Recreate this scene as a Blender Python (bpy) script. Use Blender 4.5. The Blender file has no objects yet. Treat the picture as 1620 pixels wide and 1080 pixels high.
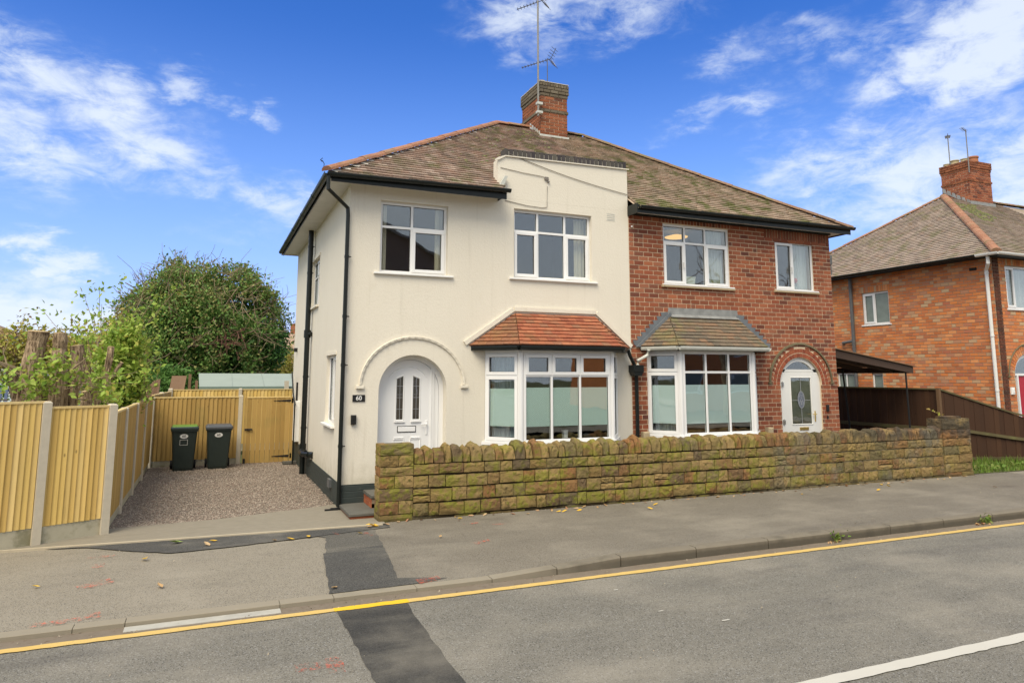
import bpy, math, random
import numpy as np
from mathutils import Vector, Matrix
R = math.radians
random.seed(7); rng = np.random.default_rng(7)
scene = bpy.context.scene
col = scene.collection

# ------------------------------------------------------------------ camera
CAM = Vector((-2.025, -11.805, 2.15))
YAW, PITCH, ROLL = 22.934, 7.788, -0.0808
F_PX, CX, CY = 1111.13, 808.38, 440.32
cam_data = bpy.data.cameras.new('camera')
cam = bpy.data.objects.new('camera', cam_data); col.objects.link(cam)
cam_data.sensor_fit = 'HORIZONTAL'; cam_data.sensor_width = 36.0
cam_data.lens = 36.0 * F_PX / 1620.0
cam_data.shift_x = (810.0 - CX) / 1620.0
cam_data.shift_y = -(540.0 - CY) / 1620.0
cam_data.clip_start = 0.1; cam_data.clip_end = 2000
def cam_axes():
    y, p, r = R(YAW), R(PITCH), R(ROLL)
    fw = Vector((math.sin(y)*math.cos(p), math.cos(y)*math.cos(p), math.sin(p)))
    rt = Vector((math.cos(y), -math.sin(y), 0)); dn = fw.cross(rt)
    return math.cos(r)*rt + math.sin(r)*dn, math.cos(r)*dn - math.sin(r)*rt, fw
_rt, _dn, _fw = cam_axes()
rot = Matrix((_rt, -_dn, -_fw)).transposed().to_4x4()
cam.matrix_world = Matrix.Translation(CAM) @ rot
scene.camera = cam

# ------------------------------------------------------------------ view
scene.view_settings.view_transform = 'Standard'
scene.view_settings.look = 'None'
scene.view_settings.exposure = 0.80
scene.view_settings.gamma = 1.0
scene.view_settings.use_curve_mapping = False

# ------------------------------------------------------------------ node helper
class NT:
    def __init__(s, tree): s.t = tree; s.n = tree.nodes; s.l = tree.links
    def new(s, k, **kw):
        n = s.n.new(k)
        for a, b in kw.items(): setattr(n, a, b)
        return n
    def put(s, sock, v):
        if v is None: return
        if hasattr(v, 'is_output'): s.l.new(v, sock)
        else: sock.default_value = v
    def math(s, op, a, b=None, c=None, clamp=False):
        n = s.new('ShaderNodeMath', operation=op, use_clamp=clamp)
        s.put(n.inputs[0], a); s.put(n.inputs[1], b); s.put(n.inputs[2], c)
        return n.outputs[0]
    def vmath(s, op, a, b=None):
        n = s.new('ShaderNodeVectorMath', operation=op); s.put(n.inputs[0], a)
        s.put(n.inputs[1], b)
        return n.outputs['Value'] if op in ('DOT_PRODUCT', 'LENGTH') else n.outputs[0]
    def mapping(s, v, scale=(1, 1, 1), rot=(0, 0, 0), loc=(0, 0, 0)):
        n = s.new('ShaderNodeMapping'); s.put(n.inputs['Vector'], v)
        n.inputs['Scale'].default_value = scale; n.inputs['Rotation'].default_value = rot; n.inputs['Location'].default_value = loc
        return n.outputs[0]
    def noise(s, v, scale, detail=4, rough=0.55, dist=0.0):
        n = s.new('ShaderNodeTexNoise'); s.put(n.inputs['Vector'], v)
        n.inputs['Scale'].default_value = scale; n.inputs['Detail'].default_value = detail
        n.inputs['Roughness'].default_value = rough; n.inputs['Distortion'].default_value = dist
        return n.outputs['Fac']
    def voro(s, v, scale, feature='F1'):
        n = s.new('ShaderNodeTexVoronoi', feature=feature); s.put(n.inputs['Vector'], v)
        n.inputs['Scale'].default_value = scale
        return n
    def ramp(s, f, stops, interp='LINEAR'):
        n = s.new('ShaderNodeValToRGB'); s.put(n.inputs[0], f); cr = n.color_ramp; cr.interpolation = interp
        while len(cr.elements) < len(stops): cr.elements.new(0.5)
        for e, (p, c) in zip(cr.elements, stops):
            e.position = p
            e.color = (c, c, c, 1) if isinstance(c, (int, float)) else (*c, 1)
        return n.outputs[0]
    def step(s, f, a, b):
        n = s.new('ShaderNodeMapRange'); n.interpolation_type = 'SMOOTHSTEP'; s.put(n.inputs['Value'], f)
        n.inputs['From Min'].default_value = a; n.inputs['From Max'].default_value = b
        return n.outputs[0]
    def mix(s, a, b, f, mode='MIX'):
        n = s.new('ShaderNodeMix', data_type='RGBA', blend_type=mode)
        s.put(n.inputs['Factor'], f); A = n.inputs[6]; B = n.inputs[7]
        for sock, v in ((A, a), (B, b)):
            if isinstance(v, (tuple, list)): sock.default_value = (*v[:3], 1)
            elif isinstance(v, (int, float)): sock.default_value = (v, v, v, 1)
            else: s.l.new(v, sock)
        return n.outputs[2]
    def pos(s):
        return s.new('ShaderNodeNewGeometry').outputs['Position']
    def island(s):
        g = s.new('ShaderNodeNewGeometry').outputs['Random Per Island']
        o = s.new('ShaderNodeObjectInfo').outputs['Random']
        return s.math('FRACT', s.math('ADD', g, o))
    def bump(s, h, strength=0.3, dist=0.01):
        n = s.new('ShaderNodeBump'); n.inputs['Strength'].default_value = strength
        n.inputs['Distance'].default_value = dist; s.put(n.inputs['Height'], h)
        return n.outputs[0]

MATS = {}
def mat(name, fn, rough=0.8, spec=0.3, metal=0.0):
    m = bpy.data.materials.new(name); m.use_nodes = True
    nt = NT(m.node_tree); b = m.node_tree.nodes['Principled BSDF']
    b.inputs['Roughness'].default_value = rough; b.inputs['Specular IOR Level'].default_value = spec
    b.inputs['Metallic'].default_value = metal
    c = fn(nt, b)
    if c is not None: nt.put(b.inputs['Base Color'], (*c, 1) if isinstance(c, tuple) else c)
    MATS[name] = m
    return m
def plain(name, c, rough=0.5, spec=0.4, metal=0.0, var=0.12, scale=6.0, bump=0.0):
    def f(n, b):
        p = n.pos(); nz = n.noise(p, scale, 5)
        if bump: n.put(b.inputs['Normal'], n.bump(n.noise(p, scale*12, 4), bump, 0.004))
        return n.mix(tuple(x*(1-var) for x in c), tuple(min(1, x*(1+var)) for x in c), nz)
    return mat(name, f, rough, spec, metal)

# ------------------------------------------------------------------ world: Nishita sky with broken cloud
SUN_EL, SUN_AZ = 54.0, 222.0      # azimuth clockwise from +Y
world = bpy.data.worlds.new('World'); scene.world = world; world.use_nodes = True
wn = NT(world.node_tree); world.node_tree.nodes.clear()
sky = wn.new('ShaderNodeTexSky', sky_type='NISHITA'); sky.sun_disc = False
sky.sun_elevation = R(SUN_EL); sky.sun_rotation = R(SUN_AZ); sky.altitude = 60
sky.air_density = 1.0; sky.dust_density = 0.6; sky.ozone_density = 2.6
dirv = wn.new('ShaderNodeTexCoord').outputs['Generated']
sep = wn.new('ShaderNodeSeparateXYZ'); wn.l.new(dirv, sep.inputs[0])
az = wn.math('ARCTAN2', sep.outputs[0], sep.outputs[1]); el = wn.math('ARCSINE', sep.outputs[2])
cmb = wn.new('ShaderNodeCombineXYZ'); wn.l.new(az, cmb.inputs[0]); wn.l.new(el, cmb.inputs[1])
uv = cmb.outputs[0]
wisp = wn.noise(wn.mapping(uv, (5, 13, 1), (0, 0, R(-12))), 1.9, 8, 0.62, 0.35)
wisp2 = wn.noise(wn.mapping(uv, (3, 6, 1), (0, 0, R(-8)), (7.3, 2.1, 0)), 3.2, 6, 0.6, 0.2)
warp = wn.math('MULTIPLY', wn.math('SUBTRACT', wisp2, 0.5), 0.22)
warp2 = wn.math('MULTIPLY', wn.math('SUBTRACT', wisp, 0.5), 0.12)
aw = wn.math('ADD', az, warp); ew = wn.math('ADD', el, warp2)
def px_dir(x, y):
    d = _rt*((x-CX)/F_PX) + _dn*((y-CY)/F_PX) + _fw
    d.normalize(); return math.atan2(d.x, d.y), math.asin(d.z)
# (direction of a cloud bank, half sizes in degrees, tilt, weight)
BANKS = [(60,120,7.5,2.4,-14,.95),(190,165,5.5,2.2,-20,1.0),(55,235,7,2.3,-10,1.0),(240,235,5,2.4,-12,.95),(310,140,3.4,1.1,-18,.75),(395,178,2.2,1.1,-20,.8),
 (320,290,3,.9,-8,.65),(450,318,5,1.8,-6,.8),(60,320,5,1.0,0,.35),(86,415,2.4,1.2,-26,1.3),(45,500,4.5,2.6,0,1.3),(160,520,6,1.6,0,1.2),
 (860,25,7,2.2,0,.9),(990,15,7,1.8,4,.75),(845,75,2.6,1.3,20,.6),(1160,85,4,1.5,12,.7),(1290,60,4,1.3,16,.6),(1380,60,6,1.6,16,.7),(1560,75,7,3.6,22,1.3),(1470,120,4,1.2,10,.7),
 (1110,182,4.5,1.0,12,.65),(1175,165,4.6,1.5,6,.8),(1340,255,8,2.2,10,.9),(1480,290,10,3.6,0,1.0),(1600,280,6,5,0,1.05),(1570,190,6,1.6,8,.65),(1250,200,4,.9,8,.5),(420,370,6,1.2,0,.4)]
tot = None
for (x, y, a, b_, t, w) in BANKS:
    a0, e0 = px_dir(x, y); a *= .82
    da = wn.math('MULTIPLY', wn.math('SUBTRACT', aw, a0), math.cos(e0)); de = wn.math('SUBTRACT', ew, e0)
    ct, st = math.cos(R(t)), math.sin(R(t))
    p = wn.math('DIVIDE', wn.math('ADD', wn.math('MULTIPLY', da, ct), wn.math('MULTIPLY', de, st)), R(a))
    q = wn.math('DIVIDE', wn.math('SUBTRACT', wn.math('MULTIPLY', de, ct), wn.math('MULTIPLY', da, st)), R(b_))
    g = wn.math('MULTIPLY', wn.math('EXPONENT', wn.math('MULTIPLY', wn.math('ADD', wn.math('MULTIPLY', p, p), wn.math('MULTIPLY', q, q)), -0.7)), w)
    tot = g if tot is None else wn.math('MAXIMUM', tot, g)
# unseen sky outside the picture: near-full overcast added to whiten light and reflections
gen = wn.noise(wn.mapping(dirv, (1, 1, 2.4)), 2.6, 7, 0.6, 0.3)
a0, e0 = px_dir(810, 400)
cosang = wn.vmath('DOT_PRODUCT', dirv, (math.sin(a0)*math.cos(.2), math.cos(a0)*math.cos(.2), math.sin(.2)))
away = wn.step(cosang, 0.72, 0.45)
over = wn.math('MULTIPLY', wn.math('ADD', wn.math('MULTIPLY', gen, 0.5), 0.72), away)
brk = wn.noise(wn.mapping(uv, (6, 12, 1), (0, 0, R(-14)), (3, 1, 0)), 2.6, 9, 0.66, 0.5)
mass = wn.math('ADD', wn.math('MULTIPLY', brk, 0.65), wn.math('MULTIPLY', wisp2, 0.35))
dens = wn.math('MULTIPLY', wn.step(tot, 0.10, 1.0), wn.step(wn.math('ADD', mass, wn.math('MULTIPLY', tot, 0.16)), 0.44, 0.74), clamp=True)
dens = wn.math('MULTIPLY', dens, 0.84)
dens = wn.math('MAXIMUM', dens, over, clamp=True)
skyc = wn.new('ShaderNodeHueSaturation'); skyc.inputs['Saturation'].default_value = 1.38
skyc.inputs['Value'].default_value = 1.06; wn.l.new(sky.outputs[0], skyc.inputs['Color'])
hz = wn.math('MULTIPLY', wn.step(el, 0.50, 0.0), 0.6)
SKY_STRENGTH = 0.078
tint = wn.mix(skyc.outputs[0], (1.48, 1.02, 1.38), 1.0, 'MULTIPLY')
cl = wn.mix(wn.mix(tint, (3.0, 5.4, 9.6), hz), (6.6, 7.2, 7.9), dens)
bg = wn.new('ShaderNodeBackground'); bg.inputs['Strength'].default_value = SKY_STRENGTH
wn.l.new(cl, bg.inputs['Color'])
wo = wn.new('ShaderNodeOutputWorld'); wn.l.new(bg.outputs[0], wo.inputs[0])

sun_d = bpy.data.lights.new('sun', 'SUN'); sun_d.energy = 2.3; sun_d.angle = R(38); sun_d.color = (1.0, 0.885, 0.68)
sun = bpy.data.objects.new('sun', sun_d); col.objects.link(sun)
sd = Vector((math.sin(R(SUN_AZ))*math.cos(R(SUN_EL)), math.cos(R(SUN_AZ))*math.cos(R(SUN_EL)), math.sin(R(SUN_EL))))
sun.rotation_euler = sd.to_track_quat('Z', 'Y').to_euler(); sun.location = (0, -20, 30)

# ------------------------------------------------------------------ object helpers
WORLD = {}
def tag(o, label=None, cat=None, group=None, kind=None):
    if label: o['label'] = label
    if cat: o['category'] = cat
    if group: o['group'] = group
    if kind: o['kind'] = kind
    return o
def empty(name, loc, label=None, cat=None, group=None):
    o = bpy.data.objects.new(name, None); o.empty_display_size = 0.3; col.objects.link(o)
    o.location = loc; WORLD[o] = Matrix.Translation(Vector(loc)); tag(o, label, cat, group)
    return o
def link(name, mesh, m=None, parent=None, world=None, kind=None, label=None):
    o = bpy.data.objects.new(name, mesh); col.objects.link(o)
    w = world if world is not None else Matrix.Identity(4)
    if parent is not None:
        o.parent = parent; o.matrix_parent_inverse = WORLD[parent].inverted()
    o.matrix_basis = w; WORLD[o] = w
    if m is not None and not mesh.materials: mesh.materials.append(m)
    tag(o, label=label, kind=kind)
    return o
class MB:
    def __init__(s, T=None): s.v = []; s.f = []; s.T = T
    def add(s, vs, fs):
        k = len(s.v)
        s.v += [(s.T @ Vector(v)) if s.T is not None else Vector(v) for v in vs]
        s.f += [tuple(i+k for i in f) for f in fs]; return s
    def box(s, x0, x1, y0, y1, z0, z1):
        x0, x1 = min(x0, x1), max(x0, x1); y0, y1 = min(y0, y1), max(y0, y1); z0, z1 = min(z0, z1), max(z0, z1)
        return s.add([(x0,y0,z0),(x1,y0,z0),(x1,y1,z0),(x0,y1,z0),(x0,y0,z1),(x1,y0,z1),(x1,y1,z1),(x0,y1,z1)],
                     [(0,3,2,1),(4,5,6,7),(0,1,5,4),(1,2,6,5),(2,3,7,6),(3,0,4,7)])
    def cbox(s, x0, x1, y0, y1, z0, z1, c=0.004):
        """box with chamfered front (y0) edges"""
        return s.add([(x0,y1,z0),(x1,y1,z0),(x1,y1,z1),(x0,y1,z1),
                      (x0,y0+c,z0),(x1,y0+c,z0),(x1,y0+c,z1),(x0,y0+c,z1),
                      (x0+c,y0,z0+c),(x1-c,y0,z0+c),(x1-c,y0,z1-c),(x0+c,y0,z1-c)],
                     [(8,9,10,11),(4,5,9,8),(5,6,10,9),(6,7,11,10),(7,4,8,11),(0,1,5,4),(1,2,6,5),(2,3,7,6),(3,0,4,7),(0,3,2,1)])
    def poly(s, pts): return s.add(pts, [tuple(range(len(pts)))])
    def prism(s, pts, axis, a, b):
        """extrude a 2-D outline (counter-clockwise) along an axis from a to b"""
        n = len(pts)
        def P(p, t):
            return {'x': (t, p[0], p[1]), 'y': (p[0], t, p[1]), 'z': (p[0], p[1], t)}[axis]
        vs = [P(p, a) for p in pts] + [P(p, b) for p in pts]
        return s.add(vs, [tuple(range(n-1, -1, -1)), tuple(range(n, 2*n))] + [(i, (i+1) % n, n+(i+1) % n, n+i) for i in range(n)])
    def tube(s, path, r, n=10, cap=True, rs=None):
        path = [Vector(p) for p in path]; rings = []
        for i, p in enumerate(path):
            if i == 0: d = path[1]-p
            elif i == len(path)-1: d = p-path[-2]
            else: d = (path[i+1]-p).normalized() + (p-path[i-1]).normalized()
            d.normalize()
            up = Vector((0, 0, 1)) if abs(d.z) < 0.9 else Vector((1, 0, 0))
            a = d.cross(up).normalized(); b = a.cross(d).normalized(); rr = rs[i] if rs else r
            rings.append([p + a*rr*math.cos(2*math.pi*k/n) + b*rr*math.sin(2*math.pi*k/n) for k in range(n)])
        vs = [v for r_ in rings for v in r_]; fs = []
        for i in range(len(path)-1):
            for k in range(n):
                fs.append((i*n+k, i*n+(k+1) % n, (i+1)*n+(k+1) % n, (i+1)*n+k))
        if cap: fs += [tuple(range(n-1, -1, -1)), tuple(range((len(path)-1)*n, len(path)*n))]
        return s.add(vs, fs)
    def sweep(s, prof, a, b):
        """profile (offset outwards, up) swept from a to b horizontally; outwards = right-hand side of a->b"""
        a, b = Vector(a), Vector(b); d = (b-a).normalized(); o = Vector((d.y, -d.x, 0)).normalized(); n = len(prof)
        vs = [a + o*p[0] + Vector((0, 0, p[1])) for p in prof] + [b + o*p[0] + Vector((0, 0, p[1])) for p in prof]
        return s.add(vs, [tuple(range(n-1, -1, -1)), tuple(range(n, 2*n))] + [(i, (i+1) % n, n+(i+1) % n, n+i) for i in range(n)])
    def mesh(s, name, smooth=False):
        me = bpy.data.meshes.new(name); me.from_pydata([tuple(v) for v in s.v], [], s.f)
        if smooth: me.shade_smooth()
        me.update(); return me
    def build(s, name, m, parent=None, kind=None, smooth=False, label=None, world=None):
        return link(name, s.mesh(name, smooth), m, parent, world, kind, label)
def np_mesh(name, verts, faces, smooth=False):
    me = bpy.data.meshes.new(name); verts = np.asarray(verts, np.float32); faces = np.asarray(faces, np.int32)
    me.vertices.add(len(verts)); me.vertices.foreach_set('co', verts.ravel())
    k = faces.shape[1]; me.loops.add(faces.size); me.loops.foreach_set('vertex_index', faces.ravel())
    me.polygons.add(len(faces)); me.polygons.foreach_set('loop_start', np.arange(0, faces.size, k, dtype=np.int32))
    me.polygons.foreach_set('loop_total', np.full(len(faces), k, np.int32))
    me.update(calc_edges=True); me.validate()
    if smooth: me.shade_smooth()
    return me
def pieces(name, items, m, parent, nparts=300, joined=None, hidden=lambda c: False):
    """items: (key or None, local verts, faces, world matrix). the nparts nearest become parts, the rest one 'stuff' part"""
    cache = {}
    def d(it):
        c = it[3].translation
        return (c-CAM).length + (1000 if hidden(c) else 0)
    items = sorted(items, key=d)
    for (key, vs, fs, M) in items[:nparts]:
        me = cache.get(key) if key is not None else None
        if me is None:
            me = bpy.data.meshes.new(name); me.from_pydata(vs, [], fs); me.update()
            if key is not None: cache[key] = me
        link(name, me, m, parent, M)
    if len(items) > nparts:
        b = MB()
        for (key, vs, fs, M) in items[nparts:]:
            k = len(b.v); b.v += [M @ Vector(v) for v in vs]; b.f += [tuple(i+k for i in f) for f in fs]
        b.build(joined or name, m, parent, kind='stuff')
def text_obj(txt, size, m, parent, M, name='lettering', depth=0.001):
    cu = bpy.data.curves.new(name, 'FONT'); cu.body = txt; cu.size = size; cu.extrude = depth
    cu.align_x = 'CENTER'; cu.align_y = 'CENTER'; cu.offset = size*0.012; cu.resolution_u = 3
    tmp = bpy.data.objects.new('tmp', cu); col.objects.link(tmp)
    dg = bpy.context.evaluated_depsgraph_get(); dg.update()
    me = bpy.data.meshes.new_from_object(tmp.evaluated_get(dg)); col.objects.unlink(tmp); bpy.data.objects.remove(tmp)
    me.materials.clear()
    return link(name, me, m, parent, M)
FRONT = Matrix(((1,0,0,0),(0,0,-1,0),(0,1,0,0),(0,0,0,1)))   # text x->X, y->Z, facing -Y
# ------------------------------------------------------------------ materials
def _render(n, b):
    p = n.pos(); c = n.mix((.70,.65,.55), (.78,.73,.63), n.noise(p, 0.8, 5))
    streak = n.noise(n.mapping(p, (9, 9, .5)), 1.0, 5, .6)
    c = n.mix(c, (.50,.45,.36), n.math('MULTIPLY', n.step(streak, .54, .82), .42))
    z = n.new('ShaderNodeSeparateXYZ'); n.put(z.inputs[0], p)
    patch = n.noise(p, 3.5, 6, .6); c = n.mix(c, (.58,.53,.42), n.math('MULTIPLY', n.step(patch, .62, .8), .3))
    gr = n.noise(p, 75, 3, .6); gr2 = n.noise(p, 22, 4, .6)
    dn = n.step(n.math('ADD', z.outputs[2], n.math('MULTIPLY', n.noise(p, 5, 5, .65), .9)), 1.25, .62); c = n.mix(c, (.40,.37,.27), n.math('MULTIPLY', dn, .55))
    n.put(b.inputs['Normal'], n.bump(n.math('ADD', gr, gr2), .5, .008))
    return n.mix(c, (.50,.45,.36), n.math('MULTIPLY', n.step(gr, .55, .25), .22))
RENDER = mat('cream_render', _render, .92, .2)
def _plinth(n, b):
    p = n.pos(); s = n.new('ShaderNodeSeparateXYZ'); n.put(s.inputs[0], p)
    w = n.math('PINGPONG', n.math('DIVIDE', s.outputs[2], .092), .5)
    n.put(b.inputs['Normal'], n.bump(n.math('ADD', n.step(w, .0, .1), n.math('MULTIPLY', n.noise(p, 30, 4), .5)), .5, .008))
    c = n.mix((.025,.035,.034), (.05,.062,.058), n.noise(p, 6, 5))
    return n.mix(c, (.10,.11,.09), n.math('MULTIPLY', n.step(n.noise(p, 9, 6, .65), .58, .75), .5))
PLINTH = mat('dark_painted_plinth', _plinth, .6, .35)
UPVC = plain('white_upvc', (.80,.80,.80), .28, .45, var=.03, scale=2)
UPVC_OLD = plain('aged_white_upvc', (.72,.72,.70), .35, .4, var=.05, scale=3)
SOFFIT = plain('soffit_white', (.62,.61,.58), .6, .3, var=.15, scale=4)
BLACK = plain('black_pvc', (.008,.011,.010), .38, .35, var=.35, scale=8)
BLACK_IRON = plain('black_iron', (.012,.012,.012), .5, .4, var=.3, scale=10)
GREYPIPE = plain('grey_pipe', (.10,.105,.11), .45, .4, var=.3, scale=10)
OLDWHITE = plain('weathered_white_pvc', (.50,.51,.47), .45, .4, var=.2, scale=9)
def _glass(n, b):
    m = n.t; m.nodes.remove(b); out = m.nodes['Material Output']
    tr = n.new('ShaderNodeBsdfTransparent'); tr.inputs[0].default_value = (.94,.96,.95,1)
    gl = n.new('ShaderNodeBsdfGlossy'); gl.inputs['Roughness'].default_value = .015; gl.inputs[0].default_value = (.9,.93,.95,1)
    fr = n.new('ShaderNodeLayerWeight'); fr.inputs[0].default_value = .5
    p = n.pos(); bm = n.bump(n.noise(p, 1.3, 2), .12, .02); n.put(gl.inputs['Normal'], bm)
    f = n.math('ADD', n.math('MULTIPLY', n.math('POWER', fr.outputs['Facing'], 3.0), .7), .115, clamp=True)
    mx = n.new('ShaderNodeMixShader'); n.put(mx.inputs[0], f); n.l.new(tr.outputs[0], mx.inputs[1]); n.l.new(gl.outputs[0], mx.inputs[2])
    n.l.new(mx.outputs[0], out.inputs[0])
def mat_raw(name, fn):
    m = bpy.data.materials.new(name); m.use_nodes = True; nt = NT(m.node_tree); fn(nt, m.node_tree.nodes['Principled BSDF']); return m
GLASS = mat_raw('window_glass', _glass)
def _film(n, b):
    p = n.pos(); s = n.new('ShaderNodeSeparateXYZ'); n.put(s.inputs[0], p)
    x = n.math('SUBTRACT', s.outputs[0], s.outputs[1]); z = s.outputs[2]
    a = n.math('PINGPONG', n.math('ADD', x, z), .016); c = n.math('PINGPONG', n.math('SUBTRACT', x, z), .016)
    l = n.math('MINIMUM', a, c)
    return n.mix((.68,.82,.78), (.36,.50,.48), n.step(l, .0075, .002))
FILM_LATTICE = mat('patterned_frosted_film', _film, .45, .4)
FILM = plain('frosted_film', (.58,.70,.71), .5, .35, var=.08, scale=1.5)
FILM_PALE = plain('pale_frosted_film', (.70,.80,.74), .5, .35, var=.05, scale=1.5)
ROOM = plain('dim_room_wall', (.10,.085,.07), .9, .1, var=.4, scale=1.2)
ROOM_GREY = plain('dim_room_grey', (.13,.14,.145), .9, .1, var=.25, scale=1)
WOOD_INT = plain('interior_wood', (.30,.14,.05), .5, .3, var=.3, scale=6)
CURTAIN_CREAM = plain('cream_curtain', (.62,.57,.44), .9, .1, var=.1)
CURTAIN_BLUE = plain('blue_grey_curtain', (.40,.46,.50), .9, .1, var=.15, scale=20)
CURTAIN_WHITE = plain('white_net', (.62,.65,.64), .9, .1, var=.1, scale=14)
BRASS = plain('brass', (.70,.50,.16), .3, .5, .8, var=.15)
CHROME = plain('chrome', (.7,.7,.7), .2, .5, 1.0, var=.05)
WHITE = plain('white_paint', (.80,.80,.78), .45, .35, var=.04)
SIGN_BLACK = plain('slate_black', (.015,.015,.016), .4, .4)
def brick_mat(name, pal, stain=.3, rough=.85):
    def f(n, b):
        p = n.pos(); i = n.island()
        c = n.ramp(i, [(k/(len(pal)-1), q) for k, q in enumerate(pal)], 'LINEAR')
        nz = n.noise(p, 24, 5, .65); big = n.noise(p, 1.1, 4, .6)
        c = n.mix(c, n.mix(c, .03, .55), n.math('MULTIPLY', n.step(nz, .52, .8), .6))
        c = n.mix(c, (.05,.03,.022), n.math('MULTIPLY', n.step(big, .55, .75), stain))
        n.put(b.inputs['Normal'], n.bump(n.noise(p, 90, 4, .7), .5, .006))
        return c
    return mat(name, f, rough, .25)
BRICK = brick_mat('red_brick', [(0.208,0.063,0.031),(0.312,0.103,0.051),(0.255,0.076,0.041),(0.374,0.127,0.060),(0.146,0.049,0.031),(0.296,0.087,0.043),(0.343,0.133,0.072),(0.120,0.043,0.031)], .3)
BRICK_N = brick_mat('orange_brick', [(0.490,0.163,0.061),(0.653,0.229,0.071),(0.555,0.181,0.071),(0.735,0.315,0.122),(0.424,0.152,0.071),(0.604,0.210,0.081),(0.538,0.381,0.223),(0.457,0.152,0.081)], .12)
BRICK_QUOIN = brick_mat('dark_quoin_brick', [(.10,.04,.025),(.16,.055,.03),(.07,.032,.022)], .4)
BRICK_CH = brick_mat('chimney_brick', [(0.229,0.076,0.034),(0.299,0.104,0.049),(0.176,0.062,0.029),(0.334,0.123,0.059),(0.123,0.052,0.034)], .5)
BRICK_SOOT = brick_mat('sooty_brick', [(0.098,0.083,0.065),(0.165,0.135,0.094),(0.128,0.105,0.072),(0.210,0.180,0.131)], .4)
BRICK_BLUE = brick_mat('blue_coping_brick', [(.045,.04,.045),(.08,.07,.07),(.06,.055,.055),(.11,.10,.085)], .3)
BRICK_STEP = brick_mat('step_brick', [(.34,.10,.045),(.40,.14,.06),(.28,.08,.04)], .2)
BRICK_ARCH = brick_mat('arch_brick', [(.27,.07,.035),(.34,.10,.05),(.20,.05,.03)], .1)
MORTAR = plain('lime_mortar', (.66,.52,.36), .95, .1, var=.2, scale=9, bump=.5)
MORTAR_G = plain('grey_mortar', (.36,.27,.19), .95, .1, var=.25, scale=7, bump=.5)
MORTAR_PALE = plain('pale_cement', (.50,.47,.41), .95, .1, var=.2, scale=12, bump=.5)
def tile_mat(name, pal, moss=.4, lichen=.5, moss_lo=6.2):
    def f(n, b):
        p = n.pos(); i = n.island()
        c = n.ramp(i, [(k/(len(pal)-1), q) for k, q in enumerate(pal)])
        sm = n.noise(p, 30, 5, .7); mid = n.noise(p, 2.6, 5, .62); big = n.noise(p, .7, 3, .6)
        c = n.mix(c, (.44,.41,.35), n.math('MULTIPLY', n.step(sm, .50, .72), lichen)); c = n.mix(c, n.mix(c, .02, .6), n.math('MULTIPLY', n.step(sm, .46, .32), .6))
        c = n.mix(c, (.19,.17,.10), n.math('MULTIPLY', n.step(mid, .44, .64), moss))
        c = n.mix(c, (.17,.19,.05), n.math('MULTIPLY', n.step(n.math('MULTIPLY', mid, n.math('ADD', big, .5)), .52, .68), moss))
        n.put(b.inputs['Normal'], n.bump(n.math('ADD', sm, n.noise(p, 110, 3, .7)), .6, .006))
        return c
    return mat(name, f, .9, .2)
TILE = tile_mat('weathered_roof_tile', [(0.286,0.194,0.149),(0.405,0.291,0.229),(0.230,0.171,0.139),(0.498,0.388,0.318),(0.313,0.231,0.189),(0.387,0.262,0.199),(0.553,0.456,0.380)], .45, .55)
TILE_R = tile_mat('mossy_roof_tile', [(0.354,0.251,0.177),(0.472,0.361,0.270),(0.275,0.211,0.156),(0.530,0.420,0.323),(0.374,0.281,0.207),(0.432,0.331,0.249)], .7, .5)
TILE_N = tile_mat('neighbour_roof_tile', [(0.291,0.221,0.179),(0.378,0.306,0.251),(0.233,0.184,0.154),(0.422,0.337,0.276),(0.306,0.214,0.162)], .3, .55)
TILE_RED = tile_mat('red_bay_tile', [(0.288,0.089,0.049),(0.368,0.125,0.065),(0.240,0.073,0.043),(0.400,0.157,0.081),(0.320,0.115,0.060),(0.256,0.125,0.075)], .12, .16)
TILE_BROWN = tile_mat('brown_bay_tile', [(.24,.105,.06),(.30,.13,.065),(.20,.09,.055),(.27,.13,.06),(.28,.095,.055)], .12, .2)
TILE_GREY = tile_mat('grey_bay_tile', [(.15,.125,.09),(.19,.135,.095),(.125,.105,.08),(.235,.145,.09),(.165,.135,.10)], .25, .25)
RIDGE = tile_mat('terracotta_ridge', [(.31,.14,.08),(.37,.18,.11),(.27,.13,.08),(.34,.20,.125)], .25, .45)
RIDGE_OLD = tile_mat('old_ridge', [(.22,.125,.08),(.27,.16,.10),(.18,.11,.075)], .55, .45)
LEAD = plain('lead', (.17,.185,.20), .5, .4, .3, var=.35, scale=7, bump=.3)
LEAD_PALE = plain('weathered_lead', (.26,.265,.26), .6, .3, .1, var=.55, scale=7, bump=.3)
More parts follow.
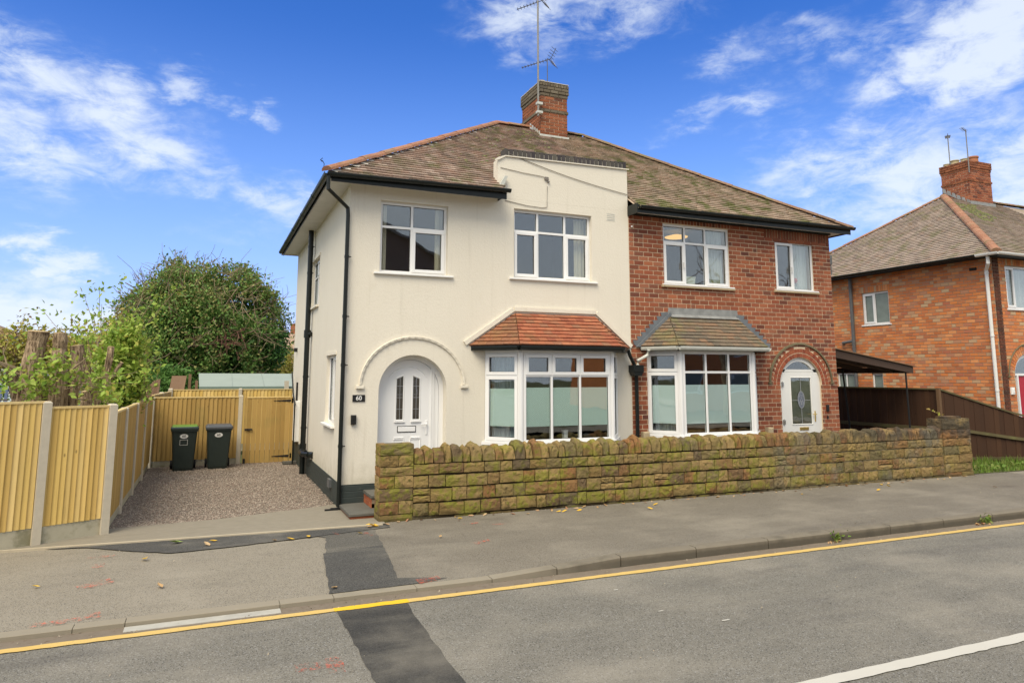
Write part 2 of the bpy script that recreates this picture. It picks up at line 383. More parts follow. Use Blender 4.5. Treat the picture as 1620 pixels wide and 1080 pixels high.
def _stone(n, b):
    p = n.pos(); i = n.island()
    c = n.ramp(i, [(0,(.21,.14,.055)),(.18,(.29,.205,.08)),(.34,(.16,.13,.065)),(.5,(.33,.225,.095)),(.66,(.22,.16,.07)),(.82,(.27,.135,.055)),(1,(.13,.10,.06))])
    sm = n.noise(p, 14, 6, .68); mid = n.noise(p, 3.2, 5, .6); xx = n.new('ShaderNodeSeparateXYZ'); n.put(xx.inputs[0], p)
    c = n.mix(c, (.04,.03,.018), n.math('MULTIPLY', n.step(sm, .50, .70), .85)); c = n.mix(c, (.42,.36,.22), n.math('MULTIPLY', n.step(n.noise(p, 22, 5, .7), .60, .75), .45))
    far = n.step(xx.outputs[0], 11.5, 6.0); lowz = n.step(xx.outputs[2], 1.1, .1)
    mo = n.step(n.math('ADD', n.math('MULTIPLY', sm, .45), n.math('MULTIPLY', mid, .65)), .52, .64)
    mo = n.math('MULTIPLY', mo, n.math('ADD', n.math('MULTIPLY', far, .55), n.math('MULTIPLY', lowz, .22)))
    c = n.mix(c, n.mix((.14,.14,.022), (.30,.30,.045), n.noise(p, 9, 4, .6)), n.math('MULTIPLY', mo, 1.05, clamp=True))
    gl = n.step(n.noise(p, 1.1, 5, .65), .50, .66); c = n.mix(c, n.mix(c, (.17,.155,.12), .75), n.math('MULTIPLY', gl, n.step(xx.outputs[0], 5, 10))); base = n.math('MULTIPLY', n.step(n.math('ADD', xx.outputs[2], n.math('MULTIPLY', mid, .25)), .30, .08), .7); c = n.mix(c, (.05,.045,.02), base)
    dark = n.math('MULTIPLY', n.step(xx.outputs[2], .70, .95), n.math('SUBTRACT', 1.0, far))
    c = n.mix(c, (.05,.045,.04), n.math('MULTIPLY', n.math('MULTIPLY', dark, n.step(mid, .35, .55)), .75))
    n.put(b.inputs['Normal'], n.bump(n.math('ADD', sm, n.math('MULTIPLY', n.noise(p, 60, 4, .7), .5)), 1.0, .02))
    return c
STONE = mat('mossy_sandstone', _stone, .92, .2)
def _stonemortar(n, b):
    p = n.pos(); xm = n.new('ShaderNodeSeparateXYZ'); n.put(xm.inputs[0], p); return n.mix((.035,.026,.014), (.20,.165,.10), n.math('MAXIMUM', n.step(n.noise(p, 2.2, 5, .6), .54, .70), n.math('MULTIPLY', n.step(xm.outputs[0], 7.2, 8.2), n.step(n.noise(p, 5, 4), .35, .5))))
STONE_MORTAR = mat('old_stone_mortar', _stonemortar, .95, .1)
def wood_mat(name, pal, gr=(60, 60, 2.2), dark=(.16,.09,.03), green=0):
    def f(n, b):
        p = n.pos(); i = n.island()
        c = n.ramp(i, [(k/(len(pal)-1), q) for k, q in enumerate(pal)])
        off = n.vmath('SCALE', n.vmath('ADD', p, (0, 0, 0)), None); 
        g = n.noise(n.mapping(p, gr), 1.0, 5, .6, .6)
        c = n.mix(c, dark, n.math('MULTIPLY', n.step(g, .52, .80), .34))
        v = n.voro(n.mapping(p, (5.5, 5.5, 2.6)), 1.0).outputs['Distance']
        c = n.mix(c, tuple(x*.35 for x in pal[0]), n.math('MULTIPLY', n.step(v, .085, .03), .8))
        if green: c = n.mix(c, (.17,.18,.06), n.math('MULTIPLY', n.step(n.noise(p, 1.6, 4), .5, .75), green))
        n.put(b.inputs['Normal'], n.bump(g, .25, .004))
        return c
    return mat(name, f, .75, .25)
def fix_scale_nodes():
    for m in bpy.data.materials:
        if m.use_nodes:
            for nd in m.node_tree.nodes:
                if nd.type == 'VECT_MATH' and nd.operation == 'SCALE': nd.inputs['Scale'].default_value = 1.0
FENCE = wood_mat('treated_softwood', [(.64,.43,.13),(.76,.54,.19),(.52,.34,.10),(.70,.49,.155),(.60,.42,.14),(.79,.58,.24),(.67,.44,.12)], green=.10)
FENCE_SHADED = wood_mat('shaded_softwood', [(.42,.27,.085),(.50,.33,.115),(.38,.24,.075),(.46,.30,.10)], green=.28)  # darker copy of the fence softwood, shade put into its colour
FENCE_RAIL = wood_mat('fence_rail', [(.66,.49,.21),(.72,.55,.26)])
FENCE_DARK = wood_mat('dark_stained_board', [(.052,.025,.014),(.068,.033,.017),(.043,.021,.012),(.060,.029,.016)], dark=(.03,.018,.012))
RAIL_DARK = wood_mat('green_dark_rail', [(.085,.07,.035),(.12,.10,.05)], green=.5)
OLD_WOOD = wood_mat('grey_old_wood', [(.24,.14,.085),(.30,.19,.12),(.20,.12,.07)])
BEAM = wood_mat('brown_beam', [(.055,.035,.027),(.075,.048,.036)], dark=(.02,.014,.01))
CONC = plain('concrete_post', (.54,.48,.375), .85, .2, var=.14, scale=14, bump=.4)
def _gb(n, b):
    p = n.pos(); s = n.noise(p, 4.5, 6, .65)
    c = n.mix((.36,.33,.24), (.50,.46,.35), s); c = n.mix(c, (.17,.16,.085), n.math('MULTIPLY', n.step(n.noise(p, 2.4, 5, .6), .5, .66), .7))
    n.put(b.inputs['Normal'], n.bump(n.noise(p, 60, 4), .4, .005)); return c
GRAVEL_BOARD = mat('stained_concrete', _gb, .9, .2)
BIN = plain('dark_green_bin', (.028,.040,.036), .42, .4, var=.15, scale=9)
BIN_LID = plain('grey_bin_lid', (.085,.092,.10), .45, .4, var=.12, scale=6)
BIN_GREEN = plain('green_bin_lid', (.13,.26,.035), .45, .4, var=.1)
RUBBER = plain('rubber', (.012,.012,.013), .7, .3)
SLAB = plain('step_slab', (.115,.11,.095), .8, .3, var=.3, scale=7, bump=.5)
PALE_STONE = plain('sandstone_sill', (.46,.37,.24), .9, .2, var=.2, scale=20, bump=.5)
def _tarmac(n, b, lo, hi, agg=220, warm=0.0, wet=0.0, spk=.55):
    p = n.pos(); v = n.voro(p, agg); s = n.noise(p, 300, 2, .7); big = n.noise(p, .55, 5, .6); mid = n.noise(n.mapping(p, (1, 3, 1)), 1.4, 6, .62)
    c = n.mix(lo, hi, n.math('MULTIPLY', v.outputs['Distance'], 1.1, clamp=True))
    br = n.new('ShaderNodeSeparateColor'); n.put(br.inputs[0], v.outputs['Color'])
    c = n.mix(c, n.mix(c, .42, spk), n.step(br.outputs[0], .86, .95)); c = n.mix(c, n.mix(c, .008, .65), n.step(br.outputs[1], .80, .92))
    c = n.mix(c, n.mix(c, .02, .16), n.step(mid, .5, .74)); c = n.mix(c, n.mix(c, (.40,.36,.29), .28), n.step(big, .45, .7)); pt = n.noise(n.mapping(p, (.5, 2.2, 1), (0, 0, .05), (4, 2, 0)), .8, 6, .65); c = n.mix(c, n.mix(c, (.34,.31,.25), .20), n.step(pt, .50, .72)); c = n.mix(c, n.mix(c, .01, .45), n.step(n.noise(p, 6, 6, .72), .66, .76))
    n.put(b.inputs['Normal'], n.bump(n.math('ADD', v.outputs['Distance'], s), .45, .005))
    if wet:
        w = n.step(n.noise(n.mapping(p, (.35, 1.4, 1), (0, 0, .1)), 1.2, 6, .6), .52, .80)
        n.put(b.inputs['Roughness'], n.math('SUBTRACT', .85, n.math('MULTIPLY', w, .38)))
        c = n.mix(c, n.mix(c, .012, .22), w); sp = n.step(n.noise(n.mapping(p, (.6, 2.0, 1), (0, 0, -.1), (2, 7, 0)), 2.2, 8, .75), .66, .72); c = n.mix(c, n.mix(c, .008, .6), sp)
    return c
ROAD = mat('road_asphalt', lambda n, b: _tarmac(n, b, (.14,.131,.11), (.20,.187,.158), 120, wet=1, spk=.4), .85, .3)
ROAD_NEW = mat('new_asphalt_patch', lambda n, b: _tarmac(n, b, (.026,.0255,.024), (.058,.056,.052), 105, spk=.06), .85, .3)
PAVE = mat('pavement_asphalt', lambda n, b: _tarmac(n, b, (.215,.19,.15), (.28,.25,.198), 160, spk=.3), .85, .25)
PAVE_DARK = mat('darker_pavement_patch', lambda n, b: _tarmac(n, b, (.085,.08,.07), (.125,.118,.103), 140, spk=.2), .85, .25)
PAVE_STRIP = mat('black_tarmac_strip', lambda n, b: _tarmac(n, b, (.048,.047,.044), (.092,.089,.082), 105, spk=.10), .85, .3)
PAVE_BROWN = mat('brown_pavement', lambda n, b: _tarmac(n, b, (.155,.136,.108), (.205,.182,.146), 170, wet=1, spk=.25), .85, .25)
def _kerb(n, b):
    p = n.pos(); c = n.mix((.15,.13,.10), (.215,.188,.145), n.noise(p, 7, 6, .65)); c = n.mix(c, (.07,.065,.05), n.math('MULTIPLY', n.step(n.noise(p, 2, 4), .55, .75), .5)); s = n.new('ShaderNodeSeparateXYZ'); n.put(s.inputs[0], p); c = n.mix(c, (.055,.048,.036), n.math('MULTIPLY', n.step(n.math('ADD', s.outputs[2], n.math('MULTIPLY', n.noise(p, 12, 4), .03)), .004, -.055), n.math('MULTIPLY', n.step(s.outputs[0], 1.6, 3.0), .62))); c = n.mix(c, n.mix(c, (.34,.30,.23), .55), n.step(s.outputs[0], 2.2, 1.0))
    n.put(b.inputs['Normal'], n.bump(n.noise(p, 90, 3, .7), .5, .004)); return c
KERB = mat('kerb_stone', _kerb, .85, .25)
KERB_WHITE = plain('pale_kerb', (.40,.385,.34), .8, .25, var=.30, scale=8, bump=.3)
def _channel(n, b):
    p = n.pos(); c = n.mix((.15,.12,.09), (.24,.20,.155), n.noise(p, 5, 6, .7)); c = n.mix(c, (.10,.055,.03), n.math('MULTIPLY', n.step(n.noise(p, 18, 5, .7), .55, .7), .6))
    n.put(b.inputs['Normal'], n.bump(n.noise(p, 120, 3, .7), .8, .008)); return c
CHANNEL = mat('gritty_channel', _channel, .9, .2)
def line_mat(name, c0, c1, wear):
    def f(n, b):
        p = n.pos(); nz = n.noise(p, 45, 5, .75); big = n.noise(p, 2.2, 4, .6)
        c = n.mix(c0, c1, big); w = n.step(n.math('ADD', n.math('MULTIPLY', nz, .7), n.math('MULTIPLY', big, .3)), wear, wear+.08)
        n.put(b.inputs['Normal'], n.bump(nz, .5, .004))
        return n.mix(c, (.12,.11,.09), n.math('MULTIPLY', w, .8))
    return mat(name, f, .7, .3)
YELLOW = line_mat('worn_yellow_paint', (.56,.37,.10), (.62,.45,.17), .57)
YELLOW_NEW = line_mat('fresh_yellow_paint', (.72,.44,.02), (.76,.48,.03), .72)
WHITELINE = line_mat('worn_white_paint', (.47,.45,.40), (.55,.53,.47), .62)
def _apron(n, b):
    p = n.pos(); s = n.new('ShaderNodeSeparateXYZ'); n.put(s.inputs[0], n.mapping(p, (1, 1, 1), (0, 0, R(-9))))
    w = n.math('PINGPONG', n.math('DIVIDE', s.outputs[1], .11), .5)
    c = n.mix((.205,.182,.142), (.285,.255,.20), n.noise(p, 8, 6, .65)); c = n.mix(c, (.18,.16,.12), n.math('MULTIPLY', n.step(n.noise(n.mapping(p, (1, 5, 1)), 1.6, 5), .55, .75), .45))
    c = n.mix(c, (.20,.18,.14), n.math('MULTIPLY', n.step(w, .09, .02), .55))
    n.put(b.inputs['Normal'], n.bump(n.math('ADD', n.step(w, .0, .12), n.noise(p, 100, 3)), .4, .005)); return c
APRON = mat('concrete_sett_apron', _apron, .88, .25)
EDGING = plain('concrete_edging', (.44,.38,.28), .9, .2, var=.15, scale=10, bump=.3)
def _gravel(n, b):
    p = n.pos(); i = n.island()
    return n.ramp(i, [(0,(.17,.14,.11)),(.2,(.27,.225,.18)),(.4,(.20,.16,.13)),(.6,(.40,.345,.285)),(.8,(.19,.125,.10)),(1,(.33,.285,.235))])
GRAVEL = mat('pinkish_gravel', _gravel, .9, .2)
def _gravelbed(n, b):
    p = n.pos(); v = n.voro(p, 42); sc = n.new('ShaderNodeSeparateColor'); n.put(sc.inputs[0], v.outputs['Color'])
    n.put(b.inputs['Normal'], n.bump(v.outputs['Distance'], 1.0, .02))
    return n.ramp(sc.outputs[0], [(0,(.10,.08,.063)),(.4,(.20,.165,.135)),(.7,(.14,.11,.088)),(1,(.28,.24,.195))])
GRAVEL_BED = mat('gravel_bed', _gravelbed, .95, .15)
GROUND = plain('garden_ground', (.085,.09,.04), .95, .1, var=.5, scale=1.5)
PATH = plain('garden_path', (.24,.22,.18), .9, .2, var=.25, scale=4, bump=.4)
def _spray(n, b):
    p = n.pos(); f = n.step(n.math('ADD', n.math('MULTIPLY', n.noise(p, 26, 5, .75), .7), n.math('MULTIPLY', n.noise(p, 5, 3), .3)), .49, .60)
    n.put(b.inputs['Alpha'], n.math('MULTIPLY', f, .6)); return (.62,.13,.075)
SPRAY = mat('faded_red_spray_paint', _spray, .8, .2)
def leaf_mat(name, pal, trans=.25):
    def f(n, b):
        i = n.island(); p = n.pos(); big = n.noise(p, .9, 3)
        c = n.ramp(n.math('FRACT', n.math('ADD', i, n.math('MULTIPLY', big, .35))), [(k/(len(pal)-1), q) for k, q in enumerate(pal)])
        try: b.inputs['Transmission Weight'].default_value = 0
        except Exception: pass
        t = n.t; out = t.nodes['Material Output']; tl = n.new('ShaderNodeBsdfTranslucent'); n.put(tl.inputs[0], c)
        mx = n.new('ShaderNodeMixShader'); mx.inputs[0].default_value = trans
        n.l.new(b.outputs[0], mx.inputs[1]); n.l.new(tl.outputs[0], mx.inputs[2]); n.l.new(mx.outputs[0], out.inputs[0])
        return c
    return mat(name, f, .6, .3)
LEAF_IVY = leaf_mat('dark_ivy_leaf', [(0.086,0.176,0.039),(0.147,0.281,0.064),(0.208,0.327,0.075),(0.109,0.234,0.046),(0.367,0.327,0.116),(0.122,0.257,0.064)])
LEAF_DEEP = leaf_mat('deep_green_leaf', [(0.036,0.100,0.022),(0.064,0.154,0.032),(0.090,0.198,0.046)])
LEAF_LIME = leaf_mat('lime_leaf', [(.27,.40,.055),(.37,.50,.08),(.20,.34,.05),(.45,.52,.12),(.30,.43,.07),(.50,.45,.10)], .35)
LEAF_YEL = leaf_mat('yellow_olive_leaf', [(.34,.35,.05),(.46,.43,.07),(.26,.28,.05),(.40,.28,.09),(.50,.48,.12)], .3)
LEAF_OLIVE = leaf_mat('olive_brown_leaf', [(.24,.20,.07),(.30,.27,.09),(.20,.15,.07),(.27,.30,.09)])
LEAF_RUST = leaf_mat('rusty_leaf', [(.20,.10,.05),(.26,.15,.07),(.16,.10,.05),(.22,.19,.06)], .2)
LEAF_HILL = leaf_mat('autumn_hill_leaf', [(.16,.15,.045),(.24,.19,.06),(.12,.14,.04),(.27,.17,.08),(.18,.11,.06)], .2)
GRASS = leaf_mat('grass', [(.12,.22,.03),(.18,.29,.045),(.10,.17,.025),(.26,.27,.08),(.14,.25,.03)], .3)
MOSS = leaf_mat('roof_moss', [(.09,.10,.025),(.14,.14,.035),(.06,.07,.02),(.17,.165,.06)], .05)
DRY = leaf_mat('dry_leaf', [(.42,.24,.10),(.50,.34,.16),(.34,.15,.08),(.55,.42,.24)], .1)
DRY_YEL = leaf_mat('yellow_fallen_leaf', [(.62,.38,.04),(.66,.44,.06)], .1)
LEAF_GREEN1 = leaf_mat('green_fallen_leaf', [(.28,.36,.10),(.30,.40,.12)], .1)
def _bark(n, b):
    p = n.pos(); g = n.noise(n.mapping(p, (30, 30, 4)), 1.0, 6, .7, .5)
    n.put(b.inputs['Normal'], n.bump(g, 1.0, .05))
    return n.mix((.10,.065,.04), (.50,.37,.245), n.step(g, .36, .60))
BARK = mat('furrowed_bark', _bark, .95, .1)
CUTWOOD = plain('sawn_wood', (.55,.42,.24), .9, .1, var=.15, scale=20)
TWIG = plain('twig', (.17,.105,.075), .95, .1, var=.3)
TWIG_RED = plain('reddish_twig', (.22,.11,.085), .95, .1, var=.3)
TWIG_PALE = plain('pale_twig', (.26,.20,.13), .95, .1, var=.25)
GREEN_ROOF = plain('pale_green_sheet', (.30,.345,.30), .6, .3, var=.1, scale=2)
DARKWALL = plain('dark_shed_wall', (.03,.028,.024), .9, .2)
VAN_WHITE = plain('van_white', (.74,.75,.75), .3, .5, var=.04)
VAN_BLUE = plain('van_blue', (.03,.08,.26), .35, .5)
BLUE_METAL = plain('blue_grey_metal', (.13,.17,.30), .4, .5)
METAL = plain('aerial_metal', (.12,.12,.13), .4, .5, .6, var=.3)
MAST = plain('grey_mast', (.24,.23,.21), .5, .4, .4, var=.3, scale=12)
CABLE = plain('cable', (.20,.18,.16), .6, .2)
POT = plain('chimney_pot_buff', (.40,.33,.20), .9, .2, var=.2, scale=14, bump=.3)
POT_RED = plain('chimney_pot_red', (.36,.15,.08), .9, .2, var=.2, scale=14, bump=.3)
DOOR_RED = plain('red_door', (.42,.01,.03), .35, .4)
def _lamp(n, b):
    b.inputs['Emission Color'].default_value = (1, .55, .12, 1); b.inputs['Emission Strength'].default_value = .7; return (.8,.5,.15)
LAMP = mat('lit_lamp_shade', _lamp, .6, .2)
OBSC = plain('obscured_glass', (.20,.24,.22), .25, .5, var=.25, scale=5)
LEADED = plain('lead_came', (.45,.46,.47), .4, .5, .5)
# ------------------------------------------------------------------ setting: ground, road, pavement
def sheet(name, pts, z, m, kind='structure', parent=None):
    b = MB(); b.poly([(p[0], p[1], z) for p in pts]); return b.build(name, m, parent, kind)
sheet('ground', [(-250,-250),(250,-250),(250,250),(-250,250)], -.16, GROUND)
ROAD_Z = -.122; KY = -4.25
sheet('road', [(-60,-13.2),(70,-13.2),(70,KY+.02),(-60,KY+.02)], ROAD_Z, ROAD)
def jag(pts, amp=.012, stepl=.12):
    out = []
    for i in range(len(pts)):
        a = Vector((*pts[i], 0)); b = Vector((*pts[(i+1) % len(pts)], 0)); n = max(1, int((b-a).length/stepl))
        for k in range(n):
            p = a.lerp(b, k/n); out.append((p.x+random.uniform(-amp, amp), p.y+random.uniform(-amp, amp)))
    return out
sheet('road_channel', jag([(-20,KY-.005),(45,KY-.005),(45,KY-.20),(-20,KY-.20)], .012, .2), ROAD_Z+.004, CHANNEL)
sheet('asphalt_patch', jag([(-.78,KY-.24),(-.09,KY-.24),(-.16,-6.2),(-.15,-9.3),(-.82,-9.3),(-.77,-6.3)]), ROAD_Z+.004, ROAD_NEW)
# yellow line: old paint with one fresh length over the trench
def line(name, x0, x1, y0, y1, m, z):
    n = int((x1-x0)/.08); up = []; dn = []
    for i in range(n+1):
        x = x0+(x1-x0)*i/n; up.append((x, y1+random.uniform(-.006, .006))); dn.append((x, y0+random.uniform(-.006, .006)))
    b = MB()
    for i in range(n): b.poly([(*dn[i], z), (*dn[i+1], z), (*up[i+1], z), (*up[i], z)])
    return b.build(name, m, None, 'structure')
line('yellow_line', -15, -.80, KY-.305, KY-.205, YELLOW, ROAD_Z+.008)
line('yellow_line', -.80, -.06, KY-.31, KY-.20, YELLOW_NEW, ROAD_Z+.008)
line('yellow_line', -.06, 40, KY-.305, KY-.205, YELLOW, ROAD_Z+.008)
line('white_line', 1.6, 5.6, -7.62, -7.49, WHITELINE, ROAD_Z+.008)
line('white_line', 11.2, 15.2, -7.62, -7.49, WHITELINE, ROAD_Z+.008)
# pavement sheet: level by the walls, dropping to the lowered kerb on the left
def kz(x):
    t = min(1, max(0, (x-1.1)/(2.6-1.1))); return -.083 + .083*t
def pz(x, y):
    k = kz(x); t = min(1, max(0, (-y-2.3)/(4.13-2.3))); t = t*t
    return k*t
xs = [-14,-8,-5,-4,-3,-2,-1,0,.5,.8,1.1,1.3,1.6,1.9,2.2,2.5,2.6,2.8,3.1,3.4,3.7,4.5,6,9,13,20,40]; ys = [KY+.13,-3.8,-3.5,-3.2,-2.9,-2.6,-2.3,-1.8,-1.5,-1.18]
b = MB()
for i in range(len(xs)-1):
    for j in range(len(ys)-1):
        q = [(xs[i],ys[j]),(xs[i+1],ys[j]),(xs[i+1],ys[j+1]),(xs[i],ys[j+1])]
        b.poly([(x, y, pz(x, y)) for x, y in q])
pavement = b.build('pavement', PAVE, None, 'structure')
def drape(name, pts, dz, m, cut=.35, kind='structure', parent=None):
    """jagged patch laid over the pavement"""
    pts = jag(pts, .012, .10); me = bpy.data.meshes.new(name); import bmesh
    bm = bmesh.new(); vs = [bm.verts.new((x, y, 0)) for x, y in pts]; bm.faces.new(vs)
    for k in range(1, 12):
        for (co, no) in (((0, -1.2-.28*k, 0), (0, 1, 0)),):
            bmesh.ops.bisect_plane(bm, geom=bm.verts[:]+bm.edges[:]+bm.faces[:], plane_co=co, plane_no=no)
    for x in (1.1, 1.3, 1.6, 1.9, 2.2, 2.5, 2.6, 2.8): bmesh.ops.bisect_plane(bm, geom=bm.verts[:]+bm.edges[:]+bm.faces[:], plane_co=(x, 0, 0), plane_no=(1, 0, 0))
    for v in bm.verts: v.co.z = pz(v.co.x, v.co.y)+dz
    bmesh.ops.triangulate(bm, faces=bm.faces[:]); bmesh.ops.recalc_face_normals(bm, faces=bm.faces[:])
    bm.to_mesh(me); bm.free(); return link(name, me, m, parent, None, kind)
drape('brown_pavement_area', [(.06,-1.2),(14.5,-1.2),(14.5,KY+.14),(.35,KY+.14),(-.02,-3.9),(.05,-3.0),(.14,-2.2)], .003, PAVE_BROWN)
drape('pavement_patch', [(-.66,-1.72),(.20,-1.62),(.15,-2.2),(.06,-3.0),(-.03,-3.9),(.5,KY+.2),(.2,KY+.14),(-.78,KY+.14),(-.66,-2.9),(-.50,-1.95)], .006, PAVE_DARK)
drape('pavement_patch', [(-.66,-2.75),(.10,-2.6),(-.02,-3.9),(.5,KY+.2),(.2,KY+.14),(-.78,KY+.14)], .009, PAVE_STRIP)
drape('tarmac_strip', [(-3.87,-1.22),(-2.17,-1.30),(.45,-1.44),(.42,-1.62),(-.55,-1.80),(-1.6,-1.98),(-2.35,-2.05),(-2.86,-1.72),(-3.35,-1.34)], .012, PAVE_STRIP)
for (x, y, w, d, a) in [(-3.1,-1.95,.30,.07,.1),(-3.08,-2.36,.12,.18,0),(-3.0,-3.1,.34,.16,.5),(-3.15,-4.05,.46,.08,.05),(-2.9,-4.0,.1,.12,.3),(1.55,-1.86,.26,.06,.1),(1.95,-2.05,.28,.05,-.1),(1.33,-2.93,.26,.10,.3),(.28,-4.06,.26,.12,.2),(.06,-1.95,.10,.22,.5),(-.35,-1.75,.06,.16,.1)]:
    c, s_ = math.cos(a), math.sin(a)
    drape('spray_mark', [(x+c*u-s_*v, y+s_*u+c*v) for u, v in ((-w/2,-d/2),(w/2,-d/2),(w/2,d/2),(-w/2,d/2))], .016, SPRAY)
for (x, y, w, d) in [(-1.2,-5.8,.10,.08),(-1.0,-5.83,.06,.16)]:
    sheet('spray_mark', jag([(x-w,y-d),(x+w,y-d),(x+w,y+d),(x-w,y+d)]), ROAD_Z+.008, SPRAY)
for (x, y, a) in ((2.53,-6.20,.05),(2.07,-5.0,.03),(2.12,-5.75,.03)):
    sheet('paint_fleck', jag([(x-a,y-.008),(x+a,y-.012),(x+a*.8,y+.012),(x-a*.7,y+.008)], .003, .05), ROAD_Z+.006, WHITELINE)
# kerb: one stone after another, tapering down to the dropped kerb on the left
kerb = empty('kerb', (3.5, KY, 0)); kerb['kind'] = 'structure'
edges = [-14.0+.914*i for i in range(13)]
edges = [e for e in edges if e < -2.7] + [-2.62, -1.28, -.76, .1, .95, 1.75, 2.60, 3.70, 4.86, 6.0, 7.12, 8.24, 9.36, 10.5, 11.6, 12.7, 13.8, 14.9, 16, 17.1, 18.2, 19.4, 21, 23, 26, 30]
for a, c in zip(edges[:-1], edges[1:]):
    za, zc = kz(a)+.004, kz(c)+.004; g = .014 if zc > -.05 else .006; r = .018 if za > -.05 else .004
    b = MB(); prof = lambda z: [(KY+.15, ROAD_Z-.1), (KY+.15, z), (KY+r, z), (KY, z-r), (KY, ROAD_Z-.1)]
    pa, pc = prof(za), prof(zc); vs = [(a+g/2, *p) for p in pa] + [(c-g/2, *p) for p in pc]
    b.add(vs, [(4,3,2,1,0),(5,6,7,8,9)] + [(i, (i+1) % 5, 5+(i+1) % 5, 5+i) for i in range(5)])
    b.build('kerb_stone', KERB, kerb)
b = MB(); b.box(-2.62, -1.28, KY-.150, KY-.012, ROAD_Z+.0, ROAD_Z+.009); b.build('channel_block', KERB_WHITE, kerb, label='pale new channel block in front of the dropped kerb')
# apron of small setts, its edging, gravel drive, garden paths
sheet('apron', [(-4.5,-1.20),(-2.17,-1.29),(.42,-1.42),(.42,-.2),(-.02,.02),(-.02,.42),(-.25,.33),(-1.81,-.14),(-3.2,-.28),(-3.28,-.6),(-4.0,-1.0)], .020, APRON)
b = MB()
E_ = [(-5.6,-1.13),(-4.27,-1.17),(-2.17,-1.29),(.36,-1.42)]
for p, q in zip(E_[:-1], E_[1:]): b.prism([(p[0],p[1]-.05),(q[0],q[1]-.05),(q[0],q[1]+.0),(p[0],p[1]+.0)], 'z', -.05, .028)
b.build('apron_edging', EDGING, None, 'structure')
sheet('driveway', [(-3.3,-.9),(-.05,-.9),(-.05,6.9),(-3.3,6.9)], .010, GRAVEL_BED)
sheet('garden_path', [(0,-1.1),(11.2,-1.1),(11.2,.4),(0,.4)], .004, PATH)
sheet('side_passage', [(10.8,-1.1),(15.6,-1.1),(15.6,14),(10.8,14)], .006, PATH)
# loose gravel
def gravel():
    N = 36000; y = -.45 + 7.2*rng.random(N)**1.25; x = -3.22 + 3.2*rng.random(N)
    edge = np.interp(x, [-3.2,-1.81,-.25,0], [-.30,-.16,.31,.40]); keep = y > edge + rng.normal(0, .03, N); x, y = x[keep], y[keep]; N = len(x)
    s = .005+.008*rng.random(N)
    octa = np.array([(1,0,0),(0,1,0),(-1,0,0),(0,-1,0),(0,0,.8),(0,0,-.6)], float)
    f = np.array([(0,1,4),(1,2,4),(2,3,4),(3,0,4)])
    jit = 1+.35*(rng.random((N,6,3))-.5); a = rng.random(N)*6.28; ca, sa = np.cos(a), np.sin(a)
    v = octa[None]*jit*s[:,None,None]; v[:,:,0] *= 1.4
    vx = v[:,:,0]*ca[:,None]-v[:,:,1]*sa[:,None]; vy = v[:,:,0]*sa[:,None]+v[:,:,1]*ca[:,None]
    V = np.stack([vx+x[:,None], vy+y[:,None], v[:,:,2]+.010+s[:,None]*.4], 2).reshape(-1, 3)
    Fc = (f[None]+6*np.arange(N)[:,None,None]).reshape(-1, 3)
    link('gravel', np_mesh('gravel', V, Fc), GRAVEL, None, None, 'stuff')
gravel()
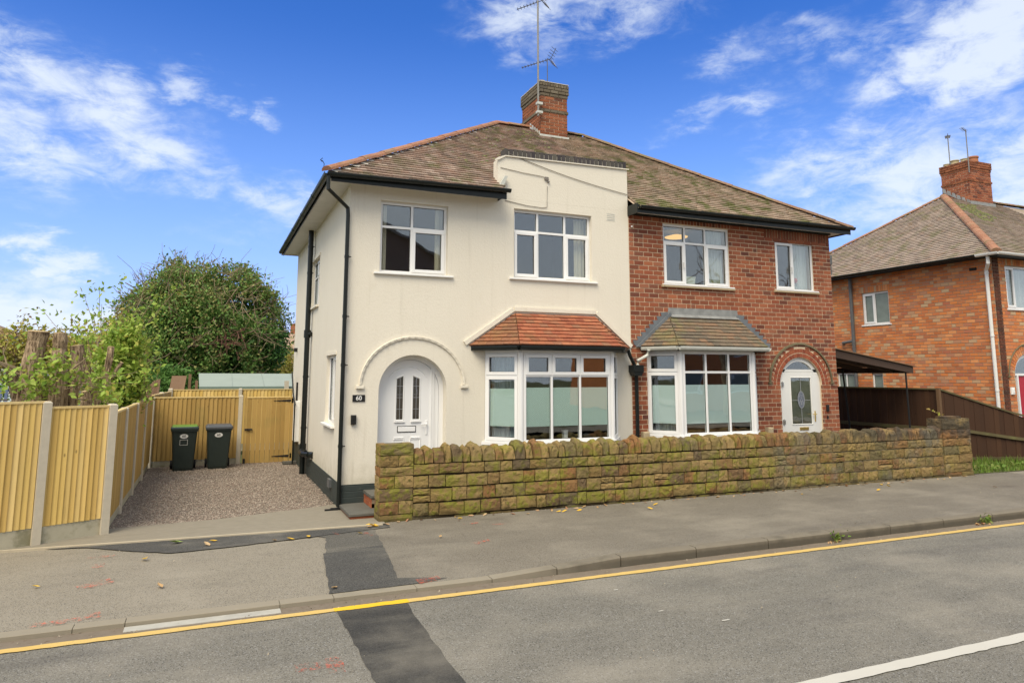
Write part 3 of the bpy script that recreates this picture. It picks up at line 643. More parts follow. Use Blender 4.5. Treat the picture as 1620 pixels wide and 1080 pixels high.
# ------------------------------------------------------------------ windows
def win_matrix(O, u):
    u = Vector(u).normalized(); inn = Vector((-u.y, u.x, 0)); return Matrix((( u.x, inn.x, 0, O[0]), (u.y, inn.y, 0, O[1]), (0, 0, 1, O[2]), (0, 0, 0, 1)))
def window(parent, O, u, W, H, cols, tz=None, sashes=(), m=UPVC, name='window', fw=.05, sw=.045, films=None, curtains=(), sill=None, sill_m=None, label=None, glass=GLASS, top_sash=False, tmul=None):
    """frame in the plane through O along u; cols = x positions of mullions; tz = transom height; sashes = set of (col,row)"""
    T = win_matrix(O, u); b = MB(T); d = .065
    b.cbox(0, W, 0, d, 0, fw); b.cbox(0, W, 0, d, H-fw, H); b.cbox(0, fw, .001, d, fw-.002, H-fw+.002); b.cbox(W-fw, W, .001, d, fw-.002, H-fw+.002)
    xs = [fw] + [c for c in cols for c in (c-.022, c+.022)] + [W-fw]
    for c in cols: b.cbox(c-.022, c+.022, .002, d-.002, fw-.003, H-fw+.003)
    rows = [(fw, H-fw)] if tz is None else [(fw, tz-.022), (tz+.022, H-fw)]
    if tz is not None:
        for i in range(0, len(xs), 2): b.cbox(xs[i]-.003, xs[i+1]+.003, .003, d-.003, tz-.022, tz+.022)
    fr = b.build(name, m, parent, label=label)
    for ci, i in enumerate(range(0, len(xs), 2)):
        for ri, (z0, z1) in enumerate(rows):
            x0, x1 = xs[i], xs[i+1]
            if (ci, ri) in sashes:
                s = MB(T); o = .012
                s.cbox(x0-o, x1+o, -.014, .03, z0-o, z0+sw); s.cbox(x0-o, x1+o, -.014, .03, z1-sw, z1+o)
                s.cbox(x0-o, x0+sw, -.013, .03, z0+sw-.002, z1-sw+.002); s.cbox(x1-sw, x1+o, -.013, .03, z0+sw-.002, z1-sw+.002)
                s.build('sash', m, fr); x0 += sw; x1 -= sw; z0 += sw; z1 -= sw
            g = MB(T); g.box(x0-.004, x1+.004, .028, .034, z0-.004, z1+.004); g.build('pane', glass, fr)
            gk = MB(T)
            t = .006
            for q in ((x0, x1, z0, z0+t), (x0, x1, z1-t, z1)): gk.box(q[0], q[1], .020, .027, q[2], q[3])
            for q in ((x0, x0+t), (x1-t, x1)): gk.box(q[0], q[1], .020, .0265, z0+t, z1-t)
            gk.build('gasket', RUBBER, fr)
            if films and (ci, ri) in films:
                fm, fz0, fz1 = films[(ci, ri)]; f = MB(T); f.box(x0, x1, .036, .039, max(z0, fz0), min(z1, fz1)); f.build('frosted_film', fm, fr)
    for (x0, x1, z0, z1, cm) in curtains:
        n = max(6, int((x1-x0)/.018)); vs = []; fs = []
        for k in range(n+1):
            x = x0+(x1-x0)*k/n; y = .16+.022*math.sin(k*1.35)+.008*math.sin(k*3.1)
            vs += [(x, y, z0), (x, y, z1)]
        for k in range(n): fs.append((2*k, 2*k+2, 2*k+3, 2*k+1))
        c = MB(T); c.add(vs, fs); c.build('curtain', cm, fr)
    if sill:
        s = MB(T); e, o, h = sill; s.cbox(-e, W+e, -o, .05, -h, -.001, .006); s.build('sill', sill_m or m, fr)
    return fr
def arch_pts(cx, zs, r, n=24, a0=0, a1=math.pi, rz=None):
    return [(cx+r*math.cos(a0+(a1-a0)*k/n), zs+(rz or r)*math.sin(a0+(a1-a0)*k/n)) for k in range(n+1)]
def wall_face(b, x0, x1, z0, z1, rects, arches, Y, depth):
    """front wall sheet at Y with holes and reveals. arches: (cx, r, zb, zs)"""
    R_ = list(rects) + [(c-r, c+r, zb, zs+r) for c, r, zb, zs in arches]
    X = sorted({x0, x1, *[v for r in R_ for v in r[:2]]}); Z = sorted({z0, z1, *[v for r in R_ for v in r[2:]]})
    for i in range(len(X)-1):
        for j in range(len(Z)-1):
            cx, cz = (X[i]+X[i+1])/2, (Z[j]+Z[j+1])/2
            if not (x0 < cx < x1 and z0 < cz < z1): continue
            if any(r[0] < cx < r[1] and r[2] < cz < r[3] for r in R_): continue
            b.poly([(X[i],Y,Z[j]),(X[i+1],Y,Z[j]),(X[i+1],Y,Z[j+1]),(X[i],Y,Z[j+1])])
    for (a, c, d, e) in rects:
        b.poly([(a,Y,d),(a,Y+depth,d),(c,Y+depth,d),(c,Y,d)]); b.poly([(a,Y,e),(c,Y,e),(c,Y+depth,e),(a,Y+depth,e)])
        b.poly([(a,Y,d),(a,Y,e),(a,Y+depth,e),(a,Y+depth,d)]); b.poly([(c,Y,d),(c,Y+depth,d),(c,Y+depth,e),(c,Y,e)])
    for (cx, r, zb, zs) in arches:
        P = arch_pts(cx, zs, r, 28)
        for k in range(14): b.poly([(P[k][0],Y,P[k][1]), (cx+r,Y,zs+r), (P[k+1][0],Y,P[k+1][1])])
        for k in range(14, 28): b.poly([(P[k][0],Y,P[k][1]), (cx-r,Y,zs+r), (P[k+1][0],Y,P[k+1][1])])
        for k in range(28): b.poly([(P[k][0],Y,P[k][1]), (P[k+1][0],Y,P[k+1][1]), (P[k+1][0],Y+depth,P[k+1][1]), (P[k][0],Y+depth,P[k][1])])
        for s in (-1, 1): b.poly([(cx+s*r,Y,zb),(cx+s*r,Y+depth,zb),(cx+s*r,Y+depth,zs),(cx+s*r,Y,zs)])
    return b
# ------------------------------------------------------------------ tiled roof planes
def tile_plane(name, A, B, C_, D, m, parent, e=.10, tw=.165, nparts=300, th=.014, cutx=None, jit=.004, tail=None):
    """A-B eave (left to right seen from outside), D-C top; returns nothing"""
    A, B, C_, D = map(Vector, (A, B, C_, D)); u = (B-A).normalized(); nrm = (B-A).cross(D-A).normalized(); w = nrm.cross(u).normalized()
    H = (D-A).dot(w); hR = (C_-B).dot(w); xd = (D-A).dot(u); L = (B-A).length; xc = (C_-A).dot(u)
    items = []; n = int(math.ceil(H/e)); e = H/n
    def lr(t):
        f = t/H; return xd*f, L+(xc-L)*f
    for i in range(n):
        t0 = i*e; t1 = min(H, t0+e*1.18); l0, r0 = lr(t0); l1, r1 = lr(t1)
        off = -(tw/2 if i % 2 else 0)
        k0 = int(math.floor((min(l0, l1)-off)/tw)); x = off+k0*tw
        while x < max(r0, r1):
            a0, a1 = max(x, l0), max(x, l1); c0, c1 = min(x+tw, r0), min(x+tw, r1)
            if c0-a0 > .012 or c1-a1 > .012:
                c0 = max(c0, a0+.001); c1 = max(c1, a1+.001)
                std = abs(a0-x) < 1e-6 and abs(a1-x) < 1e-6 and abs(c0-x-tw) < 1e-6 and abs(c1-x-tw) < 1e-6
                if cutx is None or not cutx(A+u*((a0+c0)/2)+w*t0):
                    g = .002; z0 = .006+th; z1 = .006; dt = random.uniform(-jit, jit); dz = random.uniform(0, .5)*jit
                    ln = t1-t0; ox = x
                    vs = [(a0-ox+g, 0, -.002), (c0-ox-g, 0, -.002), (a0-ox+g, 0, z0), (c0-ox-g, 0, z0), (a1-ox+g, ln, z1), (c1-ox-g, ln, z1), (a1-ox+g, ln, -.004), (c1-ox-g, ln, -.004)]
                    fs = [(0,1,3,2),(2,3,5,4),(1,7,5,3),(0,2,4,6)]
                    M = Matrix(((u.x,w.x,nrm.x,0),(u.y,w.y,nrm.y,0),(u.z,w.z,nrm.z,0),(0,0,0,1)))
                    o = A+u*ox+w*(t0+dt)+nrm*dz; M.translation = o
                    items.append(('s' if std and i < n-1 else None, vs, fs, M))
            x += tw
    pieces(name, items, m, parent, nparts, name+'s')
def half_tube(r, L, n=6, t=.012):
    vs = []; fs = []
    for j, y in enumerate((0, L)):
        rr = r*(1.06 if j == 0 else 1.0)
        for k in range(n+1):
            a = math.pi*k/n; vs.append((rr*math.cos(a), y, rr*.75*math.sin(a)))
    for k in range(n): fs.append((k, k+1, n+2+k, n+1+k))
    fs.append(tuple(range(n, -1, -1)))
    return vs, fs
def ridge_run(parent, P, Q, m, r=.11, L=.32, name='ridge_tile', lift=.0):
    P, Q = Vector(P), Vector(Q); d = (Q-P).normalized(); n = max(1, round((Q-P).length/L)); L = (Q-P).length/n
    x = d.cross(Vector((0, 0, 1))).normalized(); z = x.cross(d).normalized(); items = []
    vs, fs = half_tube(r, L+.02)
    for i in range(n):
        M = Matrix(((x.x,d.x,z.x,0),(x.y,d.y,z.y,0),(x.z,d.z,z.z,0),(0,0,0,1))); M.translation = P+d*L*i+z*(lift+random.uniform(-.004, .006)); items.append(('r', vs, fs, M))
    pieces(name, items, m, parent, 300)
def moss_clumps(parent, spots, m=MOSS):
    N = len(spots); V = []; Fc = []
    dome = [(math.cos(a), math.sin(a), 0) for a in [k*math.pi/3 for k in range(6)]] + [(0, 0, 1)]
    for i, (p, nrm, s) in enumerate(spots):
        x = Vector(nrm).cross(Vector((0, 1, 0))).normalized(); y = Vector(nrm).cross(x).normalized()
        for d in dome:
            j = 1+random.uniform(-.35, .35); q = Vector(p) + (x*d[0]+y*d[1])*s*j + Vector(nrm)*(d[2]*s*.5*j+.004); V.append(tuple(q))
        for k in range(6): Fc.append((7*i+k, 7*i+(k+1) % 6, 7*i+6))
    link('moss', np_mesh('moss', V, Fc), m, parent, None, 'stuff')

# ------------------------------------------------------------------ shared dimensions
PX = 5.52; RX = 10.92; DEP = 7.9; EZ = 5.42; EY = -.36; RZ = 8.36; RY = 3.95; K = (RZ-EZ)/(RY-EY)
RL, RR = 4.24, 6.70; OH = .38
def gutter(parent, a, b, m=BLACK, name='gutter', r=.055):
    prof = [(0, 0)] + [(r+r*math.cos(t), -r*.95*math.sin(t)) for t in [math.pi*(1-k/8) for k in range(9)]] + [(2*r, .008), (2*r-.012, .008), (2*r-.012, -.01), (.012, -.01)]
    prof = [(0, .008)] + [(r-r*math.cos(math.pi*k/8), -r*.95*math.sin(math.pi*k/8)) for k in range(9)] + [(2*r, .01), (2*r-.01, .01), (2*r-.01, -.012), (.01, -.012)]
    g = MB(); g.sweep(prof, a, b)
    n = int((Vector(b)-Vector(a)).length/1.9)
    for k in range(1, n+1):
        f = k/(n+1); p = Vector(a).lerp(Vector(b), f); q = Vector(a).lerp(Vector(b), f+.05/(Vector(b)-Vector(a)).length)
        pr2 = [(-.004 if x < .01 else x+.005, z-.005 if z < 0 else z+.004) for x, z in prof]; g.sweep(pr2, p, q)
    return g.build(name, m, parent)

# ================================================================== WHITE HOUSE
house = empty('house', (0, 0, 0), 'cream rendered half of the semi-detached pair with white arched door and red tiled bay', 'house')
DR = (1.165, .595, .30, 1.885)
b = MB()
R1 = (.53, 1.745, 3.88, 5.14); R2 = (3.03, 4.68, 3.92, 5.23); RB = (2.47, 5.19, .45, 2.60)
wall_face(b, 0, PX, .385, 5.40, [R1, R2, RB], [(DR[0], DR[1], .385, DR[3])], 0, .34)
# left side wall with two openings, plus the back
def side_wall(b, X, rects, y0, y1, z0, z1, depth=.25, sgn=1):
    Ys = sorted({y0, y1, *[v for r in rects for v in r[:2]]}); Z = sorted({z0, z1, *[v for r in rects for v in r[2:]]})
    for i in range(len(Ys)-1):
        for j in range(len(Z)-1):
            cy, cz = (Ys[i]+Ys[i+1])/2, (Z[j]+Z[j+1])/2
            if any(r[0] < cy < r[1] and r[2] < cz < r[3] for r in rects): continue
            b.poly([(X,Ys[i],Z[j]),(X,Ys[i],Z[j+1]),(X,Ys[i+1],Z[j+1]),(X,Ys[i+1],Z[j])])
    for (a, c, d, e) in rects:
        X2 = X+depth*sgn
        b.poly([(X,a,d),(X2,a,d),(X2,c,d),(X,c,d)]); b.poly([(X,a,e),(X,c,e),(X2,c,e),(X2,a,e)]); b.poly([(X,a,d),(X,a,e),(X2,a,e),(X2,a,d)]); b.poly([(X,c,d),(X2,c,d),(X2,c,e),(X,c,e)])
SW1 = (3.50, 4.72, 3.62, 4.68); SW2 = (.92, 2.0, 1.26, 2.50)
side_wall(b, 0, [SW1, SW2], 0, DEP, .385, 5.40)
b.poly([(0,DEP,0),(0,DEP,5.4),(PX,DEP,5.4),(PX,DEP,0)])
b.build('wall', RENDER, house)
# raised parapet
b = MB(); b.prism([(2.70,5.401),(PX-.005,5.401),(PX-.005,6.25),(2.84,6.20),(2.70,6.14)], 'y', .0, .22); b.build('parapet', RENDER, house)
b = MB(); b.prism([(2.64,6.10),(2.72,6.13),(2.85,6.205),(PX+.03,6.255),(PX+.03,6.275),(2.84,6.225),(2.70,6.17),(2.64,6.13)], 'y', -.03, .0); b.build('parapet_drip', RENDER, house)
items = []
nb = 29
for i in range(nb):
    x = 2.84+(PX-.01-2.84)*i/nb; z = 6.225+.05*i/nb; w = (PX-2.85)/nb-.018; h = .135+random.uniform(-.006, .006)
    bb = MB(); bb.cbox(0, w, 0, .22, 0, h, .006); M = Matrix.Translation((x, -.012+random.uniform(-.004, .004), z)); items.append((None, [tuple(v) for v in bb.v], bb.f, M))
pieces('coping_brick', items, BRICK_BLUE, house)
b = MB(); b.prism([(2.85,6.222),(PX-.02,6.272),(PX-.02,6.375),(2.85,6.325)], 'y', .008, .2); b.build('coping_mortar', MORTAR_PALE, house)
# plinth
b = MB(); b.box(-.015, DR[0]-DR[1], -.015, .3, -.1, .385); b.box(DR[0]+DR[1], PX, -.012, .3, -.1, .385); b.box(-.0155, .2, .3, DEP, -.1, .385)
b.prism([(-.016, 0), (.1, 0), (.1, .5), (-.016, .5)], 'y', 3.9, DEP)
b.build('plinth', PLINTH, house)
b = MB(); b.cbox(-.06, 0.0, .84, 1.06, .22, .36); b.build('outlet_cover', GREYPIPE, house)
# windows of the white house
w = window(house, (R1[0], .085, R1[2]), (1,0,0), R1[1]-R1[0], R1[3]-R1[2], [.575], .815, {(1,0)}, sill=(.10,.135,.035), sill_m=WHITE,
   curtains=[(.04,.16,.03,1.24,CURTAIN_CREAM),(1.04,1.18,.03,1.24,CURTAIN_CREAM)], label='two-light bedroom window with cream curtains')
w = window(house, (R2[0], .085, R2[2]), (1,0,0), R2[1]-R2[0], R2[3]-R2[2], [.52, 1.10], .90, {(0,0),(2,0)}, sill=(.10,.135,.035), sill_m=WHITE, curtains=[(1.38,1.60,.03,1.26,CURTAIN_CREAM)])
w = window(house, (.06, SW1[1], SW1[2]), (0,-1,0), SW1[1]-SW1[0], SW1[3]-SW1[2], [.6], .68, {(1,1)}, sill=(.06,.12,.05), sill_m=RENDER, glass=OBSC)
w = window(house, (.06, SW2[1], SW2[2]), (0,-1,0), SW2[1]-SW2[0], SW2[3]-SW2[2], [.5], None, {(1,0)}, sill=(.08,.13,.04), sill_m=WHITE)
b = MB(); b.box(-.015, 0, .88, 2.05, 2.50, 2.56); b.build('lintel_moulding', RENDER, house)
b = MB(); b.box(-.02, 0, 3.45, 4.78, 4.68, 4.74); b.build('lintel_moulding', RENDER, house)
# room surfaces behind the glass
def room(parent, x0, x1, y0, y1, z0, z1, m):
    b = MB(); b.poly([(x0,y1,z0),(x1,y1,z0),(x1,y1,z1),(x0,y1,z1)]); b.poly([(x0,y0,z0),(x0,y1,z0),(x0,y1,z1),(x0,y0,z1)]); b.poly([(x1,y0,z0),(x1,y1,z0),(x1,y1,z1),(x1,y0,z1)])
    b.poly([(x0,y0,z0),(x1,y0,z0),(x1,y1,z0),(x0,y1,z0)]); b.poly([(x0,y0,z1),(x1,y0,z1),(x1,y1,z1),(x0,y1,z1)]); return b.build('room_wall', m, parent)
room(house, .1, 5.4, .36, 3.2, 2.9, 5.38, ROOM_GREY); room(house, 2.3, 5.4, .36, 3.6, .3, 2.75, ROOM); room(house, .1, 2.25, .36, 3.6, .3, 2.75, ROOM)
# bay window
def bay(parent, xl, xr, xfl, xfr, p, z0, z1, tz, mull, side_m, front_films, lf, rf, m, mat_low, curt=None, thin=False, topsash=False):
    Lu = Vector((xfl-xl, -p, 0)); Ru = Vector((xr-xfr, p, 0)); H = z1-z0; T_ = tz-z0
    b = MB(); b.prism([(xl,-.0),(xl,.3),(xr,.3),(xr,-.0),(xfr,-p+.02),(xfl,-p+.02)][::-1], 'z', .0, z0-.05); b.build('bay_base', mat_low, parent)
    b = MB(); b.prism([(xl-.06,0),(xl-.06,.05),(xr+.06,.05),(xr+.06,0),(xfr+.03,-p-.05),(xfl-.03,-p-.05)][::-1], 'z', z0-.05, z0-.001); b.build('bay_sill', m, parent)
    b = MB(); b.prism([(xl,0),(xl,.3),(xr,.3),(xr,0),(xfr,-p),(xfl,-p)][::-1], 'z', z1+.001, z1+.09); b.build('bay_head', m, parent)
    ll = Lu.length; rl = Ru.length
    window(parent, (xl, 0, z0), Lu, ll-.045, H, [], T_, {(0,0),(0,1)}, m, films=lf, curtains=curt or (), name='bay_side_window', fw=.04)
    f = window(parent, (xfl+.045, -p, z0), (1,0,0), xfr-xfl-.09, H, mull, T_, {(i,1) for i in range(3)} if topsash else set(), m, films=front_films, name='bay_front_window', fw=.05)
    st = Vector((xfr,-p,0)) + Ru.normalized()*.045
    window(parent, (st.x, st.y, z0), Ru, rl-.045, H, [], T_, {(0,0),(0,1)}, m, films=rf, name='bay_side_window', fw=.03, sw=.03)
    for (cx, a) in ((xfl, 0), (xfr, 0)):
        b = MB(); b.prism([(cx-.05,-p+.035),(cx-.034,-p-.003),(cx+.0,-p-.012),(cx+.034,-p-.003),(cx+.05,-p+.035),(cx,-p+.07)], 'z', z0, z1); b.build('bay_post', m, parent)
FZ0, FZ1 = .27, .94
bay(house, 2.47, 5.19, 2.935, 4.765, .55, .985, 2.54, 2.13, [.545-.0, 1.11], None,
    {(i,0):(FILM_LATTICE, FZ0, FZ1) for i in range(3)}, {(0,0):(FILM_LATTICE, FZ0, .92)}, {(0,0):(FILM_PALE, .0, .98)}, UPVC, RENDER,
    curt=[(.06,.62,.05,1.50,CURTAIN_BLUE)], topsash=True)
# bay roof
def bay_roof(parent, xl, xr, tl, tr, zt, fl, fr, yf, ze, mL, mF, mR, e, flash, gut_m):
    core = MB(); P = [(xl,0,ze),(fl,yf,ze),(fr,yf,ze),(xr,0,ze),(tl,0,zt),(tr,0,zt)]
    core.add(P, [(0,1,4),(1,2,5,4),(2,3,5),(0,3,2,1),(0,4,5,3)]); core.build('bay_roof_deck', BLACK, parent)
    tile_plane('bay_tile', (xl,0,ze), (fl,yf,ze), (tl,0,zt), (tl,0,zt), mL, parent, e, .165, 120, .022)
    tile_plane('bay_tile', (fl,yf,ze), (fr,yf,ze), (tr,0,zt), (tl,0,zt), mF, parent, e, .165, 200, .022)
    tile_plane('bay_tile', (fr,yf,ze), (xr,0,ze), (tr,0,zt), (tr,0,zt), mR, parent, e, .165, 120, .022)
BR = (2.17, 5.47, 3.06, 4.70, 3.26, 2.84, 4.86, -.70, 2.655)
bay_roof(house, *BR, TILE_BROWN, TILE_RED, TILE_RED, .105, None, BLACK)
b = MB()
for (pp, qq) in (((2.10,2.665),(3.03,3.30)),((3.03,3.30),(4.73,3.30)),((4.73,3.30),(5.50,2.665))):
    dx, dz = qq[0]-pp[0], qq[1]-pp[1]; L = math.hypot(dx, dz); nx, nz = -dz/L*.075, dx/L*.075
    b.prism([(pp[0],pp[1]),(qq[0],qq[1]),(qq[0]+nx,qq[1]+nz),(pp[0]+nx,pp[1]+nz)], 'y', -.04+random.uniform(0,.004), -.001)
b.build('bay_roof_fillet', RENDER, house)
def bay_gutter(parent, xl, xr, fl, fr, yf, ze, m, fascia_m):
    b = MB(); b.prism([(xl+.03,0),(xr-.03,0),(fr-.01,yf+.03),(fl+.01,yf+.03)][::-1], 'z', ze-.085, ze-.001); b.build('bay_fascia', fascia_m, parent)
    o = .0; g = MB(); pts = [(xl+.10,-.0),(fl,yf+.02),(fr,yf+.02),(xr-.10,-.0)]
    prof = [(0,.0),(.0,-.03),(.015,-.06),(.045,-.075),(.078,-.06),(.09,-.03),(.09,.0),(.08,.0),(.08,-.015),(.01,-.015)]
    for p, q in zip(pts[:-1], pts[1:]): g.sweep([(x, z) for x, z in prof], (p[0], p[1], ze-.01), (q[0], q[1], ze-.01))
    g.build('gutter', m, parent)
bay_gutter(house, 2.17, 5.47, 2.84, 4.86, -.70, 2.655, BLACK, BLACK)
# front door in its arched recess
cx, r, zb, zs = DR; Yd = .20
b = MB(); P = arch_pts(cx, zs, r, 26); Q = arch_pts(cx, zs, r-.07, 26)
def arch_frame(b, cx, zs, zb, r1, r0, y0, y1, n=26, rz1=None, rz0=None):
    P = [(cx+r1, zb)] + arch_pts(cx, zs, r1, n, rz=rz1) + [(cx-r1, zb)]; Q = [(cx+r0, zb)] + arch_pts(cx, zs, r0, n, rz=rz0) + [(cx-r0, zb)]
    for k in range(len(P)-1):
        b.add([(P[k][0],y0,P[k][1]),(P[k+1][0],y0,P[k+1][1]),(Q[k+1][0],y0,Q[k+1][1]),(Q[k][0],y0,Q[k][1]),(P[k][0],y1,P[k][1]),(P[k+1][0],y1,P[k+1][1]),(Q[k+1][0],y1,Q[k+1][1]),(Q[k][0],y1,Q[k][1])],
              [(0,1,2,3),(3,2,6,7),(0,4,5,1),(7,6,5,4)])
arch_frame(b, cx, zs, zb, r, r-.075, Yd, Yd+.07); b.build('door_frame', UPVC, house)
b = MB(); b.box(1.53, 1.60, Yd+.01, Yd+.06, zb, 2.25); b.box(1.545, 1.552, Yd+.0, Yd+.01, zb, 2.22); b.build('door_mullion', UPVC, house)
door = MB(); P = [(cx-r+.08, zb), (cx+r-.08, zb)] + arch_pts(cx, zs, r-.08, 26); door.prism(P, 'y', Yd+.028, Yd+.068); door = door.build('door', UPVC, house)
def moulding(b, pts, y, t=.014, w=.028):
    n = len(pts); c = (sum(p[0] for p in pts)/n, sum(p[1] for p in pts)/n)
    for k in range(n):
        p, q = pts[k], pts[(k+1) % n]; d = Vector((q[0]-p[0], q[1]-p[1])); L = d.length; d /= L; nr = Vector((d.y, -d.x))
        if (Vector(c)-Vector(p)).dot(nr) > 0: nr = -nr
        o = [Vector(p)-d*w*.6, Vector(q)+d*w*.6, Vector(q)+d*w*.6+nr*w, Vector(p)-d*w*.6+nr*w]
        m_ = [(a[0], y, a[1]) for a in o]; mid = [((o[0]+nr*w*.5)[0], y-t, (o[0]+nr*w*.5)[1]), ((o[1]+nr*w*.5)[0], y-t, (o[1]+nr*w*.5)[1])]
        b.add([(o[0][0],y,o[0][1]),(o[1][0],y,o[1][1]),mid[1],mid[0],(o[2][0],y,o[2][1]),(o[3][0],y,o[3][1])], [(0,1,2,3),(3,2,4,5)])
yd = Yd+.028
LL = [(.935,1.385),(1.045,1.385),(1.045,2.115),(.935,2.07)]; LR = [(1.225,1.385),(1.335,1.385),(1.335,2.07),(1.225,2.115)]
for Lp in (LL, LR):
    b = MB(); b.prism(Lp, 'y', yd-.004, yd+.01); b.build('door_light', OBSC if False else GLASS, door)
    b = MB(); b.prism(Lp, 'y', yd-.002, yd-.001); b.build('light_backing', ROOM, door)
    b = MB(); xm = (Lp[0][0]+Lp[1][0])/2
    b.box(xm-.003, xm+.003, yd-.007, yd-.004, 1.385, 2.09)
    for z in (1.56, 1.755, 1.95): b.box(Lp[0][0], Lp[1][0], yd-.0075, yd-.0045, z-.003, z+.003)
    b.build('lead_came', LEADED, door)
b = MB(); moulding(b, LL, yd); moulding(b, LR, yd)
for x0 in (.90, 1.19): b.cbox(x0, x0+.18, yd-.025, yd, 1.335, 1.358)
for x0 in (.90, 1.19): b.cbox(x0, x0+.17, yd-.016, yd, 1.07, 1.085); moulding(b, [(x0+.01,.42),(x0+.16,.42),(x0+.16,1.04),(x0+.01,1.04)], yd)
Pm = arch_pts(1.13, 1.98, .36, 16, R(25), R(155), rz=.30)
for k in range(16): b.add([(Pm[k][0],yd,Pm[k][1]-.012),(Pm[k+1][0],yd,Pm[k+1][1]-.012),(Pm[k+1][0],yd-.012,Pm[k+1][1]),(Pm[k][0],yd-.012,Pm[k][1]),(Pm[k+1][0],yd,Pm[k+1][1]+.012),(Pm[k][0],yd,Pm[k][1]+.012)], [(0,1,2,3),(3,2,4,5)])
b.build('door_moulding', UPVC, door)
b = MB(); b.box(.955, 1.285, yd-.006, yd, 1.165, 1.275); b.build('letterbox_surround', BLACK_IRON, door)
b = MB(); b.cbox(.967, 1.273, yd-.014, yd-.002, 1.178, 1.262); b.build('letterbox', UPVC, door)
b = MB(); b.cbox(1.455, 1.49, yd-.012, yd, 1.12, 1.36); b.tube([(1.472,yd-.012,1.30),(1.472,yd-.05,1.30),(1.36,yd-.055,1.30)], .011, 8); b.box(1.464,1.480,yd-.014,yd-.012,1.17,1.21); b.build('handle', UPVC, door)
# moulded hood arch
b = MB(); n = 46; Pm = arch_pts(1.165, 1.96, .90, n, R(1), R(179), rz=.81)
for k in range(n):
    p, q = Pm[k], Pm[k+1]; a = Vector((p[0]-1.165, p[1]-1.96)).normalized()*.021; c = Vector((q[0]-1.165, q[1]-1.96)).normalized()*.021; t = -.031 if k % 2 else -.024
    b.add([(p[0]-a.x,0,p[1]-a.y),(q[0]-c.x,0,q[1]-c.y),(q[0]-c.x*.6,t,q[1]-c.y*.6),(p[0]-a.x*.6,t,p[1]-a.y*.6),(q[0]+c.x,-.038,q[1]+c.y),(p[0]+a.x,-.038,p[1]+a.y),(q[0]+c.x*1.3,0,q[1]+c.y*1.3),(p[0]+a.x*1.3,0,p[1]+a.y*1.3)],
          [(0,1,2,3),(3,2,4,5),(5,4,6,7),(0,3,5,7),(1,6,4,2)])
for s in (-1, 1): b.cbox(1.165+s*.91-.065, 1.165+s*.91+.065, -.045, 0, 1.915, 1.965)
b.build('hood_moulding', RENDER, house)
b = MB(); b.cbox(.14, .345, -.018, -.001, 1.705, 1.815, .003); pl = b.build('number_plaque', SIGN_BLACK, house)
text_obj('60', .10, WHITE, pl, Matrix.Translation((.243, -.019, 1.76)) @ FRONT)
b = MB(); b.cbox(.122, .205, -.06, -.001, 1.34, 1.49, .012); b.cbox(.128,.199,-.066,-.06,1.41,1.484); b.build('porch_lamp', BLACK_IRON, house)
b = MB()
for k in range(4): b.box(5.03, 5.21, -.004, -.001, 5.19+.037*k, 5.20+.037*k)
b.box(5.02, 5.22, -.003, -.0005, 5.17, 5.175); b.build('air_vent', OLDWHITE, house)
# eaves: soffit, fascia, gutter
b = MB(); b.prism([(-OH,-.33),(2.70,-.33),(2.70,0),(0,0),(0,DEP),(-OH,DEP+.1)][::-1], 'z', 5.37, 5.40); b.build('soffit', SOFFIT, house)
b = MB(); b.box(-OH, 2.74, -.345, -.33, 5.29, 5.475); b.box(-OH-.015, -OH, -.345, DEP+.1, 5.34, 5.475); b.box(2.70, 2.72, -.33, 0, 5.34, 5.44); b.build('fascia', BLACK, house)
gutter(house, (-.46, -.345, 5.40), (2.79, -.345, 5.455)); gutter(house, (-OH-.015, DEP+.1, 5.44), (-OH-.015, -.42, 5.405))
def pipe(parent, path, r, m, name='downpipe', clips=(), dirv=(1, 0, 0)):
    b = MB(); b.tube(path, r, 12)
    for z in clips:
        for p, q in zip(path[:-1], path[1:]):
            if min(p[2], q[2]) < z < max(p[2], q[2]) and abs(p[2]-q[2]) > .5:
                x, y = p[0], p[1]; b.tube([(x,y,z-.025),(x,y,z+.025)], r+.006, 12); d = dirv
                b.tube([(x+d[0]*r, y+d[1]*r, z), (x+d[0]*(r+.05), y+d[1]*(r+.05), z)], .010, 6)
    return b.build(name, m, parent, smooth=False)
pipe(house, [(-.43,-.40,5.38),(-.43,-.40,5.14),(-.05,-.065,4.93),(-.04,-.06,4.80),(-.04,-.06,.06)], .034, BLACK, clips=(4.1,3.1,2.3,1.0), dirv=(.9,.1,0))
b = MB(); b.box(-.26,-.02,-.13,-.10,.021,.045); b.box(-.16,.0,-.05,-.025,.021,.045); b.build('drain_edge', BLACK_IRON, house)
pipe(house, [(-.10,4.35,5.38),(-.10,4.35,.02)], .056, BLACK, name='soil_pipe', clips=(5.0,4.4,3.1,2.1,1.0), dirv=(.7,-.4,0))
b = MB(); b.tube([(-.10,4.35,.52),(-.16,4.15,.50),(-.16,3.80,.49),(-.07,3.55,.50)], .055, 12); b.tube([(-.10,4.35,.40),(-.10,4.35,.66)], .07, 12); b.tube([(-.07,3.62,.49),(.02,3.45,.50)],.066,12); b.build('waste_branch', BLACK, house)
b = MB(); b.tube([(-.10,4.35,2.95),(-.10,4.35,3.12)], .075, 12); b.tube([(-.10,4.35,3.03),(-.02,4.25,3.03)], .05, 10); b.build('pipe_boss', BLACK, house)
b = MB(); b.cbox(-.10, 0, 6.05, 6.55, .55, 1.5); b.build('meter_box', WHITE, house)
pipe(house, [(-.13,6.9,2.2),(-.13,6.4,1.65),(-.13,5.98,1.45),(-.13,5.98,.05)], .018, BLACK, name='cable_conduit')
b = MB(); b.box(-.34,-.02,6.1,6.25,.03,.09); b.build('drain_surround', SLAB, house)
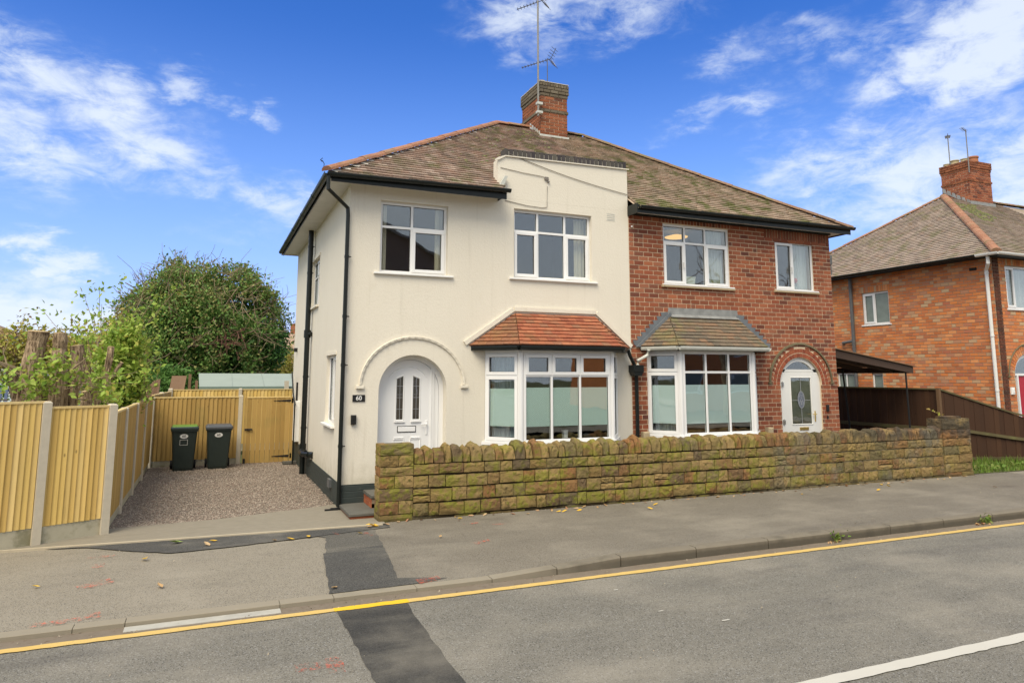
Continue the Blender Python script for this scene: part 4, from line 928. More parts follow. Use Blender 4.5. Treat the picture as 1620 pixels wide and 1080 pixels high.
b = MB(); b.cbox(-.04,0,6.62,6.70,1.45,1.95); b.build('gate_hinge_post', BLACK_IRON, house)
b = MB(); b.box(-.08,0,7.1,7.2,2.72,2.82); b.build('wall_lamp', BLACK_IRON, house)
# roof of the white house
b = MB(); e = .02
pts = {'a':(-.42,EY,EZ-e),'b':(2.72,EY,EZ-e),'c':(2.72,.22,EZ-e+.58*K),'d':(PX,.22,EZ-e+.58*K),'r':(PX,RY,RZ-e),'l':(RL,RY,RZ-e),'e':(-.42,DEP+.36,EZ-e),'f':(PX,DEP+.36,EZ-e)}
b.poly([pts[k] for k in ('a','b','c','d','r','l')]); b.poly([pts[k] for k in ('a','l','e')]); b.poly([pts[k] for k in ('e','l','r','f')])
b.build('roof', TILE, house)
cut = lambda p: (p.x > 2.715 and p.y < .24) or p.x > PX+.02
tile_plane('tile', (-.44,EY,EZ), (PX+.05,EY,EZ), (PX+.05,RY,RZ), (RL,RY,RZ), TILE, house, .13, .17, 300, .034, cutx=cut, jit=.007)
ridge_run(house, (-.46,EY-.03,EZ+.02), (RL,RY,RZ+.03), RIDGE, .10, .34, 'hip_tile'); ridge_run(house, (RL,RY,RZ+.03), (5.16,RY,RZ+.03), RIDGE, .10, .31)
b = MB()
for k in range(26):
    t = k/26; p = Vector((-.46,EY-.03,EZ)).lerp(Vector((RL,RY,RZ)), t); j = random.uniform(.7, 1.3); b.add([(p.x+.06,p.y-.04,p.z+.02),(p.x+.17*j,p.y-.02,p.z+.012),(p.x+.30,p.y+.2,p.z+.13),(p.x+.2,p.y+.2,p.z+.15)], [(0,1,2,3)])
b.build('hip_bedding', MORTAR_PALE, house)
def on_front(x, y): return (x, y, EZ+(y-EY)*K+.022)
NR = (0, -K/math.hypot(1,K), 1/math.hypot(1,K))
sp = []
for k in range(1500):
    x = random.uniform(1.6, 5.3); y = random.uniform(.6, RY-.1); left = -.42+(y-EY)*(RL+.42)/(RY-EY)
    if x < left+.15: continue
    w_ = .5+.5*math.sin(x*5.1+2*math.sin(y*3.7))*math.sin(y*6.3+x*2); prob = max(0, 1-abs(x-left-1.1)/1.6)*.8 + (.35 if x > 3.2 else 0)
    if random.random() < prob*w_*w_*.8: sp.append((on_front(x, y), NR, random.uniform(.018, .05)))
moss_clumps(house, sp)
b = MB(); b.prism([(2.58,5.46),(2.66,5.43),(2.72,5.50),(2.86,5.80),(2.80,5.80),(2.70,5.62)], 'y', -.12, -.03); b.build('flashing', OLDWHITE, house)
b = MB(); b.tube([(-.50,-.30,5.50),(-.50,-.33,5.57),(-.53,-.33,5.62)], .006, 6); b.tube([(-.53,-.33,5.60),(-.56,-.33,5.63),(-.53,-.33,5.66)], .009, 6); b.build('eave_bracket', BLACK_IRON, house)
# entrance steps
b = MB(); b.cbox(-.03, .55, -.95, 0, .055, .095, .006); b.build('step_slab', SLAB, house)
b = MB(); b.box(-.005, .55, -.925, 0, -.02, .0545); st_ = b.build('step_riser', BRICK_STEP, house)
b = MB(); b.cbox(.36, 1.9, -.62, .25, .245, .290, .006); b.build('step_slab', SLAB, house)
items = []
for ci in range(2):
    for k in range(7):
        y = -.60+.215*k-(.1 if ci else 0)
        if y > -.02: continue
        bb = MB(); bb.box(0, .05, max(y,-.6)-y, min(.205, -y), 0, .065); items.append((None, [tuple(v) for v in bb.v], bb.f, Matrix.Translation((.372, y, .10+.074*ci))))
pieces('step_brick', items, BRICK_STEP, house)
b = MB(); b.box(.378, 1.88, -.60, -.02, .0, .244); b.build('step_core', MORTAR_G, house)
b = MB(); b.box(cx-r+.001, cx+r-.001, .0, .3, .26, .30); b.build('threshold', UPVC, house)
# ================================================================== BRICK HOUSE
bh = empty('house', (PX, 0, 0), 'red brick half of the semi-detached pair with white glazed arched door and grey tiled bay', 'house')
G = .092; BL = .225
W3 = (6.34, 8.04, 3.96, 5.235); W4 = (9.285, 10.41, 3.99, 5.10); BB = (5.88, 8.62, .45, 2.66)
RD = (9.855, .595, .25, 1.932)
def brick_wall(parent, x0, x1, z0, z1, Y, rects, arch=None, arch_r=None, m=BRICK, nparts=300, soldiers=(), proud=.007, g=G, bl=BL, name='brick', mortar=MORTAR, depth=.1, T=None, hidden=lambda c: False, stuff_only=False, skip=None):
    items = []; T = T or Matrix.Identity(4)
    n = int(round((z1-z0)/g)); j = .0155
    def emit(a, c, za, zb, std):
        dy = random.uniform(-.0018, .0018); w = c-a-j; h = zb-za-j
        if w < .008: return
        bb = MB(); bb.add([(0,0,0),(w,0,0),(w,0,h),(0,0,h),(0,.03,0),(w,.03,0),(w,.03,h),(0,.03,h)], [(0,1,2,3),(0,4,5,1),(3,2,6,7),(0,3,7,4),(1,5,6,2)])
        M = T @ Matrix.Translation((a+j/2, Y-proud+dy, za+j/2)); key = ('b%.3f_%.3f' % (w, h)) if std else None
        items.append((key, [tuple(v) for v in bb.v], bb.f, M))
    for i in range(n):
        za = z0+i*g; zb = za+g; zm = (za+zb)/2; bl_ = []
        for r in rects:
            if r[2]-.02 < zm < r[3]: bl_.append((r[0], r[1]))
        for s in soldiers:
            if s[2]-.01 < zm < s[3]+.01: bl_.append((s[0], s[1]))
        if arch:
            cx, rr, zb0, zs = arch
            R2_ = arch_r
            if zm < zs-.02: bl_.append((cx-rr, cx+rr))
            elif zm-zs < R2_: h = math.sqrt(R2_*R2_-(zm-zs)**2); bl_.append((cx-h, cx+h))
        x = x0 - (bl/2 if i % 2 else 0)
        while x < x1:
            if i % 7 == 3 and random.random() < .12: seg = [(x, x+bl/2), (x+bl/2, x+bl)]
            else: seg = [(x, x+bl)]
            for (a, c) in seg:
                a2, c2 = max(a, x0), min(c, x1); parts_ = [(a2, c2)]
                for (p, q) in bl_:
                    np_ = []
                    for (s_, t_) in parts_:
                        if q <= s_ or p >= t_: np_.append((s_, t_))
                        else:
                            if p-s_ > .012: np_.append((s_, p+.009))
                            if t_-q > .012: np_.append((q-.009, t_))
                    parts_ = np_
                for (s_, t_) in parts_:
                    if t_-s_ > .026: emit(s_, t_, za, zb, abs(t_-s_-bl) < 1e-4)
            x += bl
    for (a, c, za, zb) in soldiers:
        k = int(round((c-a)/.078)); w = (c-a)/k
        for q in range(k): emit(a+q*w, a+(q+1)*w, za, zb, False)
    if skip: items = [it for it in items if not skip(it[3].translation)]
    if stuff_only:
        b = MB()
        for (key, vs, fs, M) in items:
            k = len(b.v); b.v += [M @ Vector(v) for v in vs]; b.f += [tuple(i+k for i in f) for f in fs]
        return b.build(name, m, parent, kind='stuff')
    pieces(name, items, m, parent, nparts, name+'s', hidden)
# mortar sheet
b = MB(); wall_face(b, PX+.001, RX, 0, 5.40, [W3, W4, BB], [(RD[0], RD[1], .0, RD[3])], 0, .25)
b.poly([(RX,0,0),(RX,DEP,0),(RX,DEP,5.4),(RX,0,5.4)]); b.poly([(PX,DEP,0),(RX,DEP,0),(RX,DEP,5.4),(PX,DEP,5.4)])
wall = b.build('wall', MORTAR, bh)
AR = (RD[0], RD[1], 0, RD[3])
hid = lambda c: c.z < .98 or (5.9 < c.x < 8.6 and c.z < 3.2 and c.z > 2.6 and 6.4 < c.x < 8.2)
brick_wall(wall, PX+.004, RX, 0, 5.40, 0, [W3, W4, BB], AR, .80, BRICK, 300, soldiers=[(6.25,8.15,5.24,5.395),(9.0,10.9,5.12,5.34)], hidden=hid)
# return bricks on the right-hand side
T = Matrix(((0,-1,0,RX),(1,0,0,0),(0,0,1,0),(0,0,0,1)))
brick_wall(wall, 0.02, DEP, 0, 5.40, 0, [], None, None, BRICK, 0, T=T, stuff_only=True, name='side_bricks')
# brick arch over the door: two rings
items = []
for ring, (r0, r1) in enumerate(((.60, .69), (.70, .79))):
    n = 26 + 4*ring
    for k in range(n):
        a0 = math.pi*(k+.06)/n; a1 = math.pi*(k+.94)/n; am = (a0+a1)/2; c_ = (RD[0]+r0*math.cos(am), RD[3]+r0*math.sin(am))
        P4 = [(RD[0]+rr*math.cos(a)-c_[0], RD[3]+rr*math.sin(a)-c_[1]) for rr, a in ((r0+.004,a0),(r1-.004,a0),(r1-.004,a1),(r0+.004,a1))]
        bb = MB(); bb.prism(P4, 'y', -.008+random.uniform(-.002,.002), .02); items.append((None, [tuple(v) for v in bb.v], bb.f, Matrix.Translation((c_[0], 0, c_[1]))))
pieces('arch_brick', items, BRICK_ARCH, wall)
b = MB(); n = 40; Pm = arch_pts(RD[0], 1.985, .885, n, 0, math.pi, rz=.84)
for k in range(n):
    p, q = Pm[k], Pm[k+1]; a = Vector((p[0]-RD[0], p[1]-1.985)).normalized()*.02; c = Vector((q[0]-RD[0], q[1]-1.985)).normalized()*.02
    b.add([(p[0]-a.x,0,p[1]-a.y),(q[0]-c.x,0,q[1]-c.y),(q[0]-c.x,-.035,q[1]-c.y),(p[0]-a.x,-.035,p[1]-a.y),(q[0]+c.x,-.03,q[1]+c.y),(p[0]+a.x,-.03,p[1]+a.y),(q[0]+c.x*1.3,0,q[1]+c.y*1.3),(p[0]+a.x*1.3,0,p[1]+a.y*1.3)], [(0,1,2,3),(3,2,4,5),(5,4,6,7)])
for s in (-1, 1): b.cbox(RD[0]+s*.89-.045, RD[0]+s*.89+.045, -.045, 0, 1.955, 1.99)
b.build('hood_moulding', plain('weathered_dark_stone', (.15,.125,.075), .9, .2, var=.3, scale=14), bh)
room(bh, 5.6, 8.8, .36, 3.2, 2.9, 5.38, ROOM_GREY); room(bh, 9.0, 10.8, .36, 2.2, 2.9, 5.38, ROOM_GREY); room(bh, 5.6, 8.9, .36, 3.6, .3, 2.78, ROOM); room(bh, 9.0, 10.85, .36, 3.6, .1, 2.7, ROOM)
w3 = window(bh, (W3[0], .035, W3[2]), (1,0,0), W3[1]-W3[0], W3[3]-W3[2], [.565,1.09], .90, {(0,0),(2,0)}, sill=(.07,.10,.05), sill_m=PALE_STONE, curtains=[(1.22,1.66,.03,1.24,CURTAIN_WHITE)])
w4 = window(bh, (W4[0], .035, W4[2]), (1,0,0), W4[1]-W4[0], W4[3]-W4[2], [.545], None, {(0,0)}, sill=(.08,.10,.05), sill_m=PALE_STONE, curtains=[(.60,1.08,.03,1.08,CURTAIN_WHITE)])
for (w_, r_) in ((w3, W3), (w4, W4)):
    b = MB(); b.cbox(r_[0]-.05, r_[1]+.05, -.07, -.0, r_[2]-.012, r_[2]+.018, .005); b.build('sill_cover', UPVC, w_)
b = MB(); b.cbox(W3[0]+.50, W3[0]+.513, -.03, .03, 4.32, 4.45); b.cbox(W4[0]+.47, W4[0]+.483, -.03, .03, 4.40, 4.53); b.build('window_handle', UPVC, w3)
bay(bh, 5.88, 8.60, 6.29, 8.06, .55, 1.0, 2.60, 2.20, [.545,1.10], None, {(i,0):(FILM,.22,.96) for i in range(3)}, {(0,0):(FILM,.22,.95)}, {(0,0):(FILM,.22,.95)}, UPVC, BRICK, curt=[(.1,.5,.05,.6,CURTAIN_WHITE)])
BR2 = (5.70, 8.90, 6.44, 8.14, 3.33, 6.14, 8.30, -.70, 2.70)
bay_roof(bh, *BR2, TILE_GREY, TILE_GREY, TILE_GREY, .105, None, OLDWHITE)
bay_gutter(bh, 5.70, 8.90, 6.14, 8.30, -.70, 2.70, OLDWHITE, DARKWALL)
items = []
for sgn, (p, q) in ((-1, ((5.66,2.72),(6.42,3.37))), (1, ((8.94,2.72),(8.16,3.37)))):
    n = 8
    for k in range(n):
        t = k/n; x = p[0]+(q[0]-p[0])*t; z = p[1]+(q[1]-p[1])*t; dx = (q[0]-p[0])/n; dz = (q[1]-p[1])/n
        bb = MB(); P4 = [(0,-.02),(dx,dz-.02),(dx,dz+.03),(sgn*.10,dz+.02),(sgn*.07,.02)]
        if sgn > 0: P4 = P4[::-1]
        bb.prism(P4, 'y', -.015-.001*(k % 2), -.009); items.append((None, [tuple(v) for v in bb.v], bb.f, Matrix.Translation((x, 0, z))))
pieces('lead_step_flashing', items, LEAD, bh)
b = MB(); b.prism([(5.62,2.69),(5.72,2.69),(6.47,3.33),(6.44,3.40)], 'y', -.06, -.02); b.build('lead_soaker', LEAD, bh)
b = MB(); b.prism([(8.98,2.69),(8.88,2.69),(8.11,3.33),(8.14,3.40)], 'y', -.06, -.02); b.build('lead_soaker', LEAD, bh)
b = MB(); b.prism([(6.40,3.34),(8.18,3.34),(8.16,3.50),(6.42,3.49)], 'y', -.02, -.009); b.add([(6.44,-.02,3.36),(8.14,-.02,3.36),(8.15,-.10,3.30),(6.43,-.10,3.30)], [(0,1,2,3)]); b.build('lead_apron', LEAD_PALE, bh)
for x in (5.70, 8.78):
    b = MB(); b.cbox(x, x+.14, -.12, -.001, .93, 1.06, .02); b.build('sill_stone', PALE_STONE, bh)
# hopper and shared downpipe by the party line
b = MB(); b.tube([(5.36,-.16,2.62),(5.40,-.16,2.50),(5.53,-.11,2.33)], .034, 10); b.build('downpipe', BLACK, house)
b = MB(); b.tube([(5.80,-.20,2.63),(5.80,-.16,2.53),(5.60,-.11,2.42),(5.60,-.11,2.34)], .034, 10); b.build('downpipe', OLDWHITE, bh)
b = MB(); b.cbox(5.455, 5.685, -.20, -.005, 2.20, 2.335, .008); b.prism([(5.50,2.13),(5.64,2.13),(5.68,2.20),(5.46,2.20)], 'y', -.18, -.01); b.build('rain_hopper', BLACK, bh)
pipe(bh, [(5.60,-.055,2.2),(5.60,-.055,.05)], .036, BLACK)
# door of the brick house
arch_y = .05
b = MB(); arch_frame(b, RD[0], RD[3], RD[2], RD[1]-.004, RD[1]-.085, arch_y, arch_y+.07); b.box(RD[0]-RD[1]+.08, RD[0]+RD[1]-.08, arch_y, arch_y+.07, 2.21, 2.27); b.build('door_frame', UPVC_OLD, bh)
b = MB(); P = [(RD[0]-.5, 2.27), (RD[0]+.5, 2.27)] + [p for p in arch_pts(RD[0], RD[3], RD[1]-.08, 24) if p[1] > 2.271]; b.prism(P, 'y', arch_y+.03, arch_y+.036); b.build('fanlight', GLASS, bh)
dx0, dx1 = RD[0]-RD[1]+.085, RD[0]+RD[1]-.085
b = MB(); gx0, gx1, gz0, gz1 = 9.60, 10.165, 1.10, 2.085; y0 = arch_y-.005
b.cbox(dx0, gx0, y0, y0+.05, .29, 2.205); b.cbox(gx1, dx1, y0, y0+.05, .29, 2.205); b.cbox(gx0-.002, gx1+.002, y0+.001, y0+.05, gz1, 2.205); b.cbox(gx0-.002, gx1+.002, y0+.001, y0+.05, .29, gz0)
moulding(b, [(gx0,gz0),(gx1,gz0),(gx1,gz1),(gx0,gz1)], y0, .012, .022)
bd = b.build('door', UPVC_OLD, bh)
b = MB(); b.box(gx0, gx1, y0+.012, y0+.018, gz0, gz1); b.build('door_light', GLASS, bd)
b = MB(); b.box(gx0, gx1, y0+.022, y0+.024, gz0, gz1); b.build('patterned_glass', plain('dim_patterned_glass', (.12,.12,.095), .4, .4, var=.6, scale=7), bd)
b = MB(); xm = (gx0+gx1)/2; b.box(xm-.004, xm+.004, y0+.006, y0+.011, gz0, 1.43); b.box(xm-.004, xm+.004, y0+.006, y0+.011, 1.80, gz1); b.box(gx0, xm-.10, y0+.006, y0+.011, 1.60, 1.608); b.box(xm+.10, gx1, y0+.006, y0+.011, 1.60, 1.608)
def ring(b, cx, cz, rx, rz, t, y, n=26):
    for k in range(n):
        a0, a1 = 2*math.pi*k/n, 2*math.pi*(k+1)/n
        b.add([(cx+rx*math.cos(a0),y,cz+rz*math.sin(a0)),(cx+rx*math.cos(a1),y,cz+rz*math.sin(a1)),(cx+(rx-t)*math.cos(a1),y,cz+(rz-t)*math.sin(a1)),(cx+(rx-t)*math.cos(a0),y,cz+(rz-t)*math.sin(a0))], [(0,1,2,3)])
ring(b, xm, 1.615, .10, .185, .012, y0+.005); ring(b, xm, 1.615, .075, .155, .006, y0+.005)
for s in (-1, 1):
    ring(b, xm+s*.02, 1.67, .03, .06, .006, y0+.0045); ring(b, xm+s*.022, 1.55, .035, .045, .006, y0+.0045); b.add([(xm+s*.01,y0+.0045,1.50),(xm+s*.06,y0+.0045,1.70),(xm+s*.052,y0+.0045,1.705),(xm,y0+.0045,1.505)], [(0,1,2,3)])
b.build('lead_came', LEADED, bd)
b = MB(); ring(b, xm, 1.615, .10, .185, .10, y0+.0095, 26); b.build('bevelled_oval', plain('blue_bevel_glass', (.14,.16,.22), .2, .6), bd)
b = MB(); b.cbox(9.79, 10.045, y0-.012, y0-.001, .965, 1.03); b.build('letterbox', BRASS, bd)
b = MB(); b.cbox(10.235, 10.265, y0-.012, y0-.001, 1.14, 1.37); b.tube([(10.25,y0-.012,1.30),(10.25,y0-.05,1.30),(10.14,y0-.05,1.30)], .010, 8); b.build('handle', BRASS, bd)
for z in (1.95, 1.15):
    b = MB(); b.cbox(dx0-.02, dx0+.05, y0-.016, y0-.001, z-.045, z+.045); b.tube([(dx0+.0,y0-.02,z-.06),(dx0+.0,y0-.02,z+.06)], .012, 6); b.build('hinge', CHROME, bd)
b = MB(); b.cbox(10.53, 10.59, -.05, -.008, 1.36, 1.50, .01); b.build('door_lamp', BLACK_IRON, bh)
b = MB(); b.cbox(10.54, 10.575, -.03, -.008, 1.20, 1.26, .005); b.build('doorbell', BLACK_IRON, bh)
b = MB(); b.cbox(5.58, 5.61, -.03, -.007, 5.08, 5.11, .004); b.build('alarm_stud', WHITE, bh)
b = MB(); b.box(9.0, 9.01, -.012, -.008, 2.85, 4.8); b.build('crack_cable', BLACK_IRON, bh) if False else None
# eaves
b = MB(); b.prism([(PX,-.33),(RX+.30,-.33),(RX+.30,DEP),(RX,DEP),(RX,0),(PX,0)][::-1], 'z', 5.37, 5.40); b.build('soffit', SOFFIT, bh)
b = MB(); b.box(PX+.0, RX+.31, -.345, -.33, 5.31, 5.475); b.box(RX+.30, RX+.315, -.33, DEP, 5.34, 5.475); b.box(PX-.012, PX+.003, -.36, .0, 5.30, 5.50); b.build('fascia', BLACK, bh)
b = MB(); b.box(PX+.0, RX+.0, -.06, .0, 5.33, 5.368); b.build('soffit_batten', BLACK, bh)
gutter(bh, (PX+.03, -.345, 5.43), (RX+.36, -.345, 5.455))
pipe(bh, [(RX+.035,.10,5.36),(RX+.035,.10,.1)], .03, BLACK)
# roof
b = MB(); e = .02; XR = RX+.30
b.poly([(PX,.22,EZ-e+.58*K),(PX,EY,EZ-e),(XR,EY,EZ-e),(RR,RY,RZ-e),(PX,RY,RZ-e)]); b.poly([(XR,EY,EZ-e),(XR,DEP+.36,EZ-e),(RR,RY,RZ-e)]); b.poly([(XR,DEP+.36,EZ-e),(PX,DEP+.36,EZ-e),(PX,RY,RZ-e),(RR,RY,RZ-e)])
b.build('roof', TILE_R, bh)
tile_plane('tile', (PX+.06,EY,EZ), (XR,EY,EZ), (RR,RY,RZ), (PX+.06,RY,RZ), TILE_R, bh, .13, .17, 300, .034, jit=.012)
ridge_run(bh, (XR+.03,EY-.03,EZ+.02), (RR,RY,RZ+.03), RIDGE_OLD, .09, .40, 'hip_tile'); ridge_run(bh, (6.1,RY,RZ+.03), (RR,RY,RZ+.03), RIDGE_OLD, .09, .31)
sp = []
for k in range(900):
    x = random.uniform(5.6, 9.6); y = random.uniform(.3, RY-.1); right = XR-(y-EY)*(XR-RR)/(RY-EY)
    if x > right-.1: continue
    w_ = .5+.5*math.sin(x*4.1+2*math.sin(y*2.7))*math.sin(y*5.3+x*2); prob = .25+.5*(x < 6.6)+(.25 if right-x < .8 else 0)
    if random.random() < prob*w_*w_*.7: sp.append((on_front(x, y), NR, random.uniform(.015, .045)))
moss_clumps(bh, sp)
# shared chimney
ch = empty('chimney_stack', (5.64, 4.1, 8.0), 'square red brick chimney with sooty corbelled top on the ridge of the semi-detached pair', 'chimney')
CX0, CX1, CY0, CY1 = 5.26, 6.01, 3.50, 4.66
def stack(parent, x0, x1, y0, y1, z0, z1, m, m_top, ztop, brick_len=.225, g=.085, flare=True):
    b = MB(); b.box(x0+.012, x1-.012, y0+.012, y1-.012, z0, z1); b.build('stack_core', MORTAR_PALE if False else bpy.data.materials['lime_mortar'], parent)
    n = int(round((z1-z0)/g)); lows, tops = [], []
    for i in range(n):
        za = z0+i*g; up = za-ztop; o = 0 if up < -.01 else min(.035, .015+.02*int(up/(g*1.01)))
        if abs(za-(ztop-.36)) < g/2: o = .022
        last = i == n-1
        for face in range(4):
            L = (x1-x0 if face % 2 == 0 else y1-y0)+2*o; k = max(1, round(L/(brick_len if not last else .075))); w = L/k; off = 0
            for q in range(k+(1 if (i % 2 and not last) else 0)):
                a = q*w-(w/2 if (i % 2 and not last) else 0); c = min(L, a+w); a = max(0, a)
                if c-a < .03: continue
                bb = MB(); bb.cbox(0, c-a-.014, 0, .05+o*.2, 0, g-.014, .003); t = random.uniform(-.002, .002)
                if face == 0: M = Matrix.Translation((x0-o+a+.005, y0-o+t, za))
                elif face == 3: M = Matrix.Translation((x0-o+t, y1+o-a-.005, za)) @ Matrix.Rotation(-math.pi/2, 4, 'Z')
                elif face == 1: M = Matrix.Translation((x1+o+t, y0-o+a+.005, za)) @ Matrix.Rotation(math.pi/2, 4, 'Z')
                else: M = Matrix.Translation((x1+o-a-.005, y1+o+t, za)) @ Matrix.Rotation(math.pi, 4, 'Z')
                (tops if up > -.01 or (abs(o-.022) < 1e-6) else lows).append((None, [tuple(v) for v in bb.v], bb.f, M))
    hd = lambda c: c.y > y1-.05 or c.x > x1-.01
    pieces('brick', lows, m, parent, 170, 'bricks', hd); pieces('brick', tops, m_top, parent, 120, 'bricks', hd)
    b = MB(); b.box(x0-.03, x1+.03, y0-.03, y1+.03, z1-.005, z1+.012); b.build('flaunching', MORTAR_PALE, parent)
stack(ch, CX0, CX1, CY0, CY1, 7.95, 9.50, BRICK_CH, BRICK_SOOT, 9.08)
def pot(parent, x, y, z, r, h, m):
    b = MB(); b.tube([(x,y,z-.02),(x,y,z+.02),(x,y,z+h*.8),(x,y,z+h*.82),(x,y,z+h)], r, 14, rs=[r*1.05,r,r*.9,r*1.08,r*1.05]); b.build('chimney_pot', m, parent)
pot(ch, 5.42, 3.80, 9.51, .10, .13, POT); pot(ch, 5.85, 3.78, 9.51, .09, .11, POT); pot(ch, 5.42, 4.3, 9.51, .09, .12, POT_RED)
b = MB()
for k in range(5):
    y = 3.50+.13*k; z = EZ+(y-EY)*K; b.add([(CX0-.006,y,z-.02),(CX0-.006,y+.13,z+.07),(CX0-.006,y+.13,z+.20),(CX0-.006,y+.05,z+.16)], [(0,1,2,3)])
b.add([(CX0-.04,CY0-.008,8.03),(CX1+.04,CY0-.008,8.03),(CX1+.04,CY0-.10,7.99),(CX0-.04,CY0-.10,7.99),(CX0-.04,CY0-.008,8.12),(CX1+.04,CY0-.008,8.12)], [(0,1,2,3),(0,4,5,1)])
b.build('lead_flashing', OLDWHITE, ch)
def aerial(loc_, mast_r, base_z, top_z, booms, label, cat='aerial', m=METAL, mast_m=MAST, clamp=True):
    x, y = loc_; t = empty('tv_aerial', (x, y, base_z), label, cat)
    b = MB(); b.tube([(x,y,base_z),(x,y,top_z)], mast_r, 8); b.build('mast', mast_m, t)
    for (z, az_, L, back, nel, el_len, tilt, refl) in booms:
        d = Vector((math.cos(az_)*math.cos(tilt), math.sin(az_)*math.cos(tilt), math.sin(tilt))); p = Vector((x, y, z)); s = Vector((-math.sin(az_), math.cos(az_), 0))
        b = MB(); b.tube([p-d*back, p+d*L], .010, 6); b.build('boom', m, t)
        for k in range(nel):
            q = p+d*(L-.02-(L+back*.3)*k/nel); l = el_len*(1+.03*k); b = MB()
            if refl == 'x':
                u1 = (s+Vector((0,0,1))).normalized(); u2 = (s-Vector((0,0,1))).normalized()
                for uu in (u1, u2): b.tube([q-uu*l*.35, q+uu*l*.35], .008, 5)
            else: b.tube([q-s*l/2, q+s*l/2], .008, 5)
            b.build('element', m, t)
        if refl:
            q = p-d*back; b = MB()
            for s2 in (-1, 1):
                for kk in range(4):
                    o = Vector((0,0,1))*s2*(.05+.06*kk) - d*.04*kk; b.tube([q+o-s*.16, q+o+s*.16], .006, 5)
                b.tube([q, q+Vector((0,0,1))*s2*.25-d*.16], .008, 5)
            b.build('reflector', m, t)
    return t
a1 = aerial((5.16, 3.44), .024, 8.55, 11.62, [(11.58, R(125), .62, .16, 7, .12, R(-2), 'x')], 'tall grey tv aerial mast strapped to the front corner of the tall central chimney')
b = MB()
for z in (8.62, 8.85): b.box(5.12, 5.27, 3.40, 3.50, z, z+.06)
b.build('bracket', OLDWHITE, a1)
aerial((5.62, 3.85), .012, 9.5, 10.32, [(10.28, R(125), .78, .1, 9, .09, R(-2), 'x')], 'short tv aerial standing behind the tall mast on the central chimney', mast_m=METAL)
# overhead telephone wire
b = MB(); pts = []
for k in range(15):
    t = k/14; p = Vector((3.05,-.03,6.22)).lerp(Vector((16.0,-9.5,5.6)), t); p.z -= 1.2*t*(1-t)*1.0; pts.append(p)
P0, P1 = Vector((2.95,-.015,6.26)), Vector((5.5,-.015,5.74))
b.tube([P0.lerp(P1, k/8)-Vector((0,0,.05*math.sin(math.pi*k/8))) for k in range(9)], .0065, 5); cb = b.build('cable', CABLE); tag(cb, 'thin telephone cable slung across the cream parapet above the middle window', 'cable')
b = MB(); b.tube([(2.84,-.01,5.36),(3.3,-.012,5.30),(3.6,-.012,5.29),(3.71,-.012,5.31),(3.72,-.012,5.72)], .0055, 5); b.tube([(2.75,-.01,5.98),(3.2,-.012,5.93),(3.65,-.012,5.90)], .0055, 5); b.box(3.66,3.74,-.03,0,5.84,5.90); b.box(3.72,3.76,-.035,0,5.80,5.82); cb = b.build('cable', CABLE); tag(cb, 'pale cable clipped to the cream wall between its junction box and the left gutter end', 'cable')
# lit lamp and small things on the window boards
t = tag(MB().tube([(7.56,1.2,5.24),(7.56,1.2,5.255),(7.56,1.2,5.30)], .1, 20, rs=[.25,.26,.10]).build('ceiling_lamp', LAMP), 'lit yellow lampshade behind the upper left pane of the large brick house window', 'lamp')
def sill_box(name, x0, x1, y0, y1, z0, h, m, label, cat, taper=.0):
    b = MB(); b.add([(x0+taper,y0,z0),(x1-taper,y0,z0),(x1-taper,y1,z0),(x0+taper,y1,z0),(x0,y0,z0+h),(x1,y0,z0+h),(x1,y1,z0+h),(x0,y1,z0+h)], [(0,3,2,1),(4,5,6,7),(0,1,5,4),(1,2,6,5),(2,3,7,6),(3,0,4,7)])
    b.box(x0-.005, x1+.005, y0-.005, y1+.005, z0+h*.9, z0+h); tag(b.build(name, m), label, cat)
sill_box('plant_pot', 6.98, 7.22, .12, .22, 4.02, .16, plain('pale_pot', (.50,.52,.40), .7), 'pale square pot on the sill in the middle pane of the large brick house window', 'pot', .02)
sill_box('box', 7.60, 7.86, .12, .22, 4.04, .11, plain('olive_box', (.24,.25,.09), .7), 'olive box on the right end of the large brick house window sill', 'box')
sill_box('mug', 3.83, 3.91, -.40, -.32, 1.0, .17, WHITE, 'white mug standing on the sill inside the cream house bay window', 'mug', .005)
b = MB(); b.tube([(9.44,.14,4.04),(9.44,.14,4.10),(9.42,.14,4.20),(9.44,.14,4.27)], .04, 10, rs=[.05,.035,.045,.02]); tag(b.build('ornament', WHITE), 'small white ornament in the left corner of the small brick house window', 'ornament')
b = MB(); b.tube([(10.0,.16,4.20),(10.0,.16,4.25),(10.0,.16,4.31)], .05, 10, rs=[.03,.055,.03]); tag(b.build('ornament', plain('pink_ornament', (.55,.15,.12), .6)), 'pink round ornament in the right pane of the small brick house window', 'ornament')
for sb in ((6.30, 8.0),):
    b = MB(); b.box(sb[0], sb[1], .02, .10, .96, 1.14); tag(b.build('wooden_unit', WOOD_INT), 'low brown wooden unit seen behind the grey tiled bay window', 'furniture')
